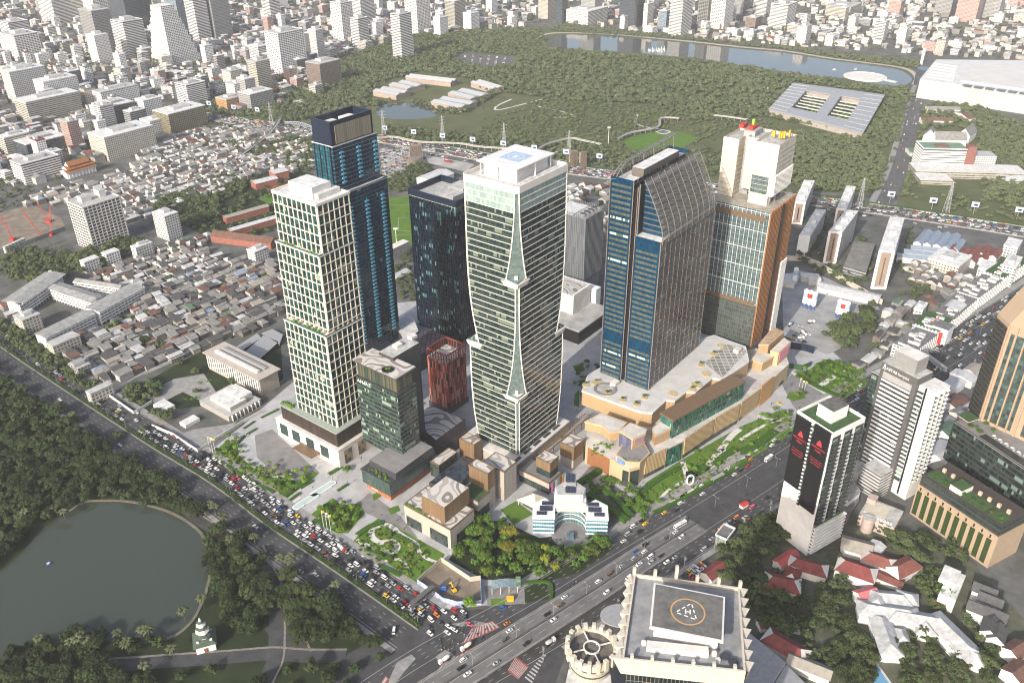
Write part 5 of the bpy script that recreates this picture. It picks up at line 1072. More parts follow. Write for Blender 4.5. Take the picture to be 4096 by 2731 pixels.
def mall():
 r=thing('shopping_mall','long tan shopping mall with ribbed walls, green glass gallery, roof gardens and screens','mall')
 RIB=MG('tan_ribs',[(.43,.30,.17),(.45,.315,.18),(.41,.285,.16)],.7,80,(.3,0),(.27,.18,.10),.6,.3)
 RIB2=MG('gold_ribs',[(.52,.38,.20),(.55,.40,.22)],1.5,80,(.45,0),(.20,.135,.08),.5,.3)
 PLN=M('tan_panel',(.50,.37,.225),.65,.08,.3)
 RT=M('mall_roof',(.52,.50,.47),.9,.3,.08); TER=M('roof_terrace',(.50,.50,.49),.85,.15,.1)
 MG_=MG('mall_green_glass',[(.02,.09,.07),(.03,.13,.10),(.04,.16,.12),(.015,.05,.045)],1.3,3.2,(.07,.07),(.02,.04,.035),.08,.6,blind=(.25,.35,.25),bp=.12)
 def slab(nm,pts,z0,z1,w,rf=RT,cop=None,edge=.5):
  q=ccw(PP(pts,z1)); MB().prism(q,z0,z1,0,1).build(nm,[w,rf],r)
  if cop: MB().prism(off(q,edge),z1-1.2,z1+.3,0,bottom=True).build('roof_edge',cop,r); MB().prism(off(q,-.5),z1+.3,z1+.36).build('roof',rf,r)
  return q
 zl=topz(1440,1117,0,1443,1075)
 q1=slab('lower_wall',[(1345,1022),(1405,1055),(1428,1070),(1446,1076),(1470,1069),(1480,1058),(1570,1012),(1640,965),(1700,930),(1765,880),(1812,835),(1800,800),(1690,800),(1420,930),(1350,965)],0,zl,PLN,RT)
 def face_panel(nm,a,b,z0,z1,m,out=.4):
  p,q=P(*a,zl),P(*b,zl); ang=math.atan2(q[1]-p[1],q[0]-p[0]); f=MB(); f.box(((p[0]+q[0])/2+math.sin(ang)*out/2,(p[1]+q[1])/2-math.cos(ang)*out/2,z0),(math.dist(p,q)-.6,out,z1-z0),ang); return f.build(nm,m,r)
 for a,b in (((1482,1057),(1530,1033)),((1571,1012),(1638,967)),((1643,963),(1698,932)),((1702,928),(1745,897))): face_panel('ribbed_panel',a,b,4.2,zl+2.2,RIB2,.8)
 face_panel('glass_entrance',(1531,1032),(1568,1014),0,zl-.5,MG_,.3)
 for a,b in (((1480,1058),(1530,1033)),((1571,1012),(1698,932)),((1702,928),(1805,842))): face_panel('shop_window',a,b,.2,3.8,SHOP,.3)
 face_panel('glass_corner',(1430,1071),(1446,1076),0,zl-3,SHOP,.4); face_panel('glass_corner',(1447,1076),(1469,1070),0,zl-3,SHOP,.4)
 face_panel('timber_wall',(1350,1025),(1402,1053),1,zl-.5,M('orange_timber',(.27,.12,.055),.7,.15,.5),.3)
 face_panel('gold_wall',(1747,895),(1775,872),0,zl+4,M('gold_panel',(.46,.26,.10),.5,.15,.4),.8)
 zu=topz(1334,967,2,1336.6,897); zu=min(zu,31)
 q3=slab('upper_wall',[(1337,897),(1382,914),(1472,946),(1498,948),(1530,919),(1550,920),(1576,900),(1597,901),(1636,868),(1658,872),(1720,830),(1712,796),(1640,770),(1400,832),(1350,862)],zl-.2,zu,RIB,TER,OFFW,.35)
 zg=topz(1542,1007,zl,1547,965); a,b=P(1547,965,zg),P(1710,876,zg); L=math.dist(a,b); u=((b[0]-a[0])/L,(b[1]-a[1])/L); q=[a,b,(b[0]-u[1]*13,b[1]+u[0]*13),(a[0]-u[1]*13,a[1]+u[0]*13)]
 MB().prism(q,zl-.2,zg,0,1).build('glass_gallery',[MG_,PLN],r); MB().prism(off(q,.6),zg-1.1,zg+.35,0,bottom=True).build('gallery_roof_edge',BRONZE,r); MB().prism(off(q,.35),(zl+zg)/2-.2,(zl+zg)/2+.2,0,bottom=True).build('gallery_band',BRONZE,r)
 MB().prism(ccw(PP([(1618,836),(1667,791),(1718,806),(1659,868)],zu)),zu+.4,zu+.55).build('skylight_grid',MG('dusty_skylight',[(.17,.17,.15),(.22,.22,.20),(.28,.27,.25)],5,5,(.13,.13),(.50,.49,.46),.6,.3),r)
 slab('corner_block',[(1344,968),(1380,949),(1440,970),(1422,990),(1402,993),(1383,977)],zl+4,zl+12,RIB,RT,PLN,.3)
 sb=slab('screen_block',[(1422,989),(1448,971),(1486,986),(1482,996),(1454,1008)],zl-1,zl+14.5,RIB,RT,PLN,.3)
 slab('corner_block',[(1497,985),(1530,957),(1545,965),(1540,985),(1505,1002)],zl,zl+9,RIB,RT,PLN,.3)
 slab('terrace_ledge',[(1415,1045),(1440,1060),(1470,1062),(1492,1040),(1480,1020),(1430,1020)],zl,zl+4.2,PLN,PAVED,PLN,.3)
 zz=zl+14.5
 def screen(a,b,z0,z1,m,nm='advert_screen',ztop=zz):
  p,q=P(*a,ztop),P(*b,ztop); ang=math.atan2(q[1]-p[1],q[0]-p[0]); f=MB(); f.box(((p[0]+q[0])/2+math.sin(ang)*.5,(p[1]+q[1])/2-math.cos(ang)*.5,z0),(math.dist(p,q)*.86,.5,z1-z0),ang); return f.build(nm,m,r),p,q,ang
 SCR=M('dark_screen',(.05,.06,.10),.3,.3,.2,emit=.15,col2=(.16,.16,.26)); SC2=M('blue_screen',(.05,.16,.40),.3,.3,.25,emit=.25,col2=(.25,.30,.42))
 screen((1422,989),(1453,1007),zl+1,zz-1.5,SCR); screen((1455,1007),(1481,996),zz-6,zz-1,M('poster_wall',(.40,.20,.16),.6,.5,.7,col2=(.20,.22,.32)))
 p,q=P(1440,1060,zl+4),P(1490,1040,zl+4); 
 screen((1418,1047),(1438,1059),zl+.6,zl+3.6,SC2,ztop=zl+4.2); screen((1442,1061),(1488,1043),zl+.6,zl+3.6,SC2,ztop=zl+4.2)
 slab('end_block',[(1743,791),(1776,752),(1800,762),(1766,791)],zl,35,RIB,M('rusty_roof',(.42,.30,.20),.9,.4,.15),PLN,.3)
 slab('end_block',[(1725,826),(1740,808),(1783,815),(1752,834)],zl,26,RIB,RT,PLN,.3)
 e=slab('pink_screen_block',[(1770,805),(1801,776),(1815,786),(1789,810)],zl,31,PLN,RT,PLN,.3)
 s,p,q,ang=screen((1789,810),(1815,786),zl+4,30,M('pink_screen',(.62,.24,.30),.4,.12,.2,emit=.12,col2=(.50,.12,.18)),ztop=31)
 for u,v,rr in ((1345,885,3),(1370,880,4.5),(1395,905,3.5),(1430,920,3),(1462,930,3),(1480,915,2.5),(1545,905,4),(1600,885,4.5),(1622,860,4),(1610,840,3),(1640,815,3.5),(1655,795,3.5),(1590,895,3)):
  x,y=P(u,v,zu); MB().cyl((x,y),rr,zu+.3,zu+.9,14).build('roof_planter',M('planter_sand',(.48,.38,.22),.9,.2,.3),r); 
  if R.random()<.75: YOUNG.append((x,y,zu+.8,R.uniform(1.5,2.2),R.uniform(3,4),'grove'))
 x,y=P(1390,895,zu); MB().cyl((x,y),7.5,zu+.3,zu+.45,26,0).build('roof_amphitheatre',M('stained_deck',(.38,.37,.36),.9,.5,.3),r); MB().ring((x,y),7.5,9.5,zu+.3,zu+1.0,26).build('amphitheatre_steps',PAVED,r)
 for u,v in ((1412,884),(1693,808)): x,y=P(u,v,zu); MB().box((x,y,zu+.3),(7,5,3),A_R).build('roof_kiosk',OFFW,r)
 for i in range(60):
  t=R.random(); x,y=P(1560+150*t,1003-95*t-4+R.uniform(-3,1),zl); BUSHES.append((x,y,zl+1.2,R.uniform(.7,1.3)))
 for i in range(26): x,y=P(1355+R.uniform(0,55),1020+R.uniform(0,28),zl); BUSHES.append((x,y,zl+.2,R.uniform(.8,1.6)))
 for i in range(10): x,y=P(1425+R.uniform(0,60),1052+R.uniform(-3,6),zl+4); BUSHES.append((x,y,zl+4.2,R.uniform(.6,1.0)))
mall()
# ================================================================ right-hand towers
def rectc(u,v,z,w,d,a): x,y=P(u,v,z); return rect(x,y,w,d,math.radians(a))
def black_screen_tower():
 r=thing('apartment_tower','white apartment tower with two huge black advertising screens and a green roof deck','tower')
 h=100; o=P(1913,1001,h); er=(math.cos(math.radians(33)),math.sin(math.radians(33))); el=(math.cos(math.radians(121)),math.sin(math.radians(121)))
 q=quadfp(o,31,29,er,el); MB().prism(q,0,h,0,1).build('wall',[WHITE,GGREEN],r)
 w=MB(); s=off(q,.0); t=off(q,-.5)
 for i in range(4): w.wall(s[i],s[(i+1)%4],h,h+2.2); w.wall(t[(i+1)%4],t[i],h,h+2.2); w.face([(*s[i],h+2.2),(*s[(i+1)%4],h+2.2),(*t[(i+1)%4],h+2.2),(*t[i],h+2.2)])
 w.build('parapet',WHITE,r)
 MB().prism(quadfp(fr(o,9,9,er,el),15,12,er,el),h,h+9,0,1).build('plant_room',[WHITE,M('stained_dark_roof',(.12,.12,.115),.9,.5,.3)],r)
 for a0,a1,z0 in ((1.0,13.5,36),(16.0,28.5,46)):
  f=MB(); m=fr(o,-.6,(a0+a1)/2,er,el); an=math.radians(121); f.box((m[0],m[1],z0),(a1-a0,1.2,h-z0+(1.5 if a0<5 else 0)),an); sc=f.build('advert_screen',BLACK,r)
  RT_=M('red_lettering',(.45,.045,.05),.5,0,emit=.12); b0=fr(o,-1.25,a1-1.5,er,el)
  zt=h-14 if a0<5 else h-16
  for i,(s_,sz,dz) in enumerate((('REIGNWOOD',1.75,0),('PARK',2.0,-2.4))): 
   txt(r,s_,fr(o,-1.3,(a0+a1)/2,er,el),zt+dz,sz,an+math.pi,RT_,'screen_lettering',align='CENTER',thick=.03)
  tr=MB(); c=fr(o,-1.3,(a0+a1)/2,er,el)
  for k,(ww,zz) in enumerate(((4.2,3.2),(3.2,4.6),(1.8,6.0))): tr.box((c[0],c[1],zt+zz-1.2),(ww,.1,1.2),an)
  tr.build('screen_tree_emblem',RT_,r)
  for i,s_ in enumerate(('THE WORLD CLASS','HOSPITALITY BRAND','AND WELLNESS')): txt(r,s_,fr(o,-1.3,(a0+a1)/2,er,el),zt-9-i*1.9,1.05,an+math.pi,RT_,'screen_small_print',align='CENTER',thick=.03)
 f=MB(); g=MB(); m=fr(o,-.1,14.75,er,el)
 g.box((m[0],m[1],34),(2.2,.4,h-34),math.radians(121)); g.build('window_slot',DGL,r)
 z=36
 while z<h: f.box((*fr(o,-.5,15.4,er,el),z),(1.4,1.2,.9),math.radians(121)); z+=3
 f.build('slot_balconies',WHITE,r)
 for k,(t0,t1) in enumerate(((.5,8),(12,19),(22.5,30))):
  d=MB(); m=fr(o,(t0+t1)/2,-.1,er,el); d.box((m[0],m[1],26),(t1-t0,.5,h-28),math.radians(33)); d.build('recessed_glazing',DGL,r)
  f=MB(); z=27
  while z<h-3: f.box((*fr(o,(t0+t1)/2,-1.0,er,el),z),(t1-t0-.6,2.0,.35),math.radians(33)); f.box((*fr(o,(t0+t1)/2,-1.9,er,el),z+.35),(t1-t0-.6,.12,.85),math.radians(33)); z+=3.05
  f.build('balcony_stack',M('balcony_dark',(.07,.075,.075),.5,.2,.5),r)
 f=MB()
 for k in range(8): f.box((*fr(o,16,-1.2,er,el),3+k*2.9),(31,3.2,1.1),math.radians(33))
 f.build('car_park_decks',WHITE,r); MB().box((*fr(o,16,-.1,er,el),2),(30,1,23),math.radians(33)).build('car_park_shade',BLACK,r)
 for i in range(14): p=fr(o,2+i*2.1,-1.5,er,el); BUSHES.append((p[0],p[1],26.3,R.uniform(.8,1.6)))
black_screen_tower()
def grey_hotel():
 r=thing('hotel_tower','grey framed hotel tower with white balcony bands and white rooftop lettering','tower')
 h=100; o=(277.1,494.9); e1=math.radians(33); er=(math.cos(e1),math.sin(e1)); e2=math.radians(123); el=(math.cos(e2),math.sin(e2))
 GF=M('grey_frame',(.10,.10,.10),.6,.15,.3)
 q=quadfp(o,17,28.5,er,el); MB().prism(q,0,h,0,1).build('wall',[GF,ROOF],r)
 a0,a1=3,25.5; m=fr(o,-.1,(a0+a1)/2,er,el); MB().box((m[0],m[1],12),(a1-a0,.5,h-24),e2).build('front_glazing',MG('hotel_front_glass',[(.02,.025,.028),(.035,.042,.045),(.05,.06,.06)],1.7,3.3,(.08,.06),(.05,.05,.05),.1,.5,blind=(.2,.22,.2),bp=.1),r)
 f=MB(); z=12
 while z<h-12: f.box((*fr(o,-.6,(a0+a1)/2,er,el),z),(a1-a0,1.3,1.15),e2); z+=3.55
 f.build('front_bands',WHITE,r); MB().box((*fr(o,-.3,(a0+a1)/2,er,el),h-11.5),(a1-a0,.6,5),e2).build('front_panel',M('pale_grey_panel',(.33,.33,.33),.6,.1,.3),r)
 txt(r,'AETAS lumpini',fr(o,-.75,24,er,el),h-3.2,3.0,e2+math.pi,WHITE,'rooftop_sign')
 f=MB(); c=fr(o,-.75,26,er,el); f.beam((*fr(o,-.75,26.4,er,el),h-5),(*fr(o,-.75,25.4,er,el),h-.5),.35); f.beam((*fr(o,-.75,24.7,er,el),h-5),(*fr(o,-.75,25.4,er,el),h-.5),.35); f.build('sign_emblem',WHITE,r)
 MB().prism(quadfp(fr(o,3,5,er,el),13,18,er,el),h,h+11,0,1).build('plant_room',[M('grey_cladding',(.24,.24,.24),.6,.15,.3),OFFW],r)
 w=quadfp(fr(o,4,-12,er,el),17,12,er,el); hw=94; MB().prism(w,0,hw,0,1).build('white_wing',[WHITE,ROOFL],r)
 f=MB(); z=16
 while z<hw-3: 
  for t in (3,9,14.5): f.box((*fr(w[0],t,-.7,er,el),z),(3,1.4,1.0),e1)
  f.box((*fr(w[0],-.6,9.5,er,el),z),(4.5,1.6,.9),e2); z+=3.55
 f.build('balcony_stack',WHITE,r); g=MB()
 for t in (3,9,14.5): g.box((*fr(w[0],t,-.08,er,el),15),(3.2,.3,hw-18),e1)
 g.box((*fr(w[0],-.08,9.8,er,el),12),(4.2,.3,hw-15),e2); g.build('balcony_glazing',DGL,r)
 MB().box((*fr(w[0],-.3,6.6,er,el),2),(1.1,.8,hw-2),e2).build('dark_stripe',BLACK,r)
 s=quadfp(fr(o,1,28.5,er,el),15,6,er,el); tower(r,s,4,h-12,3.5,DGL,GF,.3,.2,GF,par=.3)
 t=thing('hotel_annexe','pale grey louvred car park annexe at the foot of the grey hotel tower','building'); b=quadfp(fr(o,-14,0,er,el),14,16,er,el); MB().prism(b,0,22,0,1).build('wall',[MW('louvre_wall',(.48,.48,.47),(.05,.05,.05),5,2.8,1,.4,band=True,rv=0),ROOF],t)
 t=thing('hotel_podium','low flat podium in front of the grey hotel tower','building'); b=quadfp(fr(o,-15,17,er,el),14,22,er,el); MB().prism(b,0,13,0,1).build('wall',[STNP,ROOF],t); MB().box((*fr(o,-16,26,er,el),8),(18,7,1),e2).build('entrance_canopy',STEEL,t)
grey_hotel()
def brown_tower():
 r=thing('brown_tower','tall tan and dark glass tower at the right edge with a stepped sloping top','tower')
 o=P(2247.6,965.5,45); e1=math.radians(-52); er=(math.cos(e1),math.sin(e1)); e2=math.radians(91); el=(math.cos(e2),math.sin(e2))
 hs=topz(2247.6,965.5,45,2319,745); TB=M('tan_concrete',(.36,.275,.195),.8,.08,.3)
 q=quadfp(o,40,16,er,el)
 MB().prism(q,0,hs,0,0).build('wall',TB,r)
 f=MB(); f.wall(fr(o,-.4,15.8,er,el),fr(o,-.4,.5,er,el),45,hs-3,0,0,0); f.build('dark_banded_side',MG('brown_bands',[(.025,.035,.035),(.035,.045,.045)],1.8,3.7,(.04,.45),(.055,.045,.04),.1,.6),r)
 for a,w_ in ((2.6,2.6),(6.6,5.2),(13.2,5.2),(19.6,2.2),(29,4)):
  f=MB(); f.wall(fr(o,a,-.45,er,el),fr(o,a+w_,-.45,er,el),48,hs-6); f.build('window_column',MG('brown_tower_windows',[(.05,.10,.10),(.03,.05,.05),(.06,.13,.13),(.04,.07,.07)],2.3,3.7,(.07,.22),(.06,.045,.035),.1,.6),r)
 f=MB(); fins(f,o,fr(o,26,0,er,el),6.2,.9,1.1,45,hs,inset=.6); f.build('tan_piers',TB,r)
 f=MB(); a=q; b=quadfp(fr(o,17,0,er,el),23,16,er,el); f.frustum(a,hs,b,hs+42,0); f.build('sloping_shoulder',MG('shoulder_panels',[(.37,.285,.205),(.36,.28,.20)],3,3,(.03,.03),(.29,.22,.16),.8,.3),r); MB().prism(b,hs+42,hs+60,0).build('upper_shaft',TB,r)
 a=P(2191,968,45); b=P(2352,1076,45); an=math.atan2(b[1]-a[1],b[0]-a[0]); u=(math.cos(an),math.sin(an)); v=(-u[1],u[0]); q=[a,(a[0]+u[0]*90,a[1]+u[1]*90),(a[0]+u[0]*90+v[0]*46,a[1]+u[1]*90+v[1]*46),(a[0]+v[0]*46,a[1]+v[1]*46)]
 t=thing('dark_glass_block','dark green glass block with a long pool and tree terrace on its roof','building')
 BD=M('brown_spandrel',(.06,.05,.043),.6,.2,.4); tower(t,q,0,45,4.1,MG('terrace_block_glass',[(.012,.025,.025),(.02,.035,.035),(.03,.055,.05)],1.7,4.1,(.04,.04),(.02,.025,.025),.07,.6,blind=(.16,.24,.22),bp=.2),BD,1.0,.2,BD,roof=PAVED,par=.5)
 loc=lambda x,y:(a[0]+u[0]*x+v[0]*y,a[1]+u[1]*x+v[1]*y)
 MB().box((*loc(52,5),45.3),(62,6.5,.25),an).build('rooftop_pool',M('dark_pool_water',(.03,.035,.035),.08,0),t)
 MB().box((*loc(16,12),45.2),(17,15,.3),an).build('terrace_paving',PAVED,t); MB().box((*loc(4,9),49),(10,12,.5),an,0,1).build('canopy_roof',[OFFW,GGREEN],t)
 for x,y in ((0.5,5),(7.5,5),(.5,13)): MB().box((*loc(x,y),45.2),(.4,.4,3.9),an).build('canopy_post',BRONZE,t)
 for x,y in ((11,4),(15,5),(19,4),(22,14),(13,17)): YOUNG.append((*loc(x,y),45.3,R.uniform(1.8,2.6),R.uniform(3,4.4),'grove'))
 for i in range(9): x,y=loc(26+i*5.2,10.3); MB().cyl((x,y),1.5,46.8,47.6,10,r2=.1).build('pool_umbrella',OFFW,t); MB().box((*loc(27.5+i*5.2,10.6),45.4),(1.8,.7,.4),an+math.pi/2).build('sun_lounger',OFFW,t)
 h1=topz(2088,1178,0,2115,1090); a2=P(2115,1090,h1); b2=P(2352,1246,h1); an2=math.atan2(b2[1]-a2[1],b2[0]-a2[0]); u2=(math.cos(an2),math.sin(an2)); v2=(-u2[1],u2[0]); L2=62
 l2=lambda x,y:(a2[0]+u2[0]*x+v2[0]*y,a2[1]+u2[1]*x+v2[1]*y)
 t=thing('tan_podium','tan arched podium with green wall panels and lawns on its roof terrace','building'); q=[l2(0,0),l2(L2,0),l2(L2,30),l2(0,30)]
 MB().prism(q,0,h1-8,0).build('wall',TB,t); MB().prism(off(q,-.6),h1-8,h1,0,1).build('glazed_storey',[MG('podium_glazing',[(.02,.035,.035),(.03,.05,.05)],1.6,4,(.06,.3),(.055,.047,.04),.08,.6),BD],t)
 for i in range(10):
  x=3+i*6.0
  MB().box((*l2(x,-.15),2),(3.4,.5,h1-15),an2).build('green_wall',M('green_wall_leaves',(.03,.055,.014),.95,.5,.9),t); MB().box((*l2(x,-.12),h1-11.8),(.9,.45,2.4),an2).build('window',BLACK,t)
 for x,w in ((10,16),(36,20),(54,10)): MB().box((*l2(x,9),h1),(w,11,.35),an2).build('roof_lawn',GGREEN,t)
 MB().box((*l2(24,10),h1),(9,12,4.2),an2,0,1).build('garden_pavilion',[OFFW,GGREEN],t)
 for i in range(8): x,y=l2(6+i*7,16.5); MB().box((x,y,h1),(2.2,1.6,3),an2).build('garden_portal',TAN,t); YOUNG.append((*l2(8+i*7,6),h1+.3,1.8,3.0,'grove'))
brown_tower()
def helipad_tower():
 r=thing('helipad_tower','cream tiled tower with stepped fins and a dark rooftop helipad, at the bottom edge','tower')
 z=143; q=[P(1428,1518,z),P(1712,1548,z),P(1698,1354,z),P(1456,1322,z)]; q=ccw(q)
 CT=MG('cream_tiles',[(.52,.475,.40),(.55,.50,.42),(.50,.455,.38)],1.2,1.2,(.03,.03),(.42,.37,.29),.5,.4)
 MB().prism(off(q,-2.2),0,z-6,0).build('glass_wall',MG('helipad_tower_glass',[(.012,.018,.02),(.02,.03,.032)],1.6,3.6,(.07,.05),(.3,.27,.22),.07,.6),r)
 MB().prism(q,z-7,z,0,1,bottom=True).build('cornice',[CT,M('grey_roof_deck',(.26,.265,.275),.9,.3,.2)],r)
 a,b,c,d=q
 w=MB(); t=off(q,-.8)
 for i in range(4): w.wall(q[i],q[(i+1)%4],z,z+1.6); w.wall(t[(i+1)%4],t[i],z,z+1.6); w.face([(*q[i],z+1.6),(*q[(i+1)%4],z+1.6),(*t[(i+1)%4],z+1.6),(*t[i],z+1.6)])
 w.build('parapet',CT,r)
 for e0,e1,n in ((q[3],q[0],8),(q[1],q[2],8)):
  an=math.atan2(e1[1]-e0[1],e1[0]-e0[0]); nx,ny=math.sin(an),-math.cos(an); L=math.dist(e0,e1)
  for i in range(n):
   s=(i+.55)/n; p=(e0[0]+(e1[0]-e0[0])*s,e0[1]+(e1[1]-e0[1])*s); f=MB(); k=L/n*.46; ux,uy=math.cos(an),math.sin(an)
   P3=lambda t,o,zz:(p[0]+ux*t+nx*o,p[1]+uy*t+ny*o,zz)
   f.face([P3(-k,0,z-7),P3(k,0,z-7),P3(k,3.6,z+1),P3(-k,1.2,z+1)]); f.face([P3(-k,0,z+1.4),P3(k,0,z+1.4),P3(-k,1.2,z+1)]); f.face([P3(-k,1.2,z+1),P3(k,3.6,z+1),P3(k,0,z+1.4),P3(-k,0,z+1.4)]); f.face([P3(k,0,z-7),P3(k,0,z+1.4),P3(k,3.6,z+1)]); f.build('cornice_fin',CT,r)
 n=6
 for i in range(n):
  s=i/(n-1); p=(q[3][0]+(q[2][0]-q[3][0])*s,q[3][1]+(q[2][1]-q[3][1])*s); MB().box((p[0],p[1],z-4),(1.3,1.3,9+(4 if i in(2,) else 0)),0).build('roof_post',CT,r)
 for i in range(6):
  s=(i+.5)/6; p=(q[0][0]+(q[1][0]-q[0][0])*s,q[0][1]+(q[1][1]-q[0][1])*s); MB().box((p[0],p[1]+1,z),(1.1,1.4,3.4),0).build('roof_post',CT,r)
 zp=150; pq=ccw([P(1497,1436,zp),P(1657,1468,zp),P(1661,1372,zp),P(1506,1341,zp)])
 MB().prism(off(pq,-1),z,zp-1,0).build('helipad_base',OFFW,r); MB().prism(off(pq,.8),zp-1.2,zp-.1,0,bottom=True).build('helipad_rim',OFFW,r); hp=MB().prism(pq,zp-.2,zp,0).build('helipad',M('dark_stained_pad',(.17,.165,.155),.9,.55,.22,col2=(.09,.09,.088)),r)
 cx,cy=P(1580,1404,zp); cx-=0; MB().ring((cx,cy),6.4,7.0,zp+.02,zp+.06,40).build('helipad_circle',M('orange_ring_paint',(.50,.30,.12),.8,.2,.5),hp)
 f=MB(); an=math.radians(-10); lp=lambda x,y:(cx+x*math.cos(an)-y*math.sin(an),cy+x*math.sin(an)+y*math.cos(an))
 for x,y,w,d,a_ in ((-.9,0,.5,2.4,0),(.9,0,.5,2.4,0),(0,0,1.6,.5,0)): f.box((*lp(x,y),zp+.03),(w,d,.04),an)
 f.build('helipad_letter',WHITE,hp); f=MB()
 for s in range(3):
  for t in (.18,.5,.82):
   a0=2*math.pi*s/3+math.pi/2-.3; a1=a0+2*math.pi/3; x=5*(math.cos(a0)*(1-t)+math.cos(a1)*t); y=5*(math.sin(a0)*(1-t)+math.sin(a1)*t); f.box((*lp(x,y),zp+.03),(1.7,.5,.04),an+math.atan2(math.sin(a1)-math.sin(a0),math.cos(a1)-math.cos(a0)))
 f.build('helipad_triangle',WHITE,hp)
 for u,v in ((1478,1480),(1640,1505),(1648,1520)):
  x,y=P(u,v,z); MB().box((x,y,z),(1.6,1.2,2.2),.2).build('air_unit',OFFW,r)
 for u,v in ((1665,1512),(1683,1525)):
  x,y=P(u,v,z); MB().cyl((x,y),.3,z+.8,z+1.4,16,0,r2=2.0).build('satellite_dish',DARKM,r)
 MB().box((*P(1555,1495,z),z),(24,3.5,2.6),math.radians(-8)).build('roof_stair_block',OFFW,r)
 r=thing('round_tower','cylindrical cream tower with a crown of tiled blocks around its round roof','tower'); z=75; c=P(1359,1484,z); RR=12.5
 MB().cyl(c,RR*.86,0,z-2,40).build('round_wall',[MG('round_tower_wall',[(.4,.37,.31),(.43,.40,.34)],2,4,(.03,.25),(.03,.035,.035),.5,.4)],r)
 MB().cyl(c,RR*.85,z-2,z-1.9,40).build('roof',M('dirty_round_roof',(.15,.14,.125),.95,.5,.3),r); MB().ring(c,RR*.86,RR,z-4,z,40).build('crown_ring',CT,r)
 for i in range(18):
  a=2*math.pi*i/18; MB().box((c[0]+RR*.97*math.cos(a),c[1]+RR*.97*math.sin(a),z-4.5),(2.2,1.9,7),a).build('crown_block',CT,r)
 MB().ring(c,3.6,4.3,z-.8,z-.2,24).build('inner_ring',OFFW,r)
 for i in range(4):
  a=math.pi/2*i+.3; f=MB(); f.beam((c[0]+4*math.cos(a),c[1]+4*math.sin(a),z-.6),(c[0]+RR*.86*math.cos(a),c[1]+RR*.86*math.sin(a),z-.6),.5,.7); f.build('roof_beam',OFFW,r)
 for i in range(4):
  a=math.pi/2*i+.8; MB().cyl((c[0]+4*math.cos(a),c[1]+4*math.sin(a)),.35,z-2,z-.3,8).build('inner_post',OFFW,r)
 r=thing('pipe_roof_block','white roofed block with a row of pipes beside the round tower','building'); zc=62; q=ccw([P(1292,1600,zc),P(1408,1600,zc),P(1402,1548,zc),P(1306,1536,zc)]); MB().prism(q,0,zc,0,1).build('wall',[OFFW,ROOFL],r)
 for i in range(7): x,y=P(1318+i*12,1545,zc); MB().cyl((x,y),.8,zc,zc+1.5,10).build('roof_pipe',STEEL,r)
 r=thing('curved_canopy','grey curved roof canopy behind the round tower beside the road','canopy'); zc=14; f=MB(); c=P(1428,1412,zc); a_=[(c[0]+13*math.cos(t),c[1]+9*math.sin(t)) for t in [i*math.pi/14 for i in range(0,29)]]; f.prism(a_,zc-1,zc,0,bottom=True); f.build('roof',M('grey_sheet_roof',(.30,.305,.31),.6,.15,.5),r); MB().cyl(c,6,0,zc-1,16).build('base',DARKM,r)
helipad_tower()
# ================================================================ city around
def sc(u,v): x,y=P(u,v); return _F/K/math.sqrt(x*x+y*y+H*H)
def wallmats():
 o={}
 o['white']=MW('white_punched',(.72,.71,.69),(.07,.08,.085),3.2,3.2,.6,.5); o['cream']=MW('cream_punched',(.56,.52,.45),(.08,.08,.08),3.2,3.2,.55,.5)
 o['grey']=MW('grey_punched',(.34,.34,.34),(.05,.055,.06),3.0,3.3,.6,.52); o['dark']=MW('dark_punched',(.11,.11,.115),(.04,.05,.055),2.6,3.4,.7,.55)
 o['band']=MW('banded_wall',(.72,.71,.69),(.08,.09,.095),3,3.4,1,.46,band=True); o['bandc']=MW('banded_cream',(.50,.47,.40),(.08,.085,.085),3,3.3,1,.46,band=True); o['bandg']=MW('banded_grey',(.33,.33,.33),(.05,.055,.06),3,3.4,1,.48,band=True)
 o['pink']=MW('pink_punched',(.48,.33,.29),(.07,.07,.075),3,3.2,.55,.5); o['brown']=MW('brown_punched',(.20,.15,.125),(.06,.065,.07),3.2,3.2,.5,.6); o['olive']=MW('olive_punched',(.25,.22,.13),(.04,.042,.045),3.4,3.3,.62,.6)
 o['glassd']=MG('far_dark_glass',[(.03,.045,.06),(.045,.06,.075),(.06,.075,.09)],2.4,3.6,(.08,.12),(.10,.11,.12),.1,.6); o['glassb']=MG('far_blue_glass',[(.10,.15,.20),(.14,.19,.24),(.18,.23,.28)],2.4,3.6,(.08,.12),(.30,.32,.34),.1,.6); o['orange']=MW('orange_punched',(.48,.27,.10),(.1,.1,.1),3,3.2,.6,.55)
 return o
WM=wallmats(); GL0=MG('block_window_glass',[(.03,.036,.04),(.05,.056,.06),(.075,.08,.08),(.02,.022,.025)],1.6,3.3,(.08,.06),(.12,.12,.12),.12,.5)
BW_={'white':WHITE,'cream':BEIGE,'offw':OFFW,'grey':GREYC,'dark':DARKM}
FOOT=[]
def reg(poly): FOOT.append((poly,min(p[0] for p in poly),max(p[0] for p in poly),min(p[1] for p in poly),max(p[1] for p in poly))); NOGO.append(poly)
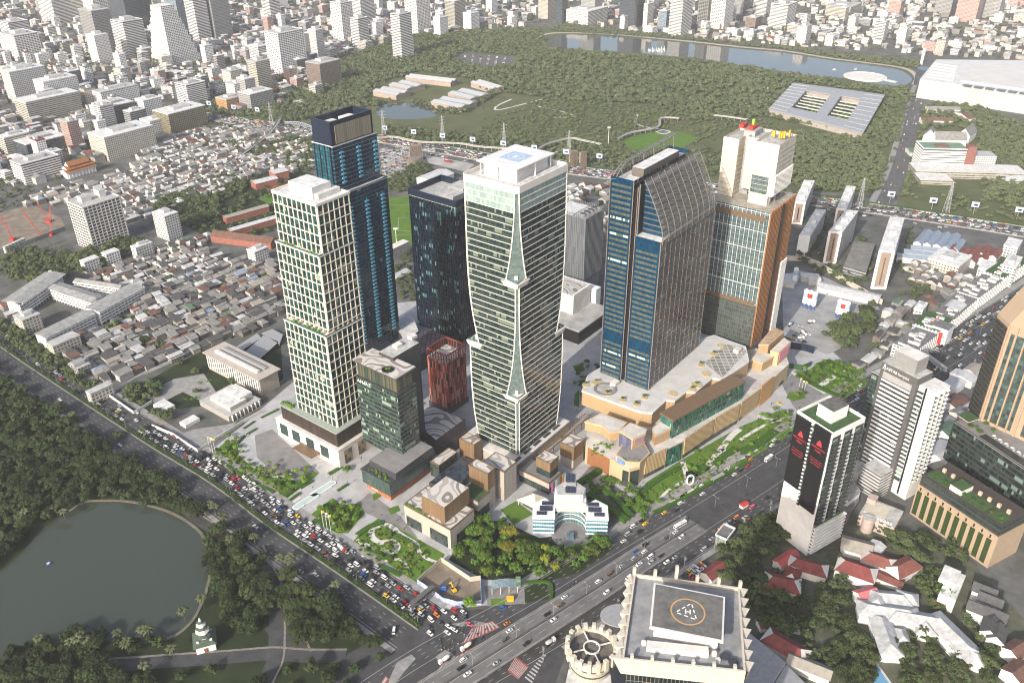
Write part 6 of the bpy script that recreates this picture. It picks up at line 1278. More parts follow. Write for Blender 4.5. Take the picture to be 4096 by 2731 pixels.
def block(u,vb,vt,pl,pr,style,label,cat='tower',name='tower_block',ang=52.5,plant=True,h=None,group=None,landm=None,top=None):
 s=sc(u,vb); o=P(u,vb); a=math.radians(ang); er=(math.cos(a),math.sin(a)); el=(-er[1],er[0])
 wR=pr/s/max(.3,abs(er[0])); wL=pl/s/max(.3,abs(el[0])); h=h or max(6,topz(u,vb,0,u,vt)); q=quadfp(o,wR,wL,er,el); reg(off(q,2))
 r=thing(name,label,cat,group=group)
 if style.startswith('s:') or style.startswith('g:'):
  c=BW_[style[2:]]; tower(r,q,0,h,3.4,GL0,c,1.5,.9,c,(5.5,1.0,.8) if style[0]=='g' else None,roof=ROOF,par=1)
 else:
  MB().prism(q,0,h,0).build('wall',WM[style],r); MB().prism(off(q,.25),h-.3,h+.9,0).build('roof',ROOFL if R.random()<.6 else ROOF,r)
 if plant and h>14:
  cx,cy=fr(o,wR*.5,wL*.5,er,el); MB().box((cx,cy,h+.5),(wR*.45,wL*.4,min(8,2.5+h*.05)),a,0,1).build('plant_room',[OFFW if style not in('dark','glassd') else GREYC,ROOF],r)
 if top=='pyr':
  f=MB(); f.gable(fr(o,wR/2,wL/2,er,el),wR,wL,h,wR*.45,a,hip=wR*.48); f.build('pyramid_roof',M('brown_tile_roof',(.16,.085,.06),.8,.2,.5),r)
 if landm: LAND.append((landm,o[0],o[1]))
 return r,q,h,er,el
for t in (
(133,62,-75,42,36,'s:white','white banded tower rising out of the top left corner, curved front','the banded corner tower'),
(225,56,-60,55,35,'g:white','tall white ribbed tower at the top, behind the grey brown tower',None),
(232,123,25,38,24,'grey','grey brown stepped tower in front of the white ribbed tower','the grey brown tower'),
(300,78,-80,44,36,'glassd','wide dark glass tower at the top left with pale left edge','the dark glass tower'),
(418,82,-70,32,28,'glassb','pale blue glass tower behind the white pyramid shaped block',None),
(460,98,0,24,18,'s:white','white slim tower right of the pale blue glass tower',None),
(498,92,-40,36,26,'grey','grey gridded tower at the top edge, right of the pyramid shaped block','the grey gridded tower'),
(300,135,50,34,26,'s:white','white tower of rounded lobes left of the pyramid shaped block',None),
(232,152,82,25,18,'white','plain white slab with a blank side, below the white tower of lobes','the plain white slab'),
(48,143,82,48,28,'g:white','broad white gridded block at the left edge, upper one','the broad gridded block'),
(30,92,52,30,22,'s:white','white hotel block behind the broad gridded block at the left edge',None),
(42,240,165,28,42,'white','tall white block with small windows at the left, next to a stepped one','the tall white block'),
(116,252,188,32,42,'white','white stepped block with dark window slots, right of the tall white block',None),
(72,283,235,38,66,'bandc','beige mid-rise with arcaded top floor below the two white blocks','the beige mid-rise'),
(628,74,-12,18,16,'s:white','slim white tower at the top, left of the middle',None),
(650,172,78,33,42,'g:white','white tower with irregular black window slots like a puzzle','the puzzle tower'),
(598,146,108,25,18,'band','white banded block just left of the puzzle tower',None),
(597,210,143,23,22,'bandc','beige banded slab in front of the puzzle tower','the beige banded slab'),
(535,203,165,24,18,'cream','cream block with blank corner left of the beige banded slab',None),
(740,203,148,36,36,'brown','wide brown gridded block with grey roof beside the trees','the brown gridded block'),
(732,134,70,18,12,'white','narrow pale pink tower behind the brown gridded block',None),
(790,96,8,24,20,'g:white','white tower group left part, top middle-left',None),
(436,242,196,30,27,'s:white','white balconied slab standing alone near the expressway','the balconied slab'),
(545,238,195,25,25,'white','white block with a picture billboard near the expressway',None),
(524,256,230,30,28,'orange','low orange and grey block next to the expressway','the orange block'),
(580,257,218,33,37,'grey','grey white pair of blocks beside the orange block',None),
(338,274,232,25,25,'white','white hotel with a brown pyramid roof','the pyramid-roofed hotel'),
(240,250,213,27,50,'white','white twin blocks left of the pyramid roofed hotel',None),
(262,285,245,47,32,'dark','dark slatted block with planted roof left of the pyramid roofed hotel','the dark slatted block'),
(306,295,258,20,22,'bandg','grey striped block beside the dark slatted block',None),
(395,308,263,45,55,'olive','olive brown angular flats right of the pyramid roofed hotel','the olive flats'),
(350,309,280,30,30,'white','small white villa block in front of the olive flats',None),
(252,372,316,50,68,'cream','large beige office with hipped roof beside the temple','the large beige office'),
(62,425,377,34,46,'s:white','white banded flats below the temple at the left','the white banded flats'),
(22,362,316,22,30,'bandc','pale balconied block at the left edge, middle height',None),
(70,368,332,48,50,'glassd','low curved grey glass block left of the temple',None),
(390,555,497,36,20,'white','white and pink striped block among the dark trees','the pink striped block'),
(832,58,-60,24,24,'s:white','white slender tower at the top just right of the white group',None),
(828,112,44,18,17,'s:white','white tower with rounded bays in the top middle-left',None),
(924,138,34,20,22,'s:white','tall white tower beside the park trees, nearest of the group','the tall parkside tower'),
(960,80,-4,26,26,'g:white','white stepped tower behind the tall parkside tower',None),
(1012,86,42,15,16,'white','short white tower right of the white stepped tower',None),
(1046,70,4,22,22,'bandc','beige banded tower at the top middle',None),
(1083,75,32,18,17,'white','white square tower next to the park trees at the top middle','the white square tower'),
(1130,30,-40,13,12,'white','plain white tower cut by the top edge, middle',None),
(1258,45,-30,20,18,'cream','beige tower with rounded base at the top, left of the lake end','the beige lake-end tower'),
(1290,55,-30,14,14,'glassd','grey glass tower between the beige tower and a curved white podium',None),
(1350,60,28,45,48,'band','curved white podium block near the far end of the lake','the curved white podium'),
(1365,50,-30,28,18,'grey','grey and white tower standing on the curved white podium',None),
(1455,66,-60,30,26,'glassd','dark blue glass tower overlooking the far lake','the dark lakeside tower'),
(1485,64,10,8,16,'white','pale slab attached to the dark blue lakeside tower',None),
(1528,74,26,14,13,'glassb','small square glass block right of the dark lakeside tower',None),
(1562,84,-70,22,28,'s:white','white striped tower overlooking the far lake','the white striped tower'),
(1622,60,-40,17,18,'g:white','white grid tower right of the striped lakeside tower',None),
(1660,67,-50,24,26,'g:white','taller white grid tower with a low white base near the lake',None),
(1705,34,-20,20,20,'grey','grey tower cut by the top edge above the lake',None),
(1757,38,-20,22,23,'s:white','white curved tower cut by the top edge above the lake',None),
(1802,70,12,28,28,'s:white','white banded tower standing alone behind the lake promenade','the lone banded tower'),
(1733,70,42,18,18,'brown','brown block with a dark roof behind the lake promenade',None),
(2238,54,-40,30,26,'pink','salmon pink tower at the top right','the salmon tower'),
(2180,40,-25,24,24,'grey','grey glass flats left of the salmon tower',None),
(2290,44,-25,26,24,'grey','grey flats right of the salmon tower',None),
(2026,95,50,15,15,'s:white','white slim block with balconies in the upper right quarter','the white slim block'),
(2062,48,4,18,18,'pink','white and pink striped tower at the top right',None),
(1848,105,62,17,17,'white','white block behind the far lake, left of two sheds',None),
(1950,42,18,40,40,'bandc','wide curved beige office at the top right',None),
): block(*t[:7],landm=t[7])
for r_,w in ((0,0),):
 pass
def pyramid_block():
 r=thing('pyramid_tower','big white gridded tower shaped like a sliced pyramid, upper left','tower'); o=P(395,150); s=sc(395,150); hT=topz(395,150,0,398,14); n=9; wL=72;wR=72
 LAND.append(('the pyramid-shaped tower',o[0],o[1]))
 for k in range(n):
  z0=hT*k/n; z1=hT*(k+1)/n; f=k/n; q=quadfp(fr(o,0,wL*.08*f*0),wR*(1-.62*f),wL*(1-.55*f)); g=thing if 0 else None
  MB().prism(q,z0,z1,0).build('stepped_storey',GL0,r); fm=MB(); m=max(1,round((z1-z0)/3.4))
  for j in range(m): fm.prism(off(q,.9),z0+j*(z1-z0)/m,z0+j*(z1-z0)/m+1.5,0,bottom=True)
  fm.build('floor_bands',WHITE,r); fp=MB()
  for i in (3,0): fins(fp,q[i],q[(i+1)%4],4.2,1.2,.8,z0,z1)
  fp.build('piers',WHITE,r); MB().prism(off(q,.95),z1,z1+.4).build('roof',ROOFL,r)
 reg(quadfp(o,wR,wL))
pyramid_block()
def left_block():
 r=thing('flats_tower','white gridded flats with planted terraces, next to the red cranes','tower'); h=46.2; o=P(190,478,h); q=quadfp(o,44,30); reg(off(q,3)); q[0]; h2=topz(215,578,0,190,478); h=h2; o=P(190,478,h); q=quadfp(o,46,34); tower(r,q,0,h,3.6,GL0,OFFW,.95,.9,OFFW,(5.2,.9,.85),roof=ROOF,par=1.3); reg(off(q,3))
 for a,b_,w,d,hh in ((14,20,12,10,7),(34,20,8,12,9)): MB().box((*fr(o,a,b_),h),(w,d,hh),A_R,0,1).build('plant_room',[OFFW,ROOF],r)
 for i in range(14): p=fr(o,-.2 if i%2 else R.uniform(2,40),R.uniform(2,30) if i%2 else -.3); BUSHES.append((p[0],p[1],h*R.uniform(.3,.95),R.uniform(.8,1.6)))
 for i in range(5): p=fr(o,20,R.uniform(4,30)); BUSHES.append((p[0],p[1],h*.75,1.5))
left_block()
def slab_flat(a,b,c,z,label,group):
 """long block: roof corners near-left a, near-right b (short end), far c along the long side"""
 A,B,C=P(*a,z),P(*b,z),P(*c,z); D=(A[0]+C[0]-B[0],A[1]+C[1]-B[1]); q=ccw([A,B,C,D]); reg(off(q,1.5)); r=thing('slab_flats',label,'flats',group=group); MB().prism(q,0,z-.8,0).build('glazed_wall',GL0,r)
 f=MB()
 for k in range(int(z/3.1)): f.prism(off(q,1.0),k*3.1+2.3,k*3.1+3.7,0,bottom=True)
 f.build('gallery_bands',WHITE,r); f=MB()
 for i in range(4): fins(f,q[i],q[(i+1)%4],4.5,.6,.8,0,z)
 f.build('piers',OFFW,r); e=MB()
 ends=[(i,math.dist(q[i],q[(i+1)%4])) for i in range(4)]; ends.sort(key=lambda t:t[1])
 for i,l in ends[:2]:
  p,s=q[i],q[(i+1)%4]; an=math.atan2(s[1]-p[1],s[0]-p[0]); e.box(((p[0]+s[0])/2+math.sin(an)*.6,(p[1]+s[1])/2-math.cos(an)*.6,0),(l+.3,1.1,z),an)
 e.build('end_wall',WHITE,r); m=ends[2][0]; p,s=q[m],q[(m+1)%4]; an=math.atan2(s[1]-p[1],s[0]-p[0]); cx=sum(t[0] for t in q)/4; cy=sum(t[1] for t in q)/4
 f=MB(); f.gable((cx,cy),ends[2][1]+1,ends[0][1]+1,z,1.8,an,over=.8); f.build('roof',M('slab_flat_roof',(.30,.30,.29),.9,.35,.2),r)
Gs='white slab flats in the left quarter'
for a,b,c,z,l in (((16,686),(44,700),(140,634),14,'long white slab flats at the left edge, nearest the trees'),((170,645),(183,640),(285,655),14,'white slab flats at the back of the group with dark end windows'),((117,663),(213,695),(232,680),14,'white slab flats with a stained black roof in the middle of the group'),((200,705),(228,717),(328,662),14,'white slab flats at the right of the group, nearest the houses'),((84,765),(105,776),(215,722),14,'lowest of the white slab flats, beside the barrel-roofed house')): slab_flat(a,b,c,z,l,Gs)
def gable_slab(tl,tr,bl,far,label,brown=True):
 h=topz(*bl,0,*tl); A,B,C=P(*tl,h),P(*tr,h),P(*far,h); D=(A[0]+C[0]-B[0],A[1]+C[1]-B[1]); q=[A,B,C,D]; q=ccw(q); reg(off(q,2)); r=thing('slab_tower',label,'flats',group='slab towers beside the expressway')
 i=min(range(4),key=lambda k:px((q[k][0]+q[(k+1)%4][0])/2,(q[k][1]+q[(k+1)%4][1])/2)[1]*-1)
 MB().prism(q,0,h,0,1).build('wall',[WM['white'],ROOFL],r)
 p,s=q[i],q[(i+1)%4]; an=math.atan2(s[1]-p[1],s[0]-p[0]); W_=math.dist(p,s); m=((p[0]+s[0])/2+math.sin(an)*.5,(p[1]+s[1])/2-math.cos(an)*.5)
 MB().box((*m,0),(W_,1,h+1.2),an).build('gable_wall',WHITE,r)
 if brown:
  m2=((p[0]+s[0])/2+math.sin(an)*1.1,(p[1]+s[1])/2-math.cos(an)*1.1); MB().box((*m2,3),(W_*.62,.4,h-4),an).build('brown_panel',M('brown_render',(.29,.22,.175),.8,.1,.3),r)
  f=MB(); m3=((p[0]+s[0])/2+math.sin(an)*1.35,(p[1]+s[1])/2-math.cos(an)*1.35)
  for k in range(12): f.box((*m3,6+k*(h-12)/12),(1.3,.2,1.4),an)
  f.build('stair_windows',BLACK,r)
 L=math.dist(q[(i+1)%4],q[(i+2)%4]); d=((q[(i+2)%4][0]-q[(i+1)%4][0])/L,(q[(i+2)%4][1]-q[(i+1)%4][1])/L); c0=((p[0]+s[0])/2,(p[1]+s[1])/2)
 for t in (.2,.5,.8): MB().box((c0[0]+d[0]*L*t,c0[1]+d[1]*L*t,h),(W_*.5,W_*.4,3),an).build('roof_tank_house',OFFW,r)
gable_slab((2018,576),(2055,578),(1998,662),(2078,500),'slab tower with a brown gable, nearest of the row and beside the shophouses')
gable_slab((1903,532),(1934,535),(1890,604),(1972,484),'slab tower with a brown gable, middle of the row')
gable_slab((1835,541),(1861,543),(1829,586),(1898,482),'slab tower with a plain white gable, left of the row',False)
gable_slab((1823,465),(1850,466),(1819,515),(1872,414),'slab tower behind, closest to the unfinished tower')
gable_slab((1921,480),(1944,482),(1912,530),(1966,428),'slab tower behind, farthest back beside the expressway')
r=thing('parking_deck','flat grey parking deck between the slab towers','building'); q=ccw(PP([(1938,610),(1990,625),(2010,560),(1962,553)],9)); MB().prism(q,0,9,0,1).build('wall',[WM['bandg'],M('deck_roof',(.20,.195,.185),.9,.3,.1)],r); reg(off(q,2))
def gable_house(name,label,u,v,w,d,ang,h,rise,roof,wall=OFFW,cat='house',hip=0,landm=None,z=0):
 x,y=P(u,v,h); a=math.radians(ang); r=thing(name,label,cat,(x,y,0),a); MB().prism(rect(0,0,w,d),0,h,0).build('wall',wall,r); f=MB(); f.gable((0,0),w,d,h,rise,0,.7,0,1,hip=hip); f.build('roof',[roof,wall],r); reg(rect(x,y,w+2,d+2,a)); return r
RT_={'red':M('red_tile_roof',(.19,.052,.047),.8,.35,.25),'bright':M('bright_red_sheet',(.38,.075,.07),.6,.15,.3),'pinkr':M('pink_red_sheet',(.60,.16,.17),.6,.15,.3),'greyw':M('weathered_white_roof',(.50,.51,.52),.8,.4,.25,col2=(.28,.28,.28)),'grey':M('grey_tile_roof',(.235,.23,.22),.85,.4,.4),'dk':M('dark_shingle_roof',(.085,.085,.086),.85,.3,.4),'brown':M('rust_brown_roof',(.15,.085,.065),.85,.4,.3),'sand':M('sand_sheet_roof',(.30,.275,.235),.8,.2,.3),'white':M('white_sheet_roof',(.50,.50,.50),.7,.25,.3),'green':M('green_sheet_roof',(.11,.17,.12),.7,.3,.3),'blue':M('blue_sheet_roof',(.22,.27,.34),.7,.2,.3),'brick':M('brick_red_sheet',(.20,.075,.06),.8,.3,.3)}
for t in (('red_roofed_villa','large villa with dark red tiled roof among trees, left of its kind',1797,1338,22,14,-18,6,4,'red'),('red_roofed_villa','red tiled wing joined behind the large dark red villa',1820,1318,14,9,60,6,3,'red'),('red_roofed_villa','red tiled house at the foot of the white screen tower',1856,1300,24,12,-24,6,4,'red'),('red_shed','bright red sheet roofed shed beside the white screen tower',1806,1281,18,7,36,5,2,'bright'),('red_roofed_villa','red tiled villa with white walls in the middle of the gardens',1967,1307,24,14,-30,7,4.5,'red'),('red_roofed_villa','red roofed house behind the middle villa, partly hidden by a small tree',2018,1285,20,12,-32,6,3.5,'brick'),('red_roofed_villa','pale red cross-roofed house nearest the rain tree',2075,1302,22,12,28,6,4,'brick'),('red_shed','low red sheet roof between the cross-roofed house and the villas',2040,1327,18,8,-35,4,1.5,'brick'),('pink_roofed_house','house with a bright pink red roof at the end of the white villa',1990,1363,13,9,18,6,3,'pinkr'),('red_roofed_villa','red tiled hall beside the grey sheds at the bottom',1805,1482,26,13,-42,6,4,'red'),('red_roofed_house','small red and white house at the edge of the car lot',1640,1310,16,9,40,5,3,'red'),('red_roofed_house','tiny dark red roof half hidden by trees near the blue pool',1757,1430,8,7,10,4,2,'red'),('grey_roofed_house','house with a pale grey hipped roof below the pink block',1968,1253,19,14,-24,6,4,'sand'),('grey_roofed_house','long weathered sheet roofed house beside the hipped one',2003,1263,20,9,42,5,1.5,'white'),('long_white_house','white house with grey sheet roof at the bottom beside the sheds',1860,1528,24,9,-30,6,3,'sand')):
 gable_house(*t[:9],RT_[t[9]],hip=5 if 'villa' in t[0] else 0)
VL=thing('white_villa','rambling white villa complex with weathered white hipped roofs and a courtyard','house'); 
for u,v,w,d,an,h in ((2040,1403,36,13,-12,8),(2105,1420,34,12,-14,8),(2045,1372,24,11,-8,8),(2015,1380,12,10,60,8),(2085,1372,10,12,70,8),(2033,1455,13,32,-6,7),(2190,1460,14,36,20,8),(2125,1436,12,14,-14,7),(2070,1460,8,12,-6,6),(2230,1505,14,10,-30,7)):
 x,y=P(u,v,h); a=math.radians(an); MB().prism(rect(x,y,w-1.6,d-1.6,a),0,h,0).build('wall',WHITE,VL); W_,D_=max(w,d),min(w,d); f=MB(); f.gable((x,y),W_,D_,h,3.4,a if w>=d else a+math.pi/2,.5,hip=D_*.5); f.build('roof',RT_['greyw'],VL); reg(rect(x,y,w+3,d+3,a))
def pool(u,v,w,d,an,label): x,y=P(u,v); r=thing('swimming_pool',label,'pool'); MB().prism(rect(x,y,w+3,d+3,math.radians(an)),0,.2).build('pool_edge',PATHM,r); MB().prism(rect(x,y,w,d,math.radians(an)),.1,.25).build('pool_water',M('pool_water',(.14,.33,.50),.1,.1,.5),r)
pool(1822,1430,5,14,-15,'narrow light blue pool between red roofed villas'); pool(2012,1552,9,16,12,'lane-marked blue pool at the bottom beside the white villa')
r=thing('roof_garden_house','white modern house with a planted roof deck and orange loggia','house'); b,h=fb((2193,1412),0,(2195,1378),(2158,1360),(2228,1325)); MB().prism(b,0,h,0,1).build('wall',[WHITE,ROOFL],r); reg(off(b,2)); MB().box((*fr(b[0],17,8),h),(14,10,3.5),A_R,0,1).build('roof_room',[WHITE,ROOFL],r); MB().box((*fr(b[0],-.3,8),2),(.8,8,3),A_R).build('loggia',WOOD,r)
for i in range(26): p=fr(b[0],R.uniform(1,9),R.uniform(1,13)); BUSHES.append((p[0],p[1],h,R.uniform(.4,.8)))
for i,(u,v,an) in enumerate(((2262,1355,-35),(2275,1378,-35),(2250,1398,-35),(2285,1410,-35),(2275,1440,55),(2290,1455,55))): gable_house('town_house','white gabled town house with dark roof, %s of the row by the lane'%('first second third fourth fifth sixth'.split()[i]),u,v,13,9,an,8,4,RT_['dk'],WHITE)
for u,v,w,d,an in ((2335,1490,12,10,30),(2340,1540,14,12,30)): gable_house('corner_house','white house with brown roof cut by the right edge, %s one'%('upper' if v<1500 else 'lower'),u,v,w,d,an,7,3,RT_['brown'],WHITE)
r=thing('sheet_shed','wide grey sheet roofed shed beside the helipad tower','shed'); q=ccw(PP([(1712,1445),(1805,1520),(1770,1575),(1700,1600)],8)); MB().prism(q,0,8,0,1).build('wall',[OFFW,M('grey_sheets',(.27,.275,.28),.6,.2,.4)],r); reg(q)
r=thing('sheet_shed','second grey shed at the bottom edge, right of the first','shed'); q=ccw(PP([(1806,1525),(1850,1568),(1820,1640),(1760,1640),(1772,1580)],7)); MB().prism(q,0,7,0,1).build('wall',[OFFW,M('grey_sheets_2',(.30,.305,.31),.6,.2,.4)],r); reg(q)
def pink_block():
 b,h=fb((2048,1237),0,(2055,1212),(1973,1180),(2091,1180)); r=thing('pink_block','pink office block with a cream flat roof and air units','building'); MB().prism(b,0,h,0,1).build('wall',[MW('pink_office_wall',(.46,.36,.33),(.05,.05,.05),5,4,.6,.5,rv=0),ROOF],r); MB().prism(quadfp(fr(b[0],4,8),math.dist(b[0],b[1])*.7,math.dist(b[0],b[3])*.6),h,h+.7,0).build('roof_membrane',M('cream_membrane',(.52,.48,.40),.8,.15,.2),r); reg(off(b,3))
 MB().cyl(fr(b[0],-2,math.dist(b[0],b[3])*.7),4,0,h+2,18,0,1).build('stair_tower',[M('pink_render',(.44,.34,.31),.8,.15,.3),ROOF],r); MB().box((*fr(b[2],-3,-3),h),(7,6,4),A_R).build('roof_room',M('pink_render_2',(.44,.34,.31),.8,.15,.3),r)
 for i in range(8): MB().box((*fr(b[0],2,3+i*2.2),h),(1.2,1.4,1.4),A_R).build('air_unit',OFFW,r)
 r=thing('pink_annexe','lower pink annexe with a terrace behind the pink block','building'); q=quadfp(fr(b[3],-4,6),26,14); MB().prism(q,0,h-5,0,1).build('wall',[MW('pink_annexe_wall',(.30,.23,.20),(.04,.04,.04),4,4,.7,.5,rv=0),ROOFD],r); reg(q)
pink_block()
r=thing('sample_office','small glass and concrete box with an open roof beside the road','building'); b,h=fb((1668,1262),0,(1668,1240),(1646,1228),(1698,1222)); MB().prism(b,0,h,0,1).build('wall',[MG('sample_glass',[(.25,.30,.24),(.20,.25,.20),(.28,.28,.26)],2,5,(.08,.05),(.2,.2,.2),.2,.5),ROOFD],r); reg(b); f=MB()
for i in range(4): p,s=off(b,.3)[i],off(b,.3)[(i+1)%4]; f.beam((*p,h+.8),(*s,h+.8),.8,1.4)
f.build('roof_rim',OFFW,r)
gable_house('storage_hall','white hall with a pale grey roof behind the grey hotel tower',2170,1040,26,24,35,9,4,RT_['white'],WHITE,'building'); gable_house('green_roofed_hall','white hall with a green roof between hotel tower and dark glass block',2180,985,20,14,35,8,3,RT_['green'],WHITE,'building'); gable_house('grey_gabled_house','white house with steep grey roof behind the screen tower',1945,1130,16,12,40,10,5,RT_['grey'],WHITE)
def embassy():
 b,h=fb((590,912),0,(595,872),(478,808),(606,868)); wL=math.dist(b[0],b[3]); q=quadfp(b[0],20,wL); r=thing('louvred_office','beige office with tall vertical louvres and an overhanging flat roof','building'); MB().prism(q,0,h,0,1).build('wall',[M('embassy_stone',(.36,.33,.29),.8,.1,.4),ROOFL],r); f=MB(); fins(f,fr(q[3],-.2,0),fr(q[0],-.2,0),3.3,1.6,.9,3,h-1.5,inset=2); f.build('louvres',OFFW,r); g=MB(); g.wall(fr(q[3],-.12,-2),fr(q[0],-.12,2),3,h-2); g.build('glazing',DGL,r)
 MB().prism(off(q,2.2),h,h+1.0,0,1,bottom=True).build('roof',[M('embassy_roof_edge',(.36,.31,.27),.8,.1,.4),M('embassy_roof',(.42,.38,.34),.9,.1,.3)],r); reg(off(q,3)); f=MB()
 for a,w,hh in ((6,3,2.2),(14,3,1.4)): MB().box((*fr(q[0],a,wL*.5),h+1),(w,wL*.8,hh),A_R).build('roof_duct',OFFW if a<10 else STEEL,r)
 r=thing('embassy_hall','low wide stone hall with stepped flat roofs and a colonnade','building'); b,h=fb((522,970),0,(524,953),(446,922),(580,905)); MB().prism(b,0,h-2,0,1).build('wall',[M('hall_stone',(.31,.295,.27),.8,.15,.4),M('hall_roof',(.40,.395,.38),.9,.15,.2)],r); reg(off(b,4)); wR,wL=math.dist(b[0],b[1]),math.dist(b[0],b[3])
 MB().prism(quadfp(fr(b[0],6,5),wR*.5,wL*.7),h-2,h+2,0,1).build('upper_hall',[M('hall_stone_2',(.40,.385,.36),.8,.15,.4),ROOFL],r); MB().prism(quadfp(fr(b[0],wR*.55,8),wR*.38,wL*.55),h-2,h+3.5,0,1).build('upper_hall',[OFFW,ROOFL],r); f=MB(); fins(f,fr(b[0],3,-.2),fr(b[1],-3,-.2),4,.6,1.6,0,h-2); f.build('colonnade',OFFW,r)
 r=thing('gatehouse','small white flat-roofed gatehouse in the embassy garden','building'); b,h=fb((375,952),0,(376,943),(348,930),(402,930)); MB().prism(b,0,h,0,1).build('wall',[OFFW,ROOFL],r); reg(b)
 r=thing('gatehouse','white pavilion and planted court beside the embassy hall','building'); b,h=fb((425,985),0,(426,977),(413,968),(455,958)); MB().prism(b,0,h,0,1).build('wall',[OFFW,ROOFL],r); reg(b)
 for nm,pts in (('pale wall along the far side of the embassy garden',[(253,905),(330,862),(400,830),(470,790)]),('pale street wall of the embassy garden',[(243,905),(308,950),(350,925)]),('pale street wall beside the embassy car park',[(350,980),(398,1000),(455,1038),(500,1008),(560,970),(600,948)])):
  w=thing('garden_wall',nm,'wall'); l=PP(pts); ribbon(MB(),l,-.3,.3,0,2.8).build('wall',OFFW,w)
 tri_sheet('embassy_lawn',PP([(268,925),(330,880),(470,800),(480,830),(590,912),(560,925),(440,935),(310,950)]),.02,GRASSD); tri_sheet('embassy_drive',PP([(330,905),(400,870),(468,858),(500,905),(470,925),(420,900),(360,930)]),.05,SIDEW); tri_sheet('embassy_car_park',PP([(405,998),(450,985),(520,975),(545,968),(500,1008),(455,1035)]),.05,SIDEW); tri_sheet('side_lawn',PP([(600,820),(645,790),(650,870),(615,895)]),.02,GRASSD)
 for pts,l in (([(520,815),(545,795),(590,765),(600,775),(545,812)],'grey carport roofs behind the louvred office, left'),([(555,815),(605,770),(640,785),(590,830)],'grey carport roofs behind the louvred office, middle'),([(600,765),(625,755),(650,768),(642,790)],'grey carport roofs behind the louvred office, right')):
  t=thing('carport',l,'carport'); q=ccw(PP(pts,4)); MB().prism(q,3.7,4,0,bottom=True).build('roof',M('carport_roof',(.30,.31,.315),.7,.15,.5),t); reg(q)
  for p in off(q,-1): MB().box((p[0],p[1],0),(.4,.4,3.7)).build('post',STEEL,t)
 for u,v,w,d in ((455,880,8,4),(440,915,16,5),(485,875,6,4)): BUSHES.extend([(P(u,v)[0]+R.uniform(-w/2,w/2),P(u,v)[1]+R.uniform(-d/2,d/2),0,R.uniform(.7,1.3)) for _ in range(int(w))])
embassy()
def barrel():
 r=thing('barrel_roofed_house','grey house with a rounded barrel roof beside the street trees','house'); b,h=fb((175,870),0,(178,848),(157,833),(213,840)); MB().prism(b,0,h,0,1).build('wall',[WM['grey'],ROOF],r); reg(off(b,1)); o=b[0]; wR,wL=math.dist(b[0],b[1]),math.dist(b[0],b[3]); f=MB(); n=8
 for i in range(n):
  a0,a1=math.pi*i/n,math.pi*(i+1)/n; w=min(wL,9)/2
  p=lambda a,t:(*fr(o,t,wL/2-w*math.cos(a)),h+w*.9*math.sin(a)); f.face([p(a0,0),p(a0,wR*.8),p(a1,wR*.8),p(a1,0)][::-1])
 for t in (0,wR*.8): f.face([p(math.pi*i/n,t) for i in range(n+1)])
 f.build('barrel_roof',M('barrel_metal',(.30,.305,.31),.5,.15,.4),r)
 for u,v,pl,pr,vt,l in ((130,825,22,35,795,'beige flat-roofed house with roof rooms beside the street'),(62,770,30,22,735,'pale house with a green hipped roof and brown panel near the left edge'),(215,930,15,30,905,'white corner house by the street with stacked terraces')): block(u,v,vt,pl,pr,'cream',l,'house','corner_house')
 for u,vb,vt,pl,pr,l in ((200,628,603,15,20,'white house with stepped terraces at the edge of the woods'),(318,598,570,15,24,'white shophouse block among the grey roofs'),(590,610,580,22,22,'white clinic block with a red mast among the grey roofs'),(250,610,585,15,18,'white terraced house behind the grey roofs')): block(u,vb,vt,pl,pr,'white',l,'house','white_house')
barrel()
def temple():
 x,y=P(180,385,10); a=A_R; r=thing('temple','temple hall with a tiered green and orange roof and white gables','temple',(x,y,0),a); MB().prism(rect(0,0,44,15),0,9,0).build('wall',WHITE,r)
 for w,d,z,rs in ((46,19,9,4),(40,14,12.4,5),(32,9.5,16.5,6)):
  f=MB(); f.gable((0,0),w,d,z,rs,0,.6,0,1); f.build('roof_tier',[M('orange_edge_tiles',(.32,.13,.05),.8,.2,.5),WHITE],r); f=MB(); f.gable((0,0),w*.86,d*.66,z+rs*.26+.35,rs*.68,0,.2,0); f.build('green_tiles',M('green_tiles',(.05,.085,.05),.7,.25,.5),r)
 f=MB()
 for i in range(9): 
  for s in (-9,9): f.box((-20+i*5,s,0),(.9,.9,9))
 f.build('columns',WHITE,r); reg(rect(x,y,50,24,a))
temple()
for t in (('sports_shed','brick sports hall with a white roof left of the gridded tower',607,413,34,16,40,9,2,'white','brick'),('sports_shed','square brick block with white roof beside the red court',640,392,22,18,40,14,.6,'white','brick'),('long_shed','long shed with dark roof and white lights strips, nearest the houses',560,545,82,16,-17,8,5,'brown','brick'),('long_shed','white roofed school shed, upper of two',565,485,60,10,42,8,2,'sand','brick'),('long_shed','white roofed school shed, lower of two',583,512,66,10,42,8,2,'white','brick'),('market_hall','wide pale sheet roofed hall behind the navy block',1000,403,46,30,52,9,3,'white','white')):
 gable_house(*t[:9],RT_[t[9]],OFFW if t[10]=='white' else M('brick_wall',(.28,.11,.08),.8,.25,.4),'shed')
sheet('red_court',PP([(610,432),(680,415),(700,432),(628,450)]),.03,M('red_court_surface',(.35,.11,.09),.9,.2,.2)); sheet('small_pitch',PP([(590,455),(628,440),(640,450),(620,470)]),.03,GRASS)
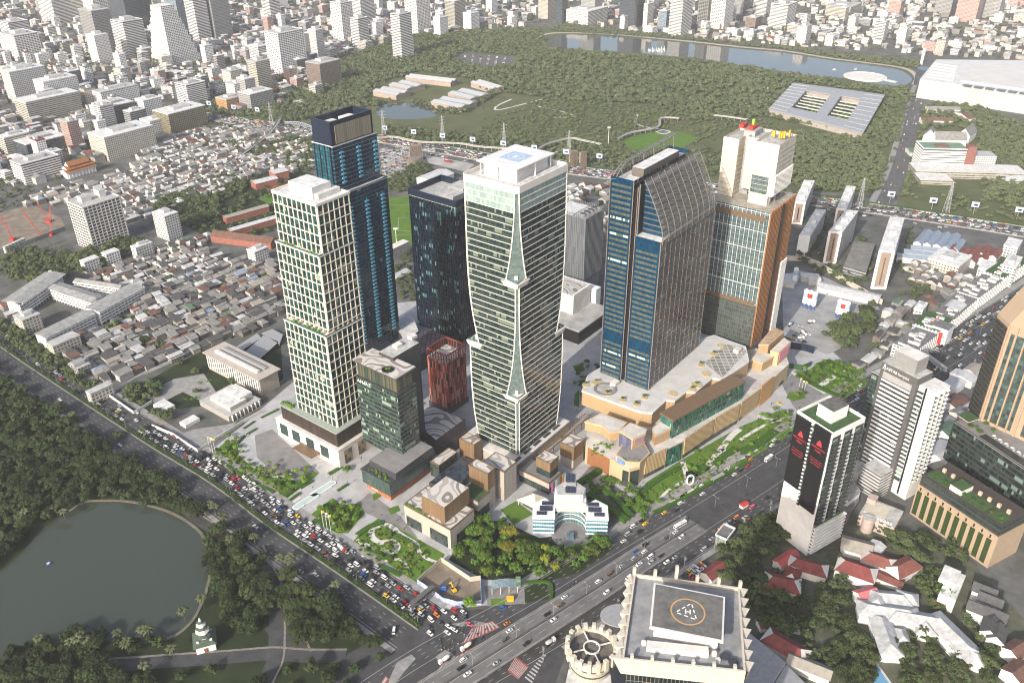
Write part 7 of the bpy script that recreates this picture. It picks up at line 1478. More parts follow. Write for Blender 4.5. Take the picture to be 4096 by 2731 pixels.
for i,(a,b,c,h) in enumerate((((930,178),(1035,190),(1045,182),9),((892,195),(935,205),(960,190),9),((855,210),(910,220),(922,205),9),((1027,215),(1080,228),(1112,212),9),((988,235),(1058,248),(1078,230),9),((1080,190),(1130,205),(1145,195),9))):
 A,B,C=P(*a,h),P(*b,h),P(*c,h); L=math.dist(A,B); an=math.atan2(B[1]-A[1],B[0]-A[0]); W_=abs((C[0]-B[0])*-math.sin(an)+(C[1]-B[1])*math.cos(an)); W_=max(W_,22); cx=(A[0]+B[0])/2-math.sin(an)*W_/2; cy=(A[1]+B[1])/2+math.cos(an)*W_/2
 r=thing('museum_shed','long twin-gabled grey roofed shed in the forest park, %s'%('farthest back|left middle|leftmost|right upper|right lower, nearest|with solar panels'.split('|')[i]),'shed',group='grey sheds in the forest park')
 for s in (-.25,.25): f=MB(); c_=(cx-math.sin(an)*W_*s,cy+math.cos(an)*W_*s); f.gable(c_,L,W_/2,h,3,an,.3); f.build('roof',M('shed_roof',(.40,.41,.42),.6,.15,.3),r)
 MB().prism(rect(cx,cy,L-2,W_-2,an),0,h).build('wall',M('shed_wall',(.34,.27,.23),.8,.2,.4),r)
def museum():
 h=12; q=[P(1765,250,h),P(1985,306,h),P(2035,218,h),P(1822,190,h)]; q=ccw(q); r=thing('courtyard_museum','square grey roofed museum with a green courtyard split by a central bar','museum'); cx=sum(p[0] for p in q)/4; cy=sum(p[1] for p in q)/4
 RM=M('ribbed_grey_roof',(.30,.315,.335),.6,.15,.3); L2=lambda a,b,t:(a[0]+(b[0]-a[0])*t,a[1]+(b[1]-a[1])*t)
 G=lambda s,t:L2(L2(q[0],q[1],s),L2(q[3],q[2],s),t)
 def bar(s0,s1,t0,t1,z0,z1,nm,m=RM): MB().prism(ccw([G(s0,t0),G(s1,t0),G(s1,t1),G(s0,t1)]),z0,z1,0,bottom=True).build(nm,m,r)
 import itertools
 for s0,s1,t0,t1 in ((0,.99,.0,.19),(0,.99,.79,1),(0,.2,.192,.788),(.79,.99,.192,.788),(.47,.58,.192,.788)): bar(s0,s1,t0,t1,10.5,h,'roof'); bar(s0+.012,s1-.012,t0+.012,t1-.012,0,10.4,'wall',M('museum_wall',(.33,.30,.27),.8,.2,.2))
 for k in range(9):
  t=.05+k*.11
  for a,b in ((0,.2),(.79,.99)): bar(a,b,t,t+.02,h,h+.9,'roof_ridge')
 for k in range(6):
  t=.24+k*.09
  for a,b in ((.21,.46),(.59,.78)): bar(a,b,t,t+.018,7,8,'walkway_beam',OFFW)
 for i in range(90): p=G(R.choice((R.uniform(.22,.45),R.uniform(.6,.77))),R.uniform(.22,.76)); BUSHES.append((p[0],p[1],1,R.uniform(2,4)))
 for k in range(5): x,y=P(1840+k*28,318+k*3); MB().box((x,y,.05),(14,9,.1),A_L).build('front_lawn',GRASSF,r) if 0 else None
museum()
def hall():
 r=thing('convention_hall','huge white roofed convention hall with pale ribbed walls and solar strips','hall'); h=34; q=ccw([P(2113,182,h),P(2420,225,h),P(2420,140,h),P(2150,137,h)]); 
 MB().prism(q,0,h,0,1).build('wall',[MG('hall_ribs',[(.44,.44,.43),(.47,.47,.46),(.42,.42,.41)],8,60,(.06,0),(.28,.28,.28),.6,.3),M('hall_roof_sheets',(.55,.55,.54),.6,.12,.05)],r); reg(q)
 for k in range(6): a=P(2125+k*4,176-k*6,h); b=P(2190+k*2,186-k*6.5,h); f=MB(); f.beam((*a,h+.8),(*b,h+.8),9,1.6); f.build('roof_strip',M('roof_strip',(.60,.60,.59),.6,.1,.1),r)
 for k in range(6): a=P(2212+k*26,196+k*3.6,h); b=P(2232+k*26,199+k*3.6,h); f=MB(); f.beam((*a,h+.9),(*b,h+.9),12,.5); f.build('solar_strip',M('solar_strip',(.10,.11,.13),.3,.2,.3),r)
 f=MB(); a=P(2215,152,h); f.prism(ccw([P(2205,188,h),P(2420,218,h),P(2420,155,h),P(2235,152,h)]),h,h+3); f.build('raised_roof',M('raised_hall_roof',(.56,.545,.52),.6,.1,.03),r)
 MB().cyl(P(2118,195,0),16,0,h-3,24).build('glass_corner',WM['glassd'],r)
hall()
def ministry():
 r=thing('government_block','white banded block with green roof and brown stair tower, set in lawns','building'); er,el=(math.cos(math.radians(-8)),math.sin(math.radians(-8))),None; a=math.radians(-6); er=(math.cos(a),math.sin(a)); el=(-er[1],er[0]); LAND.append(('the white government block',)+P(2160,395))
 h=topz(2118,382,6,2123,342); o=P(2122,342,h); q=quadfp(o,62,34,er,el); tower(r,q,0,h,3.6,GL0,WHITE,2.0,.9,WHITE,roof=M('green_flat_roof',(.16,.24,.17),.8,.2,.3),par=1.2); reg(q)
 MB().prism(quadfp(fr(o,60,-3,er,el),12,12,er,el),0,h+5).build('stair_tower',M('brown_stair',(.22,.10,.085),.8,.15,.4),r); f=MB(); f.gable(fr(o,30,16,er,el),20,14,h,4,a,hip=7); f.build('roof_house',RT_['brown'],r)
 MB().prism(quadfp(fr(o,64,10,er,el),44,26,er,el),0,h*.62,0,1).build('side_wing',[WM['white'],ROOF],r)
 w=quadfp(fr(o,-16,-34,er,el),150,34,er,el); MB().prism(w,0,11,0,1).build('low_wing',[WM['bandc'],ROOFL],r); reg(w); MB().prism(quadfp(fr(o,-18,-62,er,el),44,28,er,el),0,7,0,1).build('front_wing',[WM['bandc'],ROOFL],r); MB().prism(quadfp(fr(o,96,-56,er,el),46,22,er,el),0,7,0,1).build('front_wing',[WM['bandc'],ROOFL],r)
 sheet('government_lawn',PP([(2095,435),(2280,440),(2285,470),(2110,460)]),.03,GRASSF)
 for i,(u,v,w_,d_,an,l) in enumerate(((2180,318,46,20,-6,'white thai style hall with a steep grey gabled roof, front one'),(2137,310,22,18,60,'white gabled hall wing at the left of the thai style halls'),(2222,305,40,18,50,'white gabled hall at the right of the thai style halls'))): gable_house('thai_hall',l,u,v,w_,d_,an,12,11,RT_['grey'],WHITE,'building')
 for u,v,w_,d_,an,l in ((2165,250,56,14,-6,'low brown roofed office nearest the convention hall'),(2150,275,50,14,-6,'low brown roofed office below the other one'),(2215,265,14,44,10,'brown roofed wing running towards the thai halls')): gable_house('brown_roofed_office',l,u,v,w_,d_,an,6,4,RT_['grey'] if 'nearest' in l else RT_['brown'],OFFW,'building')
 gable_house('green_shed','green sheet roofed shelter beside the hall road',2103,345,22,26,-6,6,2,RT_['green'],OFFW,'shed')
ministry()
def shophouses():
 a,b=P(2110,828,14),P(2352,598,14); 
 pts=[(2095,838),(2150,795),(2185,762),(2240,712),(2300,668),(2360,625)]
 names=('white shophouse row with grey roofs nearest the grey hotel tower','green roofed pawn shop with red lettering on the corner','white shophouse row with a barrel roof beside the road','long white shophouse row further along the road','green-decked corner shop block at the far end of the row')
 for i in range(5):
  p,q=P(*pts[i]),P(*pts[i+1]); an=math.atan2(q[1]-p[1],q[0]-p[0]); L=math.dist(p,q)-3; n=(-math.sin(an),math.cos(an)); d=22 if i!=1 else 26; h=13+ (2 if i in(1,4) else 0); c=((p[0]+q[0])/2+n[0]*d/2,(p[1]+q[1])/2+n[1]*d/2); r=thing('shophouse_row',names[i],'shops'); b=rect(c[0],c[1],L,d,an); reg(off(b,1)); MB().prism(b,0,h,0,1).build('wall',[WM['white'],GGREEN if i in(1,4) else ROOFD],r)
  f=MB()
  for k in range(int(L/4.5)+1): t=-L/2+k*4.5; f.box((c[0]+math.cos(an)*t+math.sin(an)*(d/2),c[1]+math.sin(an)*t-math.cos(an)*(d/2),0),(.5,.8,h+.8),an)
  f.build('party_walls',WHITE,r)
  for k in range(int(L/6)): t=-L/2+3+k*6; MB().box((c[0]+math.cos(an)*t+n[0]*R.uniform(-6,6),c[1]+math.sin(an)*t+n[1]*R.uniform(-6,6),h),(R.uniform(2.5,4.5),R.uniform(4,9),R.uniform(1.5,3)),an,0,1).build('roof_room',[OFFW,R.choice((ROOF,ROOFD,RT_['sand']))],r)
  if i==1:
   s=MB(); cc=(c[0]-n[0]*d/2-math.sin(-an)*0,c[1]-n[1]*d/2); s.box((p[0]-n[0]*1,p[1]-n[1]*1,3),(1.2,3.2,12),an); sg=s.build('sign_board',RED,r)
   txt(r,'โรงรับจำนำ',(c[0]-n[0]*2,c[1]-n[1]*2),h+2.5,4.0,an,M('sign_red',(.5,.04,.04),.6,0),'roof_lettering',align='CENTER')
   for k,ch in enumerate(('โรง','รับ','จำ','นำ')): txt(r,ch,(p[0]-n[0]*2.8-math.cos(an)*.8,p[1]-n[1]*2.8-math.sin(an)*.8),13-k*2.8,2.4,an-math.pi/2+.5,WHITE,'sign_lettering')
  if i==2:
   f=MB(); nn=8
   for k in range(nn):
    a0,a1=math.pi*k/nn,math.pi*(k+1)/nn; w=8; pt=lambda a,t:(c[0]+math.cos(an)*t-n[0]*w*math.cos(a),c[1]+math.sin(an)*t-n[1]*w*math.cos(a),h+3*math.sin(a)); f.face([pt(a0,-12),pt(a0,8),pt(a1,8),pt(a1,-12)][::-1])
   f.build('barrel_roof',RT_['white'],r)
 r=thing('billboard_block','white block covered by a big phone number billboard at the street bend','building'); p=P(2168,795); q=quadfp(p,16,20,(math.cos(math.radians(45)),math.sin(math.radians(45))),(math.cos(math.radians(135)),math.sin(math.radians(135)))); MB().prism(q,0,17,0,1).build('wall',[WHITE,ROOFD],r); reg(off(q,1))
 m=((q[3][0]+q[0][0])/2,(q[3][1]+q[0][1])/2); an=math.radians(135); MB().box((m[0]-.7*.6,m[1]-.7*.6,3),(19,.6,13),an).build('billboard',M('pale_billboard',(.55,.57,.60),.6,.05,.2),r); txt(r,'089-170-1133',(m[0]-.75,m[1]-.75),9.5,3.0,an+math.pi,M('billboard_blue',(.05,.10,.30),.6,0),'billboard_lettering',align='CENTER'); txt(r,'LED',(m[0]-.75,m[1]-.75),5.5,1.8,an+math.pi,M('billboard_orange',(.5,.2,.1),.6,0),'billboard_lettering',align='CENTER') if 0 else None
 block(2112,742,712,14,24,'white','white windowless end house behind the billboard block','house','white_house')
 r=thing('footbridge','long grey covered footbridge over the upper main road','footbridge'); a,b=P(2108,822),P(2168,868); f=MB(); f.beam((*a,7),(*b,7),3.2,.5); f.beam((*a,10),(*b,10),3.6,.3); 
 f.build('deck_and_roof',STEEL,r); f=MB()
 for i in range(16): t=i/15; f.beam((a[0]+(b[0]-a[0])*t,a[1]+(b[1]-a[1])*t,7.2),(a[0]+(b[0]-a[0])*min(1,t+.06),a[1]+(b[1]-a[1])*min(1,t+.06),10),.2)
 f.build('truss',GREYC,r)
 for i,(u,v,w,d,an,rf,l) in enumerate(((2150,905,18,14,40,'white','pale roofed workshop below the footbridge, nearest it'),(2165,925,16,12,40,'white','pale workshop with solar panels below the footbridge'),(2190,880,20,12,40,'white','white sheet roofed shop beside the road, right of the footbridge'),(2215,862,12,20,40,'white','long white roofed shop right of the footbridge'),(2195,920,20,14,35,'brown','rusty roofed workshop beside the tan tower'),(2120,870,14,9,40,'sand','small sand roofed shop under the footbridge end'),(2125,945,12,14,40,'grey','grey roofed shop house beside the grey hotel tower'),(2205,945,14,10,35,'grey','grey roofed shop beside the tan tower foot'),(2235,845,16,9,40,'sand','roadside shop roof close to the tan tower'))): gable_house('workshop',l,u,v,w,d,an,7,1.8,RT_[rf],OFFW,'workshop')
shophouses()
k=0
for (u0,v0,du,dv,n,rf,L_) in ((2120,545,22,3,4,'blue',46),(2180,560,20,3,2,'blue',34),(2140,573,-16,9,3,'blue',44),(2190,572,24,4,1,'red',22),(2213,582,24,-3,3,'red',30),(2238,593,24,-5,3,'red',26)):
 for i in range(n):
  an=52 if rf=='blue' and L_!=44 else (-18 if L_==44 else 50); k+=1; gable_house('row_house','row house terrace with %s roof, %s of %d beside %s'%(rf,('first','second','third','fourth')[i],n,{46:'the expressway',34:'the red terraces',44:'the slab tower',22:'the flats',30:'the crumbling flats',26:'the right edge'}[L_]),u0+du*i,v0+dv*i,L_,9,an,7,3,RT_['blue' if rf=='blue' else 'brick'],OFFW,'row house')
block(2195,640,612,44,50,'cream','long crumbling cream flats with flat grey roof below the red terraces','flats','old_flats',ang=45)
for u,vb,vt,pl,pr,st,l in ((2270,650,622,20,30,'white','white office block beside the upper road, left of two'),(2320,660,615,20,40,'white','white block with a wall sign at the right edge'),(2330,595,570,20,30,'white','white corner block at the right edge above the shophouses')): block(u,vb,vt,pl,pr,st,l,'building','white_block')
def silo(u,v,m,label):
 x,y=P(u,v); r=thing('silo',label,'silo',(x,y,0),group='cement silos of the concrete plant'); b=MB(); b.cyl((0,0),2.6,6,20,14,0); b.cyl((0,0),2.6,20,21.5,14,r2=.6); b.cyl((0,0),.5,3.5,6,10,r2=2.6); b.build('tank',WHITE,r); MB().cyl((0,0),2.66,13,18,14).build('colour_band',m,r)
 for a in range(4): MB().box((2*math.cos(a*1.57+.8),2*math.sin(a*1.57+.8),0),(.4,.4,7)).build('leg',BLUEP,r)
LB=M('silo_light_blue',(.35,.50,.62),.6,.1,.5)
for u,v,m,l in ((1846,706,LB,'light blue banded silo, left of the first trio'),(1856,709,RED,'red banded silo, middle of the first trio'),(1866,712,LB,'light blue banded silo, right of the first trio'),(1922,730,LB,'light blue banded silo, left of the second trio'),(1931,733,RED,'red banded silo, middle of the second trio'),(1940,735,LB,'light blue banded silo, right of the second trio'),(1823,655,LB,'lone light blue banded silo, highest on the lot')): silo(u,v,m,l)
tri_sheet('concrete_plant_yard',PP([(1795,640),(1830,620),(1880,630),(2010,690),(2020,710),(1960,730),(1930,800),(1900,815),(1800,770)]),.02,M('cement_dust',(.32,.32,.32),.95,.3,.05))
for u,v,w,d,an,rf,l in ((1815,640,20,14,60,'white','white roofed plant shed beside the orange finned tower'),(1860,632,18,10,-10,'white','white plant office above the yard'),(1950,668,62,16,-32,'white','long white curved shed along the cream plant wall'),(1870,640,12,8,0,'white','small white plant shed')): gable_house('plant_shed',l,u,v,w,d,an,6,2,RT_[rf],OFFW,'shed')
w=thing('plant_wall','tall cream wall behind the concrete plant','wall'); ribbon(MB(),PP([(1795,598),(1850,600),(1880,612),(1940,650),(2025,700)]),-.3,.3,0,6).build('wall',BEIGE,w)
w=thing('site_hoarding','dark blue hoarding beside the plant gate','hoarding'); ribbon(MB(),PP([(1815,800),(1850,806),(1868,812)]),-.3,.3,0,7).build('board',NAVY,w); w=thing('site_hoarding','dark green hoarding around the site gate','hoarding'); ribbon(MB(),PP([(1812,845),(1840,850),(1862,840)]),-.3,.3,0,5).build('board',M('hoarding_green',(.03,.09,.035),.6,.1,.3),w)
tri_sheet('crane_pit',PP([(-40,500),(70,470),(140,500),(150,520),(60,560),(-40,590)]),.03,SOIL)
w=thing('site_hoarding','green grey hoarding along the crane pit','hoarding'); ribbon(MB(),PP([(-20,588),(60,563),(150,528)]),-.3,.3,0,5).build('board',M('hoarding_grey',(.20,.24,.22),.7,.1,.3),w)
for i,(u,v,h,dx,l) in enumerate(((30,552,30,-8,'red lattice crane with boom leaning left, leftmost on the pit'),(95,545,34,-16,'red lattice crane in the middle of the pit'),(112,510,26,-10,'red lattice crane at the back of the pit'),(118,540,36,6,'tall red lattice crane nearest the white gridded block'))):
 x,y=P(u,v); r=thing('crane',l,'crane',(x,y,0)); MB().box((0,0,0),(5,7,3)).build('crawler',RED,r); f=MB()
 for s in (-.6,.6):
  f.beam((s,0,3),(s+dx,4,h),.3)
  for k in range(12): t=k/12; f.beam((s*(1 if k%2 else -1)+dx*t,4*t,3+(h-3)*t),(s*(-1 if k%2 else 1)+dx*(t+1/12),4*(t+1/12),3+(h-3)*(t+1/12)),.16)
 f.build('boom',RED,r)
for i in range(7): x,y=P(15+i*7,580-i*3.2); r=thing('cement_silo','pale cement tank at the edge of the crane pit','tank',(x,y,0),group='row of pale tanks at the crane pit'); MB().cyl((0,0),2.2,0,8,12).build('tank',M('pale_tank',(.45,.48,.46),.6,.1,.5),r)
HS=[]
ROOFS=[('grey',.38),('dk',.24),('sand',.10),('brown',.10),('white',.07),('brick',.015),('green',.012),('blue',.012),('greyw',.05)]
RN={'grey':'grey','dk':'dark grey','sand':'sand coloured','brown':'rusty brown','white':'white','brick':'brick red','green':'green','blue':'blue','greyw':'blotchy pale'}
def pick(): 
 x=R.random();s=0
 for k,p in ROOFS:
  s+=p
  if x<s: return k
 return 'grey'
def houses(pts,ang,step=(11,9),seed=1,prob=.93,hh=(3.5,7),check=True):
 q=PP(pts); a=math.radians(ang); ca,sa=math.cos(a),math.sin(a); rr=random.Random(seed); T=[(p[0]*ca+p[1]*sa,-p[0]*sa+p[1]*ca) for p in q]; y=min(t[1] for t in T); row=0
 while y<max(t[1] for t in T):
  x=min(t[0] for t in T)+rr.uniform(0,5)
  while x<max(t[0] for t in T):
   w=rr.uniform(.75,1.45)*step[0]; X=x+w/2; Y=y+rr.uniform(-1.2,1.2); wx,wy=X*ca-Y*sa,X*sa+Y*ca
   if rr.random()<prob and inside((wx,wy),q) and not blocked(wx,wy) and not (check and roads_block(wx,wy,5)) and not any((t[0]-wx)**2+(t[1]-wy)**2<(t[3]*.62)**2 for t in TREEC(wx,wy)):
    rot=rr.random()<.35; d=step[1]*rr.uniform(.75,1.15); HS.append((wx,wy,min(w,d*1.9) if not rot else d,d if not rot else min(w,d*1.5),a+rr.uniform(-.06,.06),rr.uniform(*hh),pick(),rr.random()))
   x+=w+(rr.uniform(.0,1.2) if rr.random()<.85 else 4)
  y+=step[1]+(rr.uniform(.2,1.0) if row%2 else rr.uniform(1,3)); row+=1
_tc={}
def TREEC(x,y):
 if not _tc:
  for t in TREES: _tc.setdefault((int(t[0]//30),int(t[1]//30)),[]).append(t)
 i,j=int(x//30),int(y//30); return [t for a in (-1,0,1) for b in (-1,0,1) for t in _tc.get((i+a,j+b),())]
houses([(225,880),(330,860),(480,795),(640,745),(655,640),(630,610),(470,590),(480,545),(400,560),(330,590),(250,625),(200,650),(330,665),(300,720),(240,760),(215,730),(110,785),(180,850)],50,(9.8,8),2)
houses([(250,480),(330,440),(430,430),(500,395),(560,330),(720,305),(720,395),(600,400),(480,460),(350,500),(290,520)],50,(9.8,8),3,.93)
houses([(235,420),(300,390),(345,335),(470,300),(560,292),(720,306),(640,330),(520,400),(420,445),(330,450),(280,470)],50,(11,9),4,.94)
houses([(30,470),(140,430),(240,420),(280,470),(250,500),(150,470),(70,480)],50,(12,10),5,.8)
houses([(2095,590),(2180,610),(2230,650),(2300,660),(2240,700),(2150,770),(2110,760),(2050,800),(2010,760),(2060,700),(2130,690),(2085,640)],48,(11,8.5),6,.95,(3.5,8))
houses([(2010,770),(2100,765),(2095,835),(2060,850),(2010,830)],48,(11,9),7,.9)
houses([(1310,430),(1400,425),(1400,540),(1330,500),(1305,480)],55,(13,11),8,.85)
houses([(0,700),(60,690),(90,730),(50,770),(0,760)],50,(12,10),9,.8)
houses([(1935,835),(2020,830),(2040,850),(1990,870)],40,(11,9),11,.8)
houses([(2110,880),(2160,870),(2220,930),(2215,990),(2160,1010),(2120,960)],40,(12,10),12,.7)
houses([(880,690),(950,640),(955,600),(905,640)],52,(14,11),13,.4)
def house_meshes():
 P_=[]
 for i in range(6):
  rr=random.Random(i); b=MB(); b.prism(rect(0,0,1,1),0,1,0); wm=MB(); wm.prism(rect(0,0,1,1),0,1)
  P_.append(i)
 return P_
HW=[M('house_wall_%d'%i,c,.85,.3,.3,rv=.15) for i,c in enumerate(((.42,.41,.39),(.20,.19,.185),(.30,.28,.25),(.15,.13,.115)))]
_hm={}
def hmesh(kind,rk,wk):
 k=(kind,rk,wk)
 if k not in _hm:
  b=MB(); b.prism(rect(0,0,1,1),0,1,0); me=b.build('wall',HW[wk]); w=me.data; bpy.data.objects.remove(me)
  b=MB()
  if kind==0: b.gable((0,0),1,1,1,.34,0,.06)
  elif kind==1: b.gable((0,0),1,1,1,.36,0,.06,hip=.35)
  elif kind==2: b.face([(-.55,-.56,1.0),(.55,-.56,1.0),(.55,.56,1.3),(-.55,.56,1.3)]); b.face([(-.55,.56,1.3),(.55,.56,1.3),(.55,.56,1),(-.55,.56,1)]); b.face([(.55,-.56,1),(.55,.56,1),(.55,.56,1.3)]); b.face([(-.55,.56,1),(-.55,-.56,1),(-.55,.56,1.3)])
  else: b.gable((0,.16),1,.7,1,.36,0,.06); b.face([(-.56,-.58,.8),(.56,-.58,.8),(.56,-.2,1.02),(-.56,-.2,1.02)])
  me=b.build('roof',RT_[rk]); r=me.data; bpy.data.objects.remove(me); _hm[k]=(w,r)
 return _hm[k]
KN=('gabled','hipped','lean-to','gabled and extended')
def place_houses():
 vis=[h for h in HS if -40<px(h[0],h[1])[0]<2392 and -30<px(h[0],h[1])[1]<1600]; vis.sort(key=lambda h:h[0]**2+h[1]**2); big=vis[:300]; rest=vis[300:]
 items=[]
 for h in big: items.append(('%s house with %s %s roof'%('two-storey' if h[5]>5.6 else 'low',RN[h[6]],KN[int(h[7]*4)]),h[0],h[1]))
 labs=ranked(items)
 for i,(x,y,w,d,a,hh,rk,q) in enumerate(big):
  W_,R_=hmesh(int(q*4),rk,int(q*97)%4); e=bpy.data.objects.new('house',None); COL.objects.link(e); e.location=(x,y,0); e.rotation_euler=(0,0,a); tag(e,labs[i],'house','low houses of the crowded quarters')
  for nm,me in (('wall',W_),('roof',R_)): o=bpy.data.objects.new(nm,me); COL.objects.link(o); o.parent=e; o.scale=(w,d,hh)
 b=MB(); keys=list(RT_); nb=len(keys)
 for x,y,w,d,a,hh,rk,q in rest:
  b.prism(rect(x,y,w,d,a),0,hh,nb+int(q*97)%4); b.gable((x,y),w,d,hh,d*.25,a,.4,keys.index(rk),nb,hip=0 if q<.6 else d*.4)
 tag(b.build('far_house_mass',[RT_[k] for k in keys]+HW),kind='stuff')
place_houses()
MID=[]
def city(pts,n,hh,ww,seed,styles,prob=1):
 q=PP(pts); rr=random.Random(seed); xs=[p[0] for p in q];ys=[p[1] for p in q]; k=0; t=0
 while k<n and t<n*30:
  t+=1
  x=rr.uniform(min(xs),max(xs)); y=rr.uniform(min(ys),max(ys)); 
  if rr.random()>(min(ys)/y)**1.0 or not inside((x,y),q) or blocked(x,y) or roads_block(x,y,14): continue
  w,d=rr.uniform(*ww),rr.uniform(*ww); h=rr.uniform(*hh)*(1 if rr.random()<.8 else 1.9)
  if any(abs(m[0]-x)<(m[2]+w)*.52 and abs(m[1]-y)<(m[3]+d)*.52 for m in MID[-900:]): continue
  MID.append((x,y,w,d,math.radians(rr.choice((52,52,58,46,50))),h,rr.choice(styles))); k+=1
ST=['white','white','white','white','cream','grey','band','bandg','white','pink','dark','bandc']
city([(-60,0),(560,0),(760,90),(740,230),(640,215),(560,260),(300,230),(230,370),(-60,430)],290,(9,26),(11,26),101,ST)
city([(560,-25),(1240,-25),(1240,60),(1000,75),(900,95),(760,140)],130,(9,24),(13,28),102,ST)
city([(1240,-25),(2400,-25),(2400,140),(2150,130),(2100,120),(1700,100),(1560,85),(1300,60)],210,(8,22),(13,30),103,ST)
city([(-60,-30),(2400,-30),(2400,-75),(-60,-75)],80,(14,60),(24,44),104,ST)
def place_mid():
 vis=[m for m in MID if -60<px(m[0],m[1])[0]<2410 and px(m[0],m[1],m[5])[1]>-40]; items=[]
 cn={'white':'white','cream':'cream','grey':'grey','band':'white banded','bandg':'grey banded','bandc':'cream banded','pink':'pinkish','dark':'dark','brown':'brown'}
 for m in vis: items.append(('%s %s block'%('tall' if m[5]>34 else 'mid-height' if m[5]>16 else 'low',cn[m[6]]),m[0],m[1]))
 order=sorted(range(len(vis)),key=lambda i:-(vis[i][2]*vis[i][5])**.5/math.hypot(vis[i][0],vis[i][1])); vis=[vis[i] for i in order]; items=[items[i] for i in order][:290]; labs=ranked(items); ks=list(WM); b=MB()
 for x,y,w,d,a,h,s in vis[290:]: b.prism(rect(x,y,w,d,a),0,h,ks.index(s)); b.prism(rect(x,y,w+.6,d+.6,a),h-.2,h+.8,len(ks)); b.box((x,y,h+.8),(w*.35,d*.35,3),a,len(ks)) if h>12 else None
 tag(b.build('far_block_mass',[WM[k] for k in ks]+[ROOFL]),kind='stuff')
 for i,(x,y,w,d,a,h,s) in enumerate(vis[:290]):
  r=thing('city_block',labs[i],'building',(x,y,0),a,'mid-rise blocks of the far city'); b=MB(); b.prism(rect(0,0,w,d),0,h,0); b.build('wall',WM[s],r); b=MB(); b.prism(rect(0,0,w+.6,d+.6),h-.2,h+.9,0); k=R.random(); 
  rm=R.choice((ROOF,ROOFL,ROOFL,ROOF,ROOFD,RT_['brick'] if k<.2 else ROOF,RT_['green'] if k<.25 else ROOFL))
  if h<13 and k>.5: b=MB(); b.gable((0,0),w,d,h,d*.16,0,.4,hip=d*.4 if k>.75 else 0)
  b.build('roof',rm,r)
  if h>=13: MB().box((w*R.uniform(-.2,.2),d*R.uniform(-.2,.2),h+.8),(w*.35,d*.35,R.uniform(2.5,5)),0,0,1).build('plant_room',[OFFW,ROOF],r)
place_mid()
def far_fill():
 b=MB(); keys=list(RT_); nb=len(keys); rr=random.Random(77)
 for pts,n in (([(-80,-40),(560,-40),(760,90),(740,235),(560,255),(250,225),(235,400),(-80,440)],2300),([(560,-40),(1240,-40),(1240,60),(900,95),(760,140)],1000),([(1240,-40),(2420,-40),(2420,140),(2150,128),(1700,100),(1300,58)],2000)):
  q=PP(pts); xs=[p[0] for p in q];ys=[p[1] for p in q]; k=0;t=0
  while k<n and t<n*20:
   t+=1; x=rr.uniform(min(xs),max(xs)); y=rr.uniform(min(ys),max(ys))
   if rr.random()>(min(ys)/y)**1.2 or not inside((x,y),q) or blocked(x,y) or roads_block(x,y,8): continue
   k+=1
   if rr.random()<.42: s=rr.uniform(3.5,7.5); TREES.append((x,y,0,s,s*1.1,'forest')); continue
   w,d,h=rr.uniform(9,22),rr.uniform(8,15),rr.uniform(4,12); a=math.radians(rr.choice((52,142,55))); mi=rr.choice([keys.index(z) for z in ('grey','white','white','greyw','white','sand','brick','dk','greyw','grey','brown')]); b.prism(rect(x,y,w,d,a),0,h,nb+rr.choice((0,0,2,1)))
   if rr.random()<.5: b.gable((x,y),w,d,h,d*.2,a,.4,mi,nb)
   else: b.prism(rect(x,y,w+.6,d+.6,a),h,h+.6,mi)
 tag(b.build('far_roof_mass',[RT_[k] for k in keys]+HW),kind='stuff')
far_fill()
def bushes():
 V=[];F=[];V0,F0=LITE[0]; 
 lst=[(x,y,z-.3*s,s,s*1.2,'fresh') for x,y,z,s in BUSHES]; mass('terrace_planting',lst)
bushes()
# ================================================================ flyover and traffic
FLp=[(830,1700,7.5),(930,1628,7.5),(1028,1566,7.5),(1125,1505,7.3),(1225,1442,6.8),(1300,1395,6.0),(1377,1346,4.8),(1440,1304,3.5),(1500,1265,2.2),(1560,1227,1.0),(1600,1202,.3)]
FL=smooth([(*P(u,v,z),z) for u,v,z in FLp],5); FLz=[p[2] for p in FL]; FL2=[(p[0],p[1]) for p in FL]
fly=thing('flyover','two-way concrete flyover carrying traffic over the junction, ramp ending near the mall park','flyover')
fb_=MB(); zb=[max(0.02,z-1.3) for z in FLz]
A=offline(FL2,-9.6);B=offline(FL2,9.6)
for i in range(len(FL)-1):
 fb_.face([(*B[i],FLz[i]),(*B[i+1],FLz[i+1]),(*A[i+1],FLz[i+1]),(*A[i],FLz[i])]); fb_.face([(*A[i],zb[i]),(*A[i],FLz[i]),(*A[i+1],FLz[i+1]),(*A[i+1],zb[i+1])][::-1]); fb_.face([(*B[i],zb[i]),(*B[i+1],zb[i+1]),(*B[i+1],FLz[i+1]),(*B[i],FLz[i])]); fb_.face([(*A[i],zb[i]),(*A[i+1],zb[i+1]),(*B[i+1],zb[i+1]),(*B[i],zb[i])])
fb_.build('deck',DECK,fly)
for d,w,h,nm in ((-9.7,.35,1.0,'parapet'),(9.7,.35,1.0,'parapet'),(0,.9,.9,'central_barrier')):
 a=offline(FL2,d-w/2);b=offline(FL2,d+w/2); f=MB()
 for i in range(len(FL)-1):
  z0,z1=FLz[i],FLz[i+1]; f.face([(*a[i],z0+h),(*b[i],z0+h),(*b[i+1],z1+h),(*a[i+1],z1+h)]); f.face([(*a[i],z0-.6),(*a[i],z0+h),(*a[i+1],z1+h),(*a[i+1],z1-.6)]); f.face([(*b[i],z0-.6),(*b[i+1],z1-.6),(*b[i+1],z1+h),(*b[i],z0+h)])
 f.build(nm,SIDEW if nm=='parapet' else M('barrier_dark',(.09,.09,.085),.9,.3,.6),fly)
f=MB()
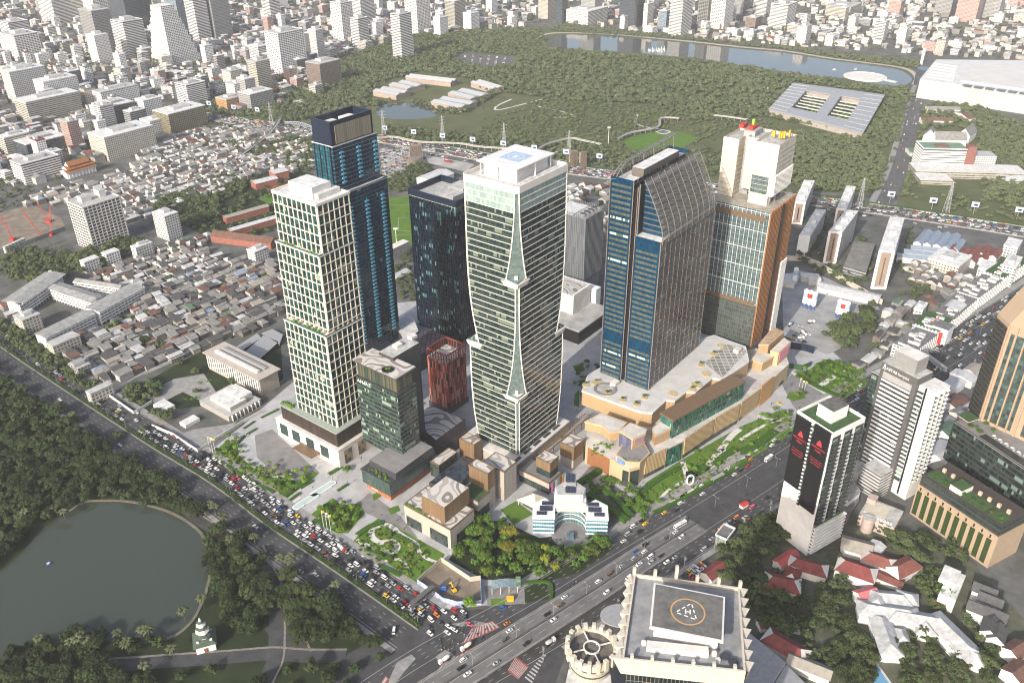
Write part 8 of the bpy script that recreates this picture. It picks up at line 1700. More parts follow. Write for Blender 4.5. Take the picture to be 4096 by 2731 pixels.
for d in (-9,-5,-.9,.9,5,9):
 a=offline(FL2,d-.12);b=offline(FL2,d+.12)
 for i in range(len(FL)-1):
  if abs(d)==5 and i%2: continue
  f.face([(*b[i],FLz[i]+.03),(*b[i+1],FLz[i+1]+.03),(*a[i+1],FLz[i+1]+.03),(*a[i],FLz[i]+.03)])
f.build('lane_markings',MARK,fly)
for i in range(4,len(FL)-8,5):
 if FLz[i]>3: MB().box((FL2[i][0],FL2[i][1],0),(2,9,FLz[i]-1.2),math.atan2(FL2[i+1][1]-FL2[i][1],FL2[i+1][0]-FL2[i][0])).build('pier',DECK,fly)
CARC={'white':(.72,.72,.71),'silver':(.36,.37,.38),'dark grey':(.09,.09,.095),'black':(.016,.016,.018),'red':(.38,.03,.03),'yellow':(.72,.45,.02),'blue':(.03,.10,.33),'pink':(.62,.10,.16),'brown':(.16,.10,.06),'orange':(.6,.2,.03)}
CMAT={k:M('car_paint_'+k.replace(' ','_'),c,.28,0,1,.6) for k,c in CARC.items()}
CGL=M('car_glass',(.015,.018,.02),.08,0,1,.6); TYRE=M('tyre_rubber',(.012,.012,.012),.9,0)
def prof_mesh(name,prof,w,mat,taper=1.0):
 b=MB(); n=len(prof)
 L=[(x,-w/2*(taper if z>.95 else 1),z) for x,z in prof];Rr=[(x,w/2*(taper if z>.95 else 1),z) for x,z in prof]
 for i in range(n): j=(i+1)%n; b.face([L[i],L[j],Rr[j],Rr[i]][::-1])
 b.face(L[::-1] if 0 else L); b.face(Rr[::-1]); o=b.build(name,mat); m=o.data; bpy.data.objects.remove(o); return m
def glass_mesh(x0,x1,x2,x3,z0,z1,w):
 b=MB(); t=.82; q=lambda x,y,z:(x,y,z)
 lo=[(x0,-w/2),(x3,-w/2),(x3,w/2),(x0,w/2)]; hi=[(x1,-w/2*t),(x2,-w/2*t),(x2,w/2*t),(x1,w/2*t)]
 b.frustum(lo,z0,hi,z1,0,0,top=False); o=b.build('windows',CGL); m=o.data; bpy.data.objects.remove(o); return m
def roof_mesh(x1,x2,z,w,mat): b=MB(); b.prism(rect((x1+x2)/2,0,x2-x1,w*.84),z-.05,z+.06); o=b.build('roof',mat); m=o.data; bpy.data.objects.remove(o); return m
def wheels_mesh(xs,w,r=.33):
 b=MB()
 for x in xs:
  for s in (-1,1):
   for k in range(8):
    a0,a1=k*math.pi/4,(k+1)*math.pi/4; y0,y1=s*(w/2-.12),s*(w/2+.06); b.face([(x+r*math.cos(a0),y0,r+r*math.sin(a0)),(x+r*math.cos(a1),y0,r+r*math.sin(a1)),(x+r*math.cos(a1),y1,r+r*math.sin(a1)),(x+r*math.cos(a0),y1,r+r*math.sin(a0))])
   b.face([(x+r*math.cos(k*math.pi/4),s*(w/2+.06),r+r*math.sin(k*math.pi/4)) for k in range(8)])
 for x in xs: b.beam((x,-w/2+.1,r),(x,w/2-.1,r),.12)
 b.beam((min(xs),0,r),(max(xs),0,r),.12); o=b.build('wheels',TYRE); m=o.data; bpy.data.objects.remove(o); return m
TY={}
SED=[(-2.25,.3),(2.25,.3),(2.3,.7),(1.2,.92),(-1.7,.95),(-2.25,.85)]; SUV=[(-2.3,.35),(2.25,.35),(2.3,.85),(1.35,1.05),(-2.2,1.08),(-2.3,.8)]; PICK=[(-2.6,.4),(2.5,.4),(2.55,.9),(1.4,1.08),(-2.6,1.05)]; VAN=[(-2.4,.35),(2.35,.35),(2.4,.95),(1.9,1.15),(-2.4,1.2)]
W4=wheels_mesh((-1.4,1.4),1.75); W4b=wheels_mesh((-1.6,1.6),1.85,.38)
for col,mt in CMAT.items():
 TY[('car',col)]=[('body',prof_mesh('car_body',SED,1.8,mt)),('windows',glass_mesh(-1.75,-1.05,.35,1.2,.93,1.42,1.66)),('roof',roof_mesh(-1.08,.38,1.42,1.66,mt)),('wheels',W4)]
 TY[('suv',col)]=[('body',prof_mesh('suv_body',SUV,1.9,mt)),('windows',glass_mesh(-2.2,-1.95,.55,1.35,1.06,1.68,1.8)),('roof',roof_mesh(-1.98,.6,1.68,1.8,mt)),('wheels',W4)]
 TY[('pickup',col)]=[('body',prof_mesh('pickup_body',PICK,1.85,mt)),('windows',glass_mesh(-.75,-.5,.7,1.4,1.06,1.7,1.7)),('roof',roof_mesh(-.55,.75,1.7,1.7,mt)),('wheels',W4b)]
 TY[('van',col)]=[('body',prof_mesh('van_body',VAN,1.95,mt)),('windows',glass_mesh(-2.4,-2.25,1.45,1.95,1.17,2.1,1.85)),('roof',roof_mesh(-2.28,1.5,2.1,1.9,mt)),('wheels',W4b)]
CARS=[]   # x,y,z,heading,type,colour
def colour():
 x=R.random()
 for k,p in (('white',.38),('silver',.19),('black',.17),('dark grey',.13),('red',.045),('yellow',.025),('blue',.025),('pink',.015),('brown',.01),('orange',.01)):
  x-=p
  if x<0: return k
 return 'white'
def ctype(): return R.choice(('car','car','car','suv','suv','pickup','van'))
def lane(pts,d,step,prob,z=.06,rev=False,zf=None,t0=0,t1=1):
 l=offline(pts,d); tot=sum(math.dist(l[i],l[i+1]) for i in range(len(l)-1)); s=R.uniform(0,step)+t0*tot; acc=0
 for x,y,h in walk(l,step,s):
  acc+=1; 
  if s+acc*step>t1*tot: break
  if R.random()<prob:
   j=R.uniform(-1.2,1.2); p=px(x,y)
   if -30<p[0]<2380 and -20<p[1]<1600: CARS.append((x+math.cos(h)*j,y+math.sin(h)*j+R.uniform(-.2,.2),z if zf is None else zf(x,y),h+(math.pi if rev else 0)+R.uniform(-.03,.03),ctype(),colour()))
for d in (-18,-14.7,-11.3,-8,-4.8): lane(WL,d,7.4,.8,t0=.5); lane(WL,d,9,.34,t1=.5)
for d in (4.5,8,12,16): lane(WL,d,14,.07)
wlen=len(RL)
for d,pr,rev in ((-21.5,.3,0),(-18.2,.42,0),(-14.8,.42,0),(17.5,.34,1),(21,.38,1),(24.4,.3,1)): lane(RL,d,9,pr,rev=bool(rev),t0=.2)
for d,pr,rev in ((-11.4,.5,0),(-8,.45,0),(-3,.45,0),(3.5,.4,1),(7.5,.4,1),(11,.35,1)): lane(RL,d,8.5,pr+.12,rev=bool(rev),t0=.43)
_fz=lambda x,y: min(((p[0]-x)**2+(p[1]-y)**2,p[2]) for p in FL)[1]+.05
for d,rev in ((-7,0),(-3,0),(3,1),(7,1)): lane(FL2,d,11,.42,zf=_fz,rev=bool(rev))
for d,rev in ((-15.5,1),(-12.2,1),(-8.8,1),(-5.3,1),(-2,1),(2,0),(5.3,0),(8.8,0),(12.2,0),(15.5,0)): lane(EX,d,8.5,.62,z=1.25,rev=bool(rev))
for d in (24,27.5): lane(EX,d,10,.25,z=.1)
for d,rev in ((-7,1),(-3,1),(3,0),(7,0)): lane(NS,d,16,.22,rev=bool(rev))
for i in range(34):
 u,v=985+R.uniform(0,95),1388+R.uniform(0,70); x,y=P(u,v)
 if all((c[0]-x)**2+(c[1]-y)**2>18 for c in CARS): CARS.append((x,y,.07,math.radians(-42)+R.uniform(-.12,.12),ctype(),colour()))
def lot(quad,rows,cols,prob,ang=None,z=.06):
 q=PP(quad); L2=lambda a,b,t:(a[0]+(b[0]-a[0])*t,a[1]+(b[1]-a[1])*t)
 for i in range(rows):
  for j in range(cols):
   if R.random()<prob:
    a=L2(q[0],q[1],(j+.5)/cols);b=L2(q[3],q[2],(j+.5)/cols);p=L2(a,b,(i+.5)/rows); an=math.atan2(q[3][1]-q[0][1],q[3][0]-q[0][0]); CARS.append((p[0],p[1],z,an+(math.pi if R.random()<.5 else 0),ctype(),colour()))
lot([(880,408),(872,345),(930,333),(945,395)],10,16,.72)
lot([(1055,150),(1060,125),(1170,132),(1165,148)],6,30,.45)
lot([(1344,1153),(1352,1148),(1428,1203),(1420,1209)],1,12,.85)
lot([(1572,1318),(1605,1290),(1625,1305),(1592,1335)],3,7,.8)
lot([(1815,780),(1835,745),(1870,755),(1850,790)],4,6,.7)
lot([(1868,640),(1878,560),(1890,565),(1885,645)],14,2,.7)
lot([(250,745),(290,720),(300,735),(262,755)],2,6,.5)
for u,v,c,t,h in ((1155,1397,'blue','suv',.1),(965,1402,'yellow','car',-.8),(1182,1438,'yellow','car',.6),(1165,1432,'orange','car',.6),(1375,1362,'yellow','car',.6),(1790,927,'yellow','car',-.9),(270,947,'yellow','car',-.7),(905,1450,'white','van',-1.6),(600,1082,'dark grey','car',.2),(635,1070,'black','car',.3),(670,1085,'white','car',1.5),(565,1000,'silver','car',.1),(1862,881,'black','suv',-.5),(252,875,'white','car',-.6),(265,860,'white','van',.7)): x,y=P(u,v); CARS.append((x,y,.07,h,t,c))
LANDC=list(LAND)
for a in (('the flag poles by the kerb',752,1210),('the pale kerb of the hotel drive',500,1085),('the lane to the oval pools',650,1175),('the striped island',1110,1432),('the bus shelter',1645,1105),('the mall park tip',1560,1160),('the dark hoarding',1840,806),('the cars parked by the solar office',1385,1180),('the expressway hedge by the blue tower',900,330),('the pawn shop',2160,790),('the twin lamp on the ramp',1500,1262),('the flyover parapet over the junction',1167,1438),('the garden flags',1830,890)): land(*a)
def place_cars():
 vis=[c for c in CARS if -20<px(c[0],c[1])[0]<2372 and px(c[0],c[1])[1]<1590]; vis.sort(key=lambda c:c[0]**2+c[1]**2); big=vis[:300]; rest=vis[300:]
 nm={'car':'car','suv':'estate car','pickup':'pickup truck','van':'van'}
 labs=ranked([('%s %s in traffic'%(c[5],nm[c[4]]) if not inside((c[0],c[1]),PLZ) else '%s %s parked'%(c[5],nm[c[4]]),c[0],c[1]) for c in big])
 for i,(x,y,z,h,t,c) in enumerate(big):
  e=bpy.data.objects.new({'car':'car','suv':'car','pickup':'pickup_truck','van':'van'}[t],None); COL.objects.link(e); e.location=(x,y,z); e.rotation_euler=(0,0,h); tag(e,labs[i],'car' if t in('car','suv') else t,'vehicles on the roads')
  for n_,me in TY[(t,c)]: o=bpy.data.objects.new(n_,me); COL.objects.link(o); o.parent=e
 b=MB(); keys=list(CMAT)
 for x,y,z,h,t,c in rest:
  k=keys.index(c); hh=1.45 if t=='car' else 1.75 if t!='van' else 2.1; b.prism(rect(x,y,4.5,1.8,h),z+.25,z+hh*.6,k); x0=-.25 if t!='pickup' else .3; l=2.2 if t=='car' else 2.9 if t=='suv' else 1.4 if t=='pickup' else 3.8
  cx,cy=x+math.cos(h)*x0,y+math.sin(h)*x0; b.frustum(rect(cx,cy,l,1.65,h),z+hh*.6,rect(cx,cy,l*.72,1.4,h),z+hh,len(keys),k)
 tag(b.build('far_traffic',[CMAT[k] for k in keys]+[CGL]),kind='stuff')
place_cars()
def bus(u,v,z,h,c,label,L=11):
 x,y=P(u,v,z); e=thing('bus',label,'bus',(x,y,z),h); MB().prism(rect(0,0,L,2.5),.4,3.1,0).build('body',CMAT[c] if c in CMAT else c,e); MB().prism(rect(0,0,L+.05,2.56),1.5,2.4).build('windows',CGL,e); MB().prism(rect(-1,0,L*.4,1.8),3.1,3.4).build('roof_unit',OFFW,e); o=bpy.data.objects.new('wheels',wheels_mesh((-L*.3,L*.33),2.4,.5)); COL.objects.link(o); o.parent=e
bus(1562,1208,.4,.62,'white','white and blue city bus at the foot of the flyover ramp'); bus(1028,372,1.2,-.4,'red','red double length bus on the expressway behind the central tower'); bus(590,283,1.2,-.4,'orange','orange bus on the expressway left of the blue tower'); bus(1765,1055,.1,.75,'white','white bus at the kerb below the mall park',9)
def mixer(u,v,h,label,cab='white'):
 x,y=P(u,v); e=thing('mixer_truck',label,'truck',(x,y,.05),h); MB().prism(rect(3.2,0,1.9,2.3),.6,2.9).build('cab',CMAT[cab],e); MB().box((0,0,.6),(8,1.6,.5)).build('chassis',DARKM,e); d=MB(); n=12; prof=[(-3.6,.5),(-2.6,1.15),(-.6,1.35),(1.2,1.1),(2.0,.6)]
 for (x0,r0),(x1,r1) in zip(prof[:-1],prof[1:]):
  for k in range(n):
   a0,a1=2*math.pi*k/n,2*math.pi*(k+1)/n; zc=lambda x_:2.35-.12*x_; d.face([(x0,r0*math.cos(a0),zc(x0)+r0*math.sin(a0)),(x1,r1*math.cos(a0),zc(x1)+r1*math.sin(a0)),(x1,r1*math.cos(a1),zc(x1)+r1*math.sin(a1)),(x0,r0*math.cos(a1),zc(x0)+r0*math.sin(a1))])
 d.build('drum',OFFW,e); o=bpy.data.objects.new('wheels',wheels_mesh((-2.8,-1.5,2.9),2.2,.5)); COL.objects.link(o); o.parent=e
for t in ((1072,1488,-2.5,'white mixer truck under the flyover edge, upper of two'),(1022,1518,-2.5,'white mixer truck on the red crossing, lower of two'),(1263,1478,.7,'mixer truck in the street below the round tower'),(785,1262,-.7,'mixer truck with a red cab in the jammed queue','red'),(1815,748,.8,'mixer truck with blue cab beside the plant fence','blue'),(1838,780,.4,'mixer truck in the middle of the plant yard'),(1845,768,-1.2,'mixer truck beside the plant trees'),(1862,742,.2,'mixer truck near the second silos'),(1910,760,1.2,'mixer truck under the plant trees, left of two'),(1920,752,1.2,'mixer truck under the plant trees, right of two'),(1905,675,.3,'mixer truck by the long curved plant shed')): mixer(*t)
def motorbike_proto():
 b=MB(); b.beam((-.6,0,.55),(.55,0,.62),.22,.35); b.beam((.55,0,.6),(.72,0,1.0),.08); b.beam((.62,-.32,1.0),(.62,.32,1.0),.06); b.beam((-.5,0,.8),(.15,0,.8),.26,.14)
 o=b.build('frame',CMAT['black']); fm=o.data; bpy.data.objects.remove(o); w=MB()
 for x in (-.65,.68):
  for k in range(8): a0,a1=k*math.pi/4,(k+1)*math.pi/4; w.face([(x+.3*math.cos(a0),-.06,.3+.3*math.sin(a0)),(x+.3*math.cos(a1),-.06,.3+.3*math.sin(a1)),(x+.3*math.cos(a1),.06,.3+.3*math.sin(a1)),(x+.3*math.cos(a0),.06,.3+.3*math.sin(a0))])
 w.beam((-.65,0,.3),(.68,0,.3),.1); o=w.build('wheels',TYRE); wm=o.data; bpy.data.objects.remove(o); return fm,wm
def person_mesh(seated,cols):
 """one continuous skinned figure (edges grown to a body), small in the picture"""
 if seated: J=[(-.1,0,.9),(-.08,0,1.15),(-.02,0,1.42),(.02,0,1.55),(.04,0,1.72),(.1,.2,1.36),(.3,.24,1.15),(.55,.26,1.08),(.1,-.2,1.36),(.3,-.24,1.15),(.55,-.26,1.08),(.3,.16,.85),(.25,.2,.42),(.36,.2,.36),(.3,-.16,.85),(.25,-.2,.42),(.36,-.2,.36)]
 else: J=[(0,0,.95),(0,0,1.18),(0,0,1.42),(0,0,1.54),(.02,0,1.68),(0,.2,1.4),(.02,.25,1.12),(.08,.25,.88),(0,-.2,1.4),(-.02,-.25,1.12),(-.06,-.25,.88),(.08,.1,.5),(.02,.1,.08),(.14,.1,.04),(-.08,-.1,.5),(-.16,-.1,.08),(-.04,-.1,.04)]
 E=[(0,1),(1,2),(2,3),(3,4),(2,5),(5,6),(6,7),(2,8),(8,9),(9,10),(0,11),(11,12),(12,13),(0,14),(14,15),(15,16)]; rad=[.15,.14,.16,.06,.11,.065,.05,.04,.065,.05,.04,.085,.055,.045,.085,.055,.045]
 me=bpy.data.meshes.new('person'); me.from_pydata(J,E,[]); o=bpy.data.objects.new('person',me); COL.objects.link(o); md=o.modifiers.new('s','SKIN')
 for i,v in enumerate(me.skin_vertices[0].data): v.radius=(rad[i],rad[i]); v.use_root=(i==0)
 dg=bpy.context.evaluated_depsgraph_get(); m2=bpy.data.meshes.new_from_object(o.evaluated_get(dg)); bpy.data.objects.remove(o)
 for c in cols: m2.materials.append(c)
 for p in m2.polygons: z=p.center.z; p.material_index=0 if z>1.5 else (1 if z>.92 else 2)
 return m2
SKIN_=M('skin_tone',(.32,.19,.12),.7,0); HELM=M('helmet_grey',(.2,.2,.22),.4,0); SH=[M('shirt_%s'%n,c,.8,0) for n,c in (('white',(.6,.6,.6)),('blue',(.06,.12,.35)),('black',(.03,.03,.03)),('green',(.05,.35,.12)),('orange',(.6,.2,.04)))]; TRO=M('dark_trousers',(.03,.03,.04),.8,0)
fm,wm=motorbike_proto(); RID=[person_mesh(True,(HELM,s,TRO)) for s in SH]; STD=[person_mesh(False,(SKIN_,s,TRO)) for s in SH]; SN=('white','blue','black','green','orange')
MO=[]
for i in range(64):
 u,v=R.choice(((1045+R.uniform(0,70),1425+R.uniform(0,50)),(1010+R.uniform(0,50),1470+R.uniform(0,25)),(1300+R.uniform(0,40),1365-R.uniform(0,30)))) if i<46 else (lambda t:(1400+420*t,1310-300*t+R.uniform(-8,60)))(R.random()); x,y=P(u,v)
 if all((m[0]-x)**2+(m[1]-y)**2>3.2 for m in MO): MO.append((x,y,R.uniform(-1,-.5) if i<46 else .65,R.randrange(5)))
lm=ranked([('black motorcycle',m[0],m[1]) for m in MO]); lp=ranked([('rider in a %s shirt sitting on a motorcycle'%SN[m[3]],m[0],m[1]) for m in MO])
for i,(x,y,h,k) in enumerate(MO):
 e=thing('motorcycle',lm[i],'motorcycle',(x,y,.08),h,'motorcycles at the junction')
 for n_,me in (('frame',fm),('wheels',wm)): o=bpy.data.objects.new(n_,me); COL.objects.link(o); o.parent=e
 o=bpy.data.objects.new('person',RID[k]); COL.objects.link(o); o.location=(x,y,.08); o.rotation_euler=(0,0,h); tag(o,lp[i],'person','riders at the junction')
WK=[]
for u,v,n,sp in ((905,1200,9,30),(700,1140,8,40),(1335,960,14,45),(1700,1000,10,60),(1060,1385,6,30),(760,1100,6,30),(1845,925,5,30),(1500,1120,5,40)):
 for i in range(n): WK.append((*P(u+R.uniform(-sp,sp),v+R.uniform(-sp,sp)*.6),R.uniform(0,6),R.randrange(5)))
lw=ranked([('person in a %s top walking'%SN[m[3]],m[0],m[1]) for m in WK])
for i,(x,y,h,k) in enumerate(WK): o=bpy.data.objects.new('person',STD[k]); COL.objects.link(o); o.location=(x,y,.09); o.rotation_euler=(0,0,h); tag(o,lw[i],'person','people walking on the plaza')
# ================================================================ gardens, street furniture, single objects
def lawn(pts,m=GRASS,z=.05): tri_sheet('lawn',PP(pts),z,m)
def zp(off,pts): return [(off[0]+a/3,off[1]+b/3) for a,b in pts]
Z7=(0,1045);Z8=(784,1045)
lawn([(483,1048),(520,1012),(546,1018),(548,1045),(580,1073),(630,1090),(690,1106),(722,1082),(733,1087),(655,1148),(630,1138),(560,1100),(520,1075)])
lawn([(715,1180),(760,1146),(790,1160),(828,1155),(838,1178),(800,1224),(775,1224),(735,1205)])
lawn([(800,1255),(835,1215),(868,1190),(905,1203),(920,1215),(1022,1272),(1010,1295),(990,1312),(955,1343),(930,1330),(870,1298)])
lawn([(1440,1165),(1483,1108),(1565,1056),(1699,980),(1790,942),(1850,962),(1828,990),(1700,1068),(1572,1148),(1520,1163),(1480,1188)])
lawn([(1818,856),(1859,849),(1879,833),(1902,824),(1972,850),(1993,877),(1988,888),(1937,915),(1926,911),(1879,888),(1838,865)])
lawn([(1806,914),(1812,900),(1850,900),(1850,914),(1824,921)]); lawn([(855,1135),(880,1125),(875,1140),(858,1150)]); lawn([(890,1168),(915,1160),(920,1172),(898,1182)]); lawn([(1204,1345),(1255,1338),(1261,1375),(1206,1384)],GRASSD); lawn([(1127,1375),(1160,1373),(1160,1388),(1128,1390)]); lawn([(1150,1170),(1185,1150),(1225,1180),(1180,1205)]); lawn([(1315,840),(1335,835),(1345,850),(1325,858)]); lawn([(1325,875),(1370,865),(1385,880),(1350,890)]); lawn([(1320,905),(1330,895),(1330,935),(1318,930)])
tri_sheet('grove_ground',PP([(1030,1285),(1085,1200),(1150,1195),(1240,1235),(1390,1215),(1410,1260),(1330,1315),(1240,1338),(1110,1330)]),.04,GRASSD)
tri_sheet('garden_ground',PP([(1640,1280),(1700,1205),(1800,1185),(1930,1170),(2060,1240),(2230,1290),(2352,1420),(2352,1600),(1720,1600),(1700,1330)]),.01,M('garden_earth',(.10,.105,.075),.95,.4,.1)) 
tri_sheet('solar_car_park',PP([(1344,1140),(1400,1105),(1500,1180),(1480,1215),(1400,1250),(1395,1215)]),.045,ASPHL); tri_sheet('car_lot',PP([(1560,1320),(1605,1280),(1650,1300),(1640,1325),(1590,1350)]),.03,ASPH)
for u,v,w,d in ((590,990,4,40),(615,975,4,26)): pass
def ppath(pts,w,z=.075,m=PATHM): strip('garden_path',smooth(PP(pts)),-w/2,w/2,z,m)
ppath(zp(Z8,[(150,700),(150,630),(110,580)]),2.2); ppath(zp(Z8,[(380,520),(330,485),(270,482),(215,510),(215,565),(270,600),(340,590),(385,620),(370,660),(300,668),(210,640),(150,610)]),4.2); ppath(zp(Z8,[(380,520),(440,560),(520,610),(535,660),(590,710),(660,740)]),2.6); ppath(zp(Z8,[(270,750),(350,715),(420,730),(460,790)]),2.6)
ppath([(1568,1060),(1577,1093),(1573,1122),(1565,1150)],4); ppath([(1560,1153),(1600,1105),(1646,1044),(1681,1000),(1700,985)],5); ppath([(1612,1090),(1643,1070),(1699,1053),(1740,1030)],3.2); ppath([(1660,1030),(1672,1055),(1668,1080)],4); ppath([(1500,1160),(1540,1150),(1572,1152)],3); ppath([(1520,1150),(1550,1128),(1573,1118)],2.6); ppath([(1490,1175),(1530,1130),(1570,1105)],2.4); ppath([(1700,1010),(1740,985),(1790,960)],2.8); ppath([(1740,955),(1780,965),(1830,955)],4); ppath([(1690,1040),(1720,1050)],2)
ppath([(575,1125),(600,1090),(640,1095)],3); ppath(zp(Z7,[(1520,10),(1580,70),(1640,90),(1690,60)]),7,m=PAVED); ppath(zp(Z7,[(1740,150),(1760,205),(1900,235)]),2.5); ppath(zp(Z7,[(1980,350),(2070,290)]),2); ppath([(725,1200),(740,1185),(760,1190),(770,1215)],2); ppath([(1885,885),(1935,855),(1960,865)],5); ppath([(1815,852),(1860,882),(1935,925)],4)
tri_sheet('black_pool',PP([(1575,1082),(1612,1079),(1588,1115),(1577,1115)]),.09,water('black_pool_water',(.008,.009,.011),.05)); tri_sheet('black_pool',PP([(1574,1120),(1586,1119),(1568,1146)]),.09,water('black_pool_water_2',(.008,.009,.011),.05))
hb=MB()
for pts,w,h in (([(505,1060),(560,1095),(630,1132)],2,1),([(640,1110),(690,1112)],4,1.2),([(655,1140),(700,1108)],3,1),([(545,1020),(565,1000),(590,985)],2,.8),([(600,960),(640,940)],2,.8),([(560,985),(585,968)],2,.8),([(820,1230),(850,1210),(880,1200)],4,1.2),([(840,1260),(870,1270),(900,1285)],4,1.1),([(900,1225),(930,1240),(960,1260)],3,1),([(870,1300),(920,1322)],3,1.2),([(1345,1145),(1390,1130),(1450,1190)],4,3),([(1320,1120),(1345,1105),(1385,1080)],4,4),([(1130,1215),(1160,1195)],3,3),([(1240,1215),(1290,1180)],2.5,2.5),([(1355,1140),(1440,1200)],5,3.5),([(1500,1178),(1560,1150),(1640,1105),(1720,1060)],3,1),([(1460,1150),(1500,1110),(1560,1075)],4,1.2),([(1640,1070),(1660,1050),(1690,1030)],6,1),([(1700,1040),(1740,1020),(1780,990)],7,1.2),([(1600,1090),(1620,1070)],6,1.2),([(1830,862),(1880,890),(1925,910)],5,1.2),([(1900,850),(1960,880)],6,1.4),([(1880,840),(1910,830)],6,1.4),([(720,1195),(780,1222)],3,1),([(745,1165),(770,1155)],5,1.2),([(755,1090),(785,1072)],3,.9),([(665,1150),(690,1132)],2.2,.9),([(690,1122),(720,1104)],2.2,.9),([(775,1128),(800,1112)],2.2,.9),([(1265,1385),(1262,1340),(1205,1340)],2,1.4)): ribbon(hb,smooth(PP(pts)),-w/2,w/2,0,h)
tag(hb.build('hedges',HEDGE),kind='stuff')
BU=[]
for pts,n in (([(500,1050),(540,1010),(560,1050),(640,1090),(700,1100),(650,1145),(560,1100)],150),([(720,1185),(760,1150),(830,1160),(800,1220)],90),([(805,1255),(870,1195),(960,1250),(1000,1290),(950,1335)],150),([(1450,1160),(1570,1065),(1780,955),(1840,965),(1700,1065),(1560,1145)],260),([(1830,858),(1900,828),(1990,880),(1935,912)],120),([(1035,1290),(1090,1210),(1240,1245),(1390,1225),(1330,1310),(1100,1325)],90)):
 q=PP(pts); xs=[p[0] for p in q];ys=[p[1] for p in q]; k=0
 while k<n:
  x,y=R.uniform(min(xs),max(xs)),R.uniform(min(ys),max(ys))
  if inside((x,y),q): BU.append((x,y,0,R.uniform(.6,1.5),1,R.choice(('fresh','fresh','grove','gold')))); k+=1
for i in range(700):
 u,v=R.uniform(1110,1800),R.uniform(235,345); x,y=P(u,v)
 if not blocked(x,y): BU.append((x,y,0,R.uniform(1.2,2.6),2,R.choice(('forest','forest','grove'))))
mass('garden_shrubs',BU)
for u,v,l in ((703,1151,'long oval pool with a white rim on the plaza, nearer the road'),(742,1123,'long oval pool with a white rim on the plaza, nearer the glass hotel')):
 x,y=P(u,v); r=thing('oval_pool',l,'pool',(x,y,0),A_R-.06)
 pts=[(8.5*math.copysign(1,math.cos(a))+3*math.cos(a),3*math.sin(a)) for a in [2*math.pi*(i+.5)/28 for i in range(28)]]; MB().prism(pts,0,.6).build('rim',WHITE,r); MB().prism(off(pts,-.7),.5,.64).build('basin_water',M('pool_pale_water',(.42,.52,.50),.15,.1,.4),r)
YOUNG[:]=[t for t in YOUNG if not (1545<px(t[0],t[1])[0]<1615 and 1085<px(t[0],t[1])[1]<1165)]; BU[:]=BU
x,y=P(1584,1113); r=thing('ring_sculpture','upright white oval ring sculpture standing in the black pool','sculpture',(x,y,0),math.radians(8)); f=MB(); n=36
pt=[((2.4*math.cos(a)),4.9+2.4*math.sin(a)+(1.9 if math.sin(a)>=0 else -1.9)) for a in [2*math.pi*i/n for i in range(n)]]
for i in range(n): a,b=pt[i],pt[(i+1)%n]; f.beam((a[0],0,a[1]),(b[0],0,b[1]),.75,.9)
f.build('ring',WHITE,r); MB().box((0,-.1,7.6),(.8,.9,1.4)).build('blue_mark',M('sculpture_blue',(.05,.4,.6),.5,0),r)
def flag(u,v,z,h,c,label):
 x,y=P(u,v,z); r=thing('flag_pole',label,'flagpole',(x,y,z)); MB().cyl((0,0),.14,0,h,8).build('pole',WHITE,r); f=MB(); f.face([(.1,0,h-.3),(1.6,.2,h-.6),(1.5,.3,h-2.4),(.1,0,h-2.2)]); f.face([(.1,.05,h-2.2),(1.5,.35,h-2.4),(1.6,.25,h-.6),(.1,.05,h-.3)]); f.build('flag',c,r)
for u,v,c,l in ((744,1212,YELLOW,'yellow flag on the left white pole by the roadside garden'),(752,1216,WHITE,'striped flag on the middle white pole by the roadside garden'),(760,1221,YELLOW,'yellow flag on the right white pole by the roadside garden'),(484,1040,YELLOW,'yellow flag on the left pole at the hotel garden corner'),(490,1042,WHITE,'flag on the middle pole at the hotel garden corner'),(496,1044,YELLOW,'yellow flag on the right pole at the hotel garden corner')): flag(u,v,0,16,c,l)
for u,v,c,l in ((1836,887,YELLOW,'yellow flag on the left pole at the boulevard garden'),(1842,893,WHITE,'striped flag on the middle pole at the boulevard garden'),(1848,895,YELLOW,'yellow flag on the right pole at the boulevard garden')): flag(u,v,0,9,c,l)
LAMPS=[]
def lamp_meshes():
 a=MB(); a.cyl((0,0),.13,0,9,6,r2=.08); a.beam((0,0,8.9),(1.8,0,9.4),.1); a.beam((0,0,8.9),(-1.8,0,9.4),.1); b=MB()
 for s in (-1,1): b.box((s*2.1,0,9.35),(.9,.3,.14))
 o=a.build('pole',STEEL);p=b.build('lamp_head',OFFW); m=(o.data,p.data); bpy.data.objects.remove(o);bpy.data.objects.remove(p); return m
lamp=lamp_meshes(); LP=[]
for i in range(3,len(FL)-6,5): LP.append((FL2[i][0],FL2[i][1],FLz[i],math.atan2(FL2[i+1][1]-FL2[i][1],FL2[i+1][0]-FL2[i][0])+math.pi/2,'twin-armed lamp on the flyover barrier'))
for x,y,h in walk(WL,28,10): LP.append((x,y,.4,h+math.pi/2,'twin-armed lamp on the planted median'))
for x,y,h in walk(RL,36,210): LP.append((x,y,.05,h+math.pi/2,'twin-armed lamp on the main road median'))
LP=[l for l in LP if -10<px(l[0],l[1])[0]<2362 and px(l[0],l[1])[1]<1580]; lb=ranked([(l[4],l[0],l[1]) for l in LP])
for i,l in enumerate(LP):
 e=thing('street_lamp',lb[i],'street lamp',l[:3],l[3],'twin street lamps')
 for n_,me in (('pole',lamp[0]),('lamp_head',lamp[1])): o=bpy.data.objects.new(n_,me); COL.objects.link(o); o.parent=e
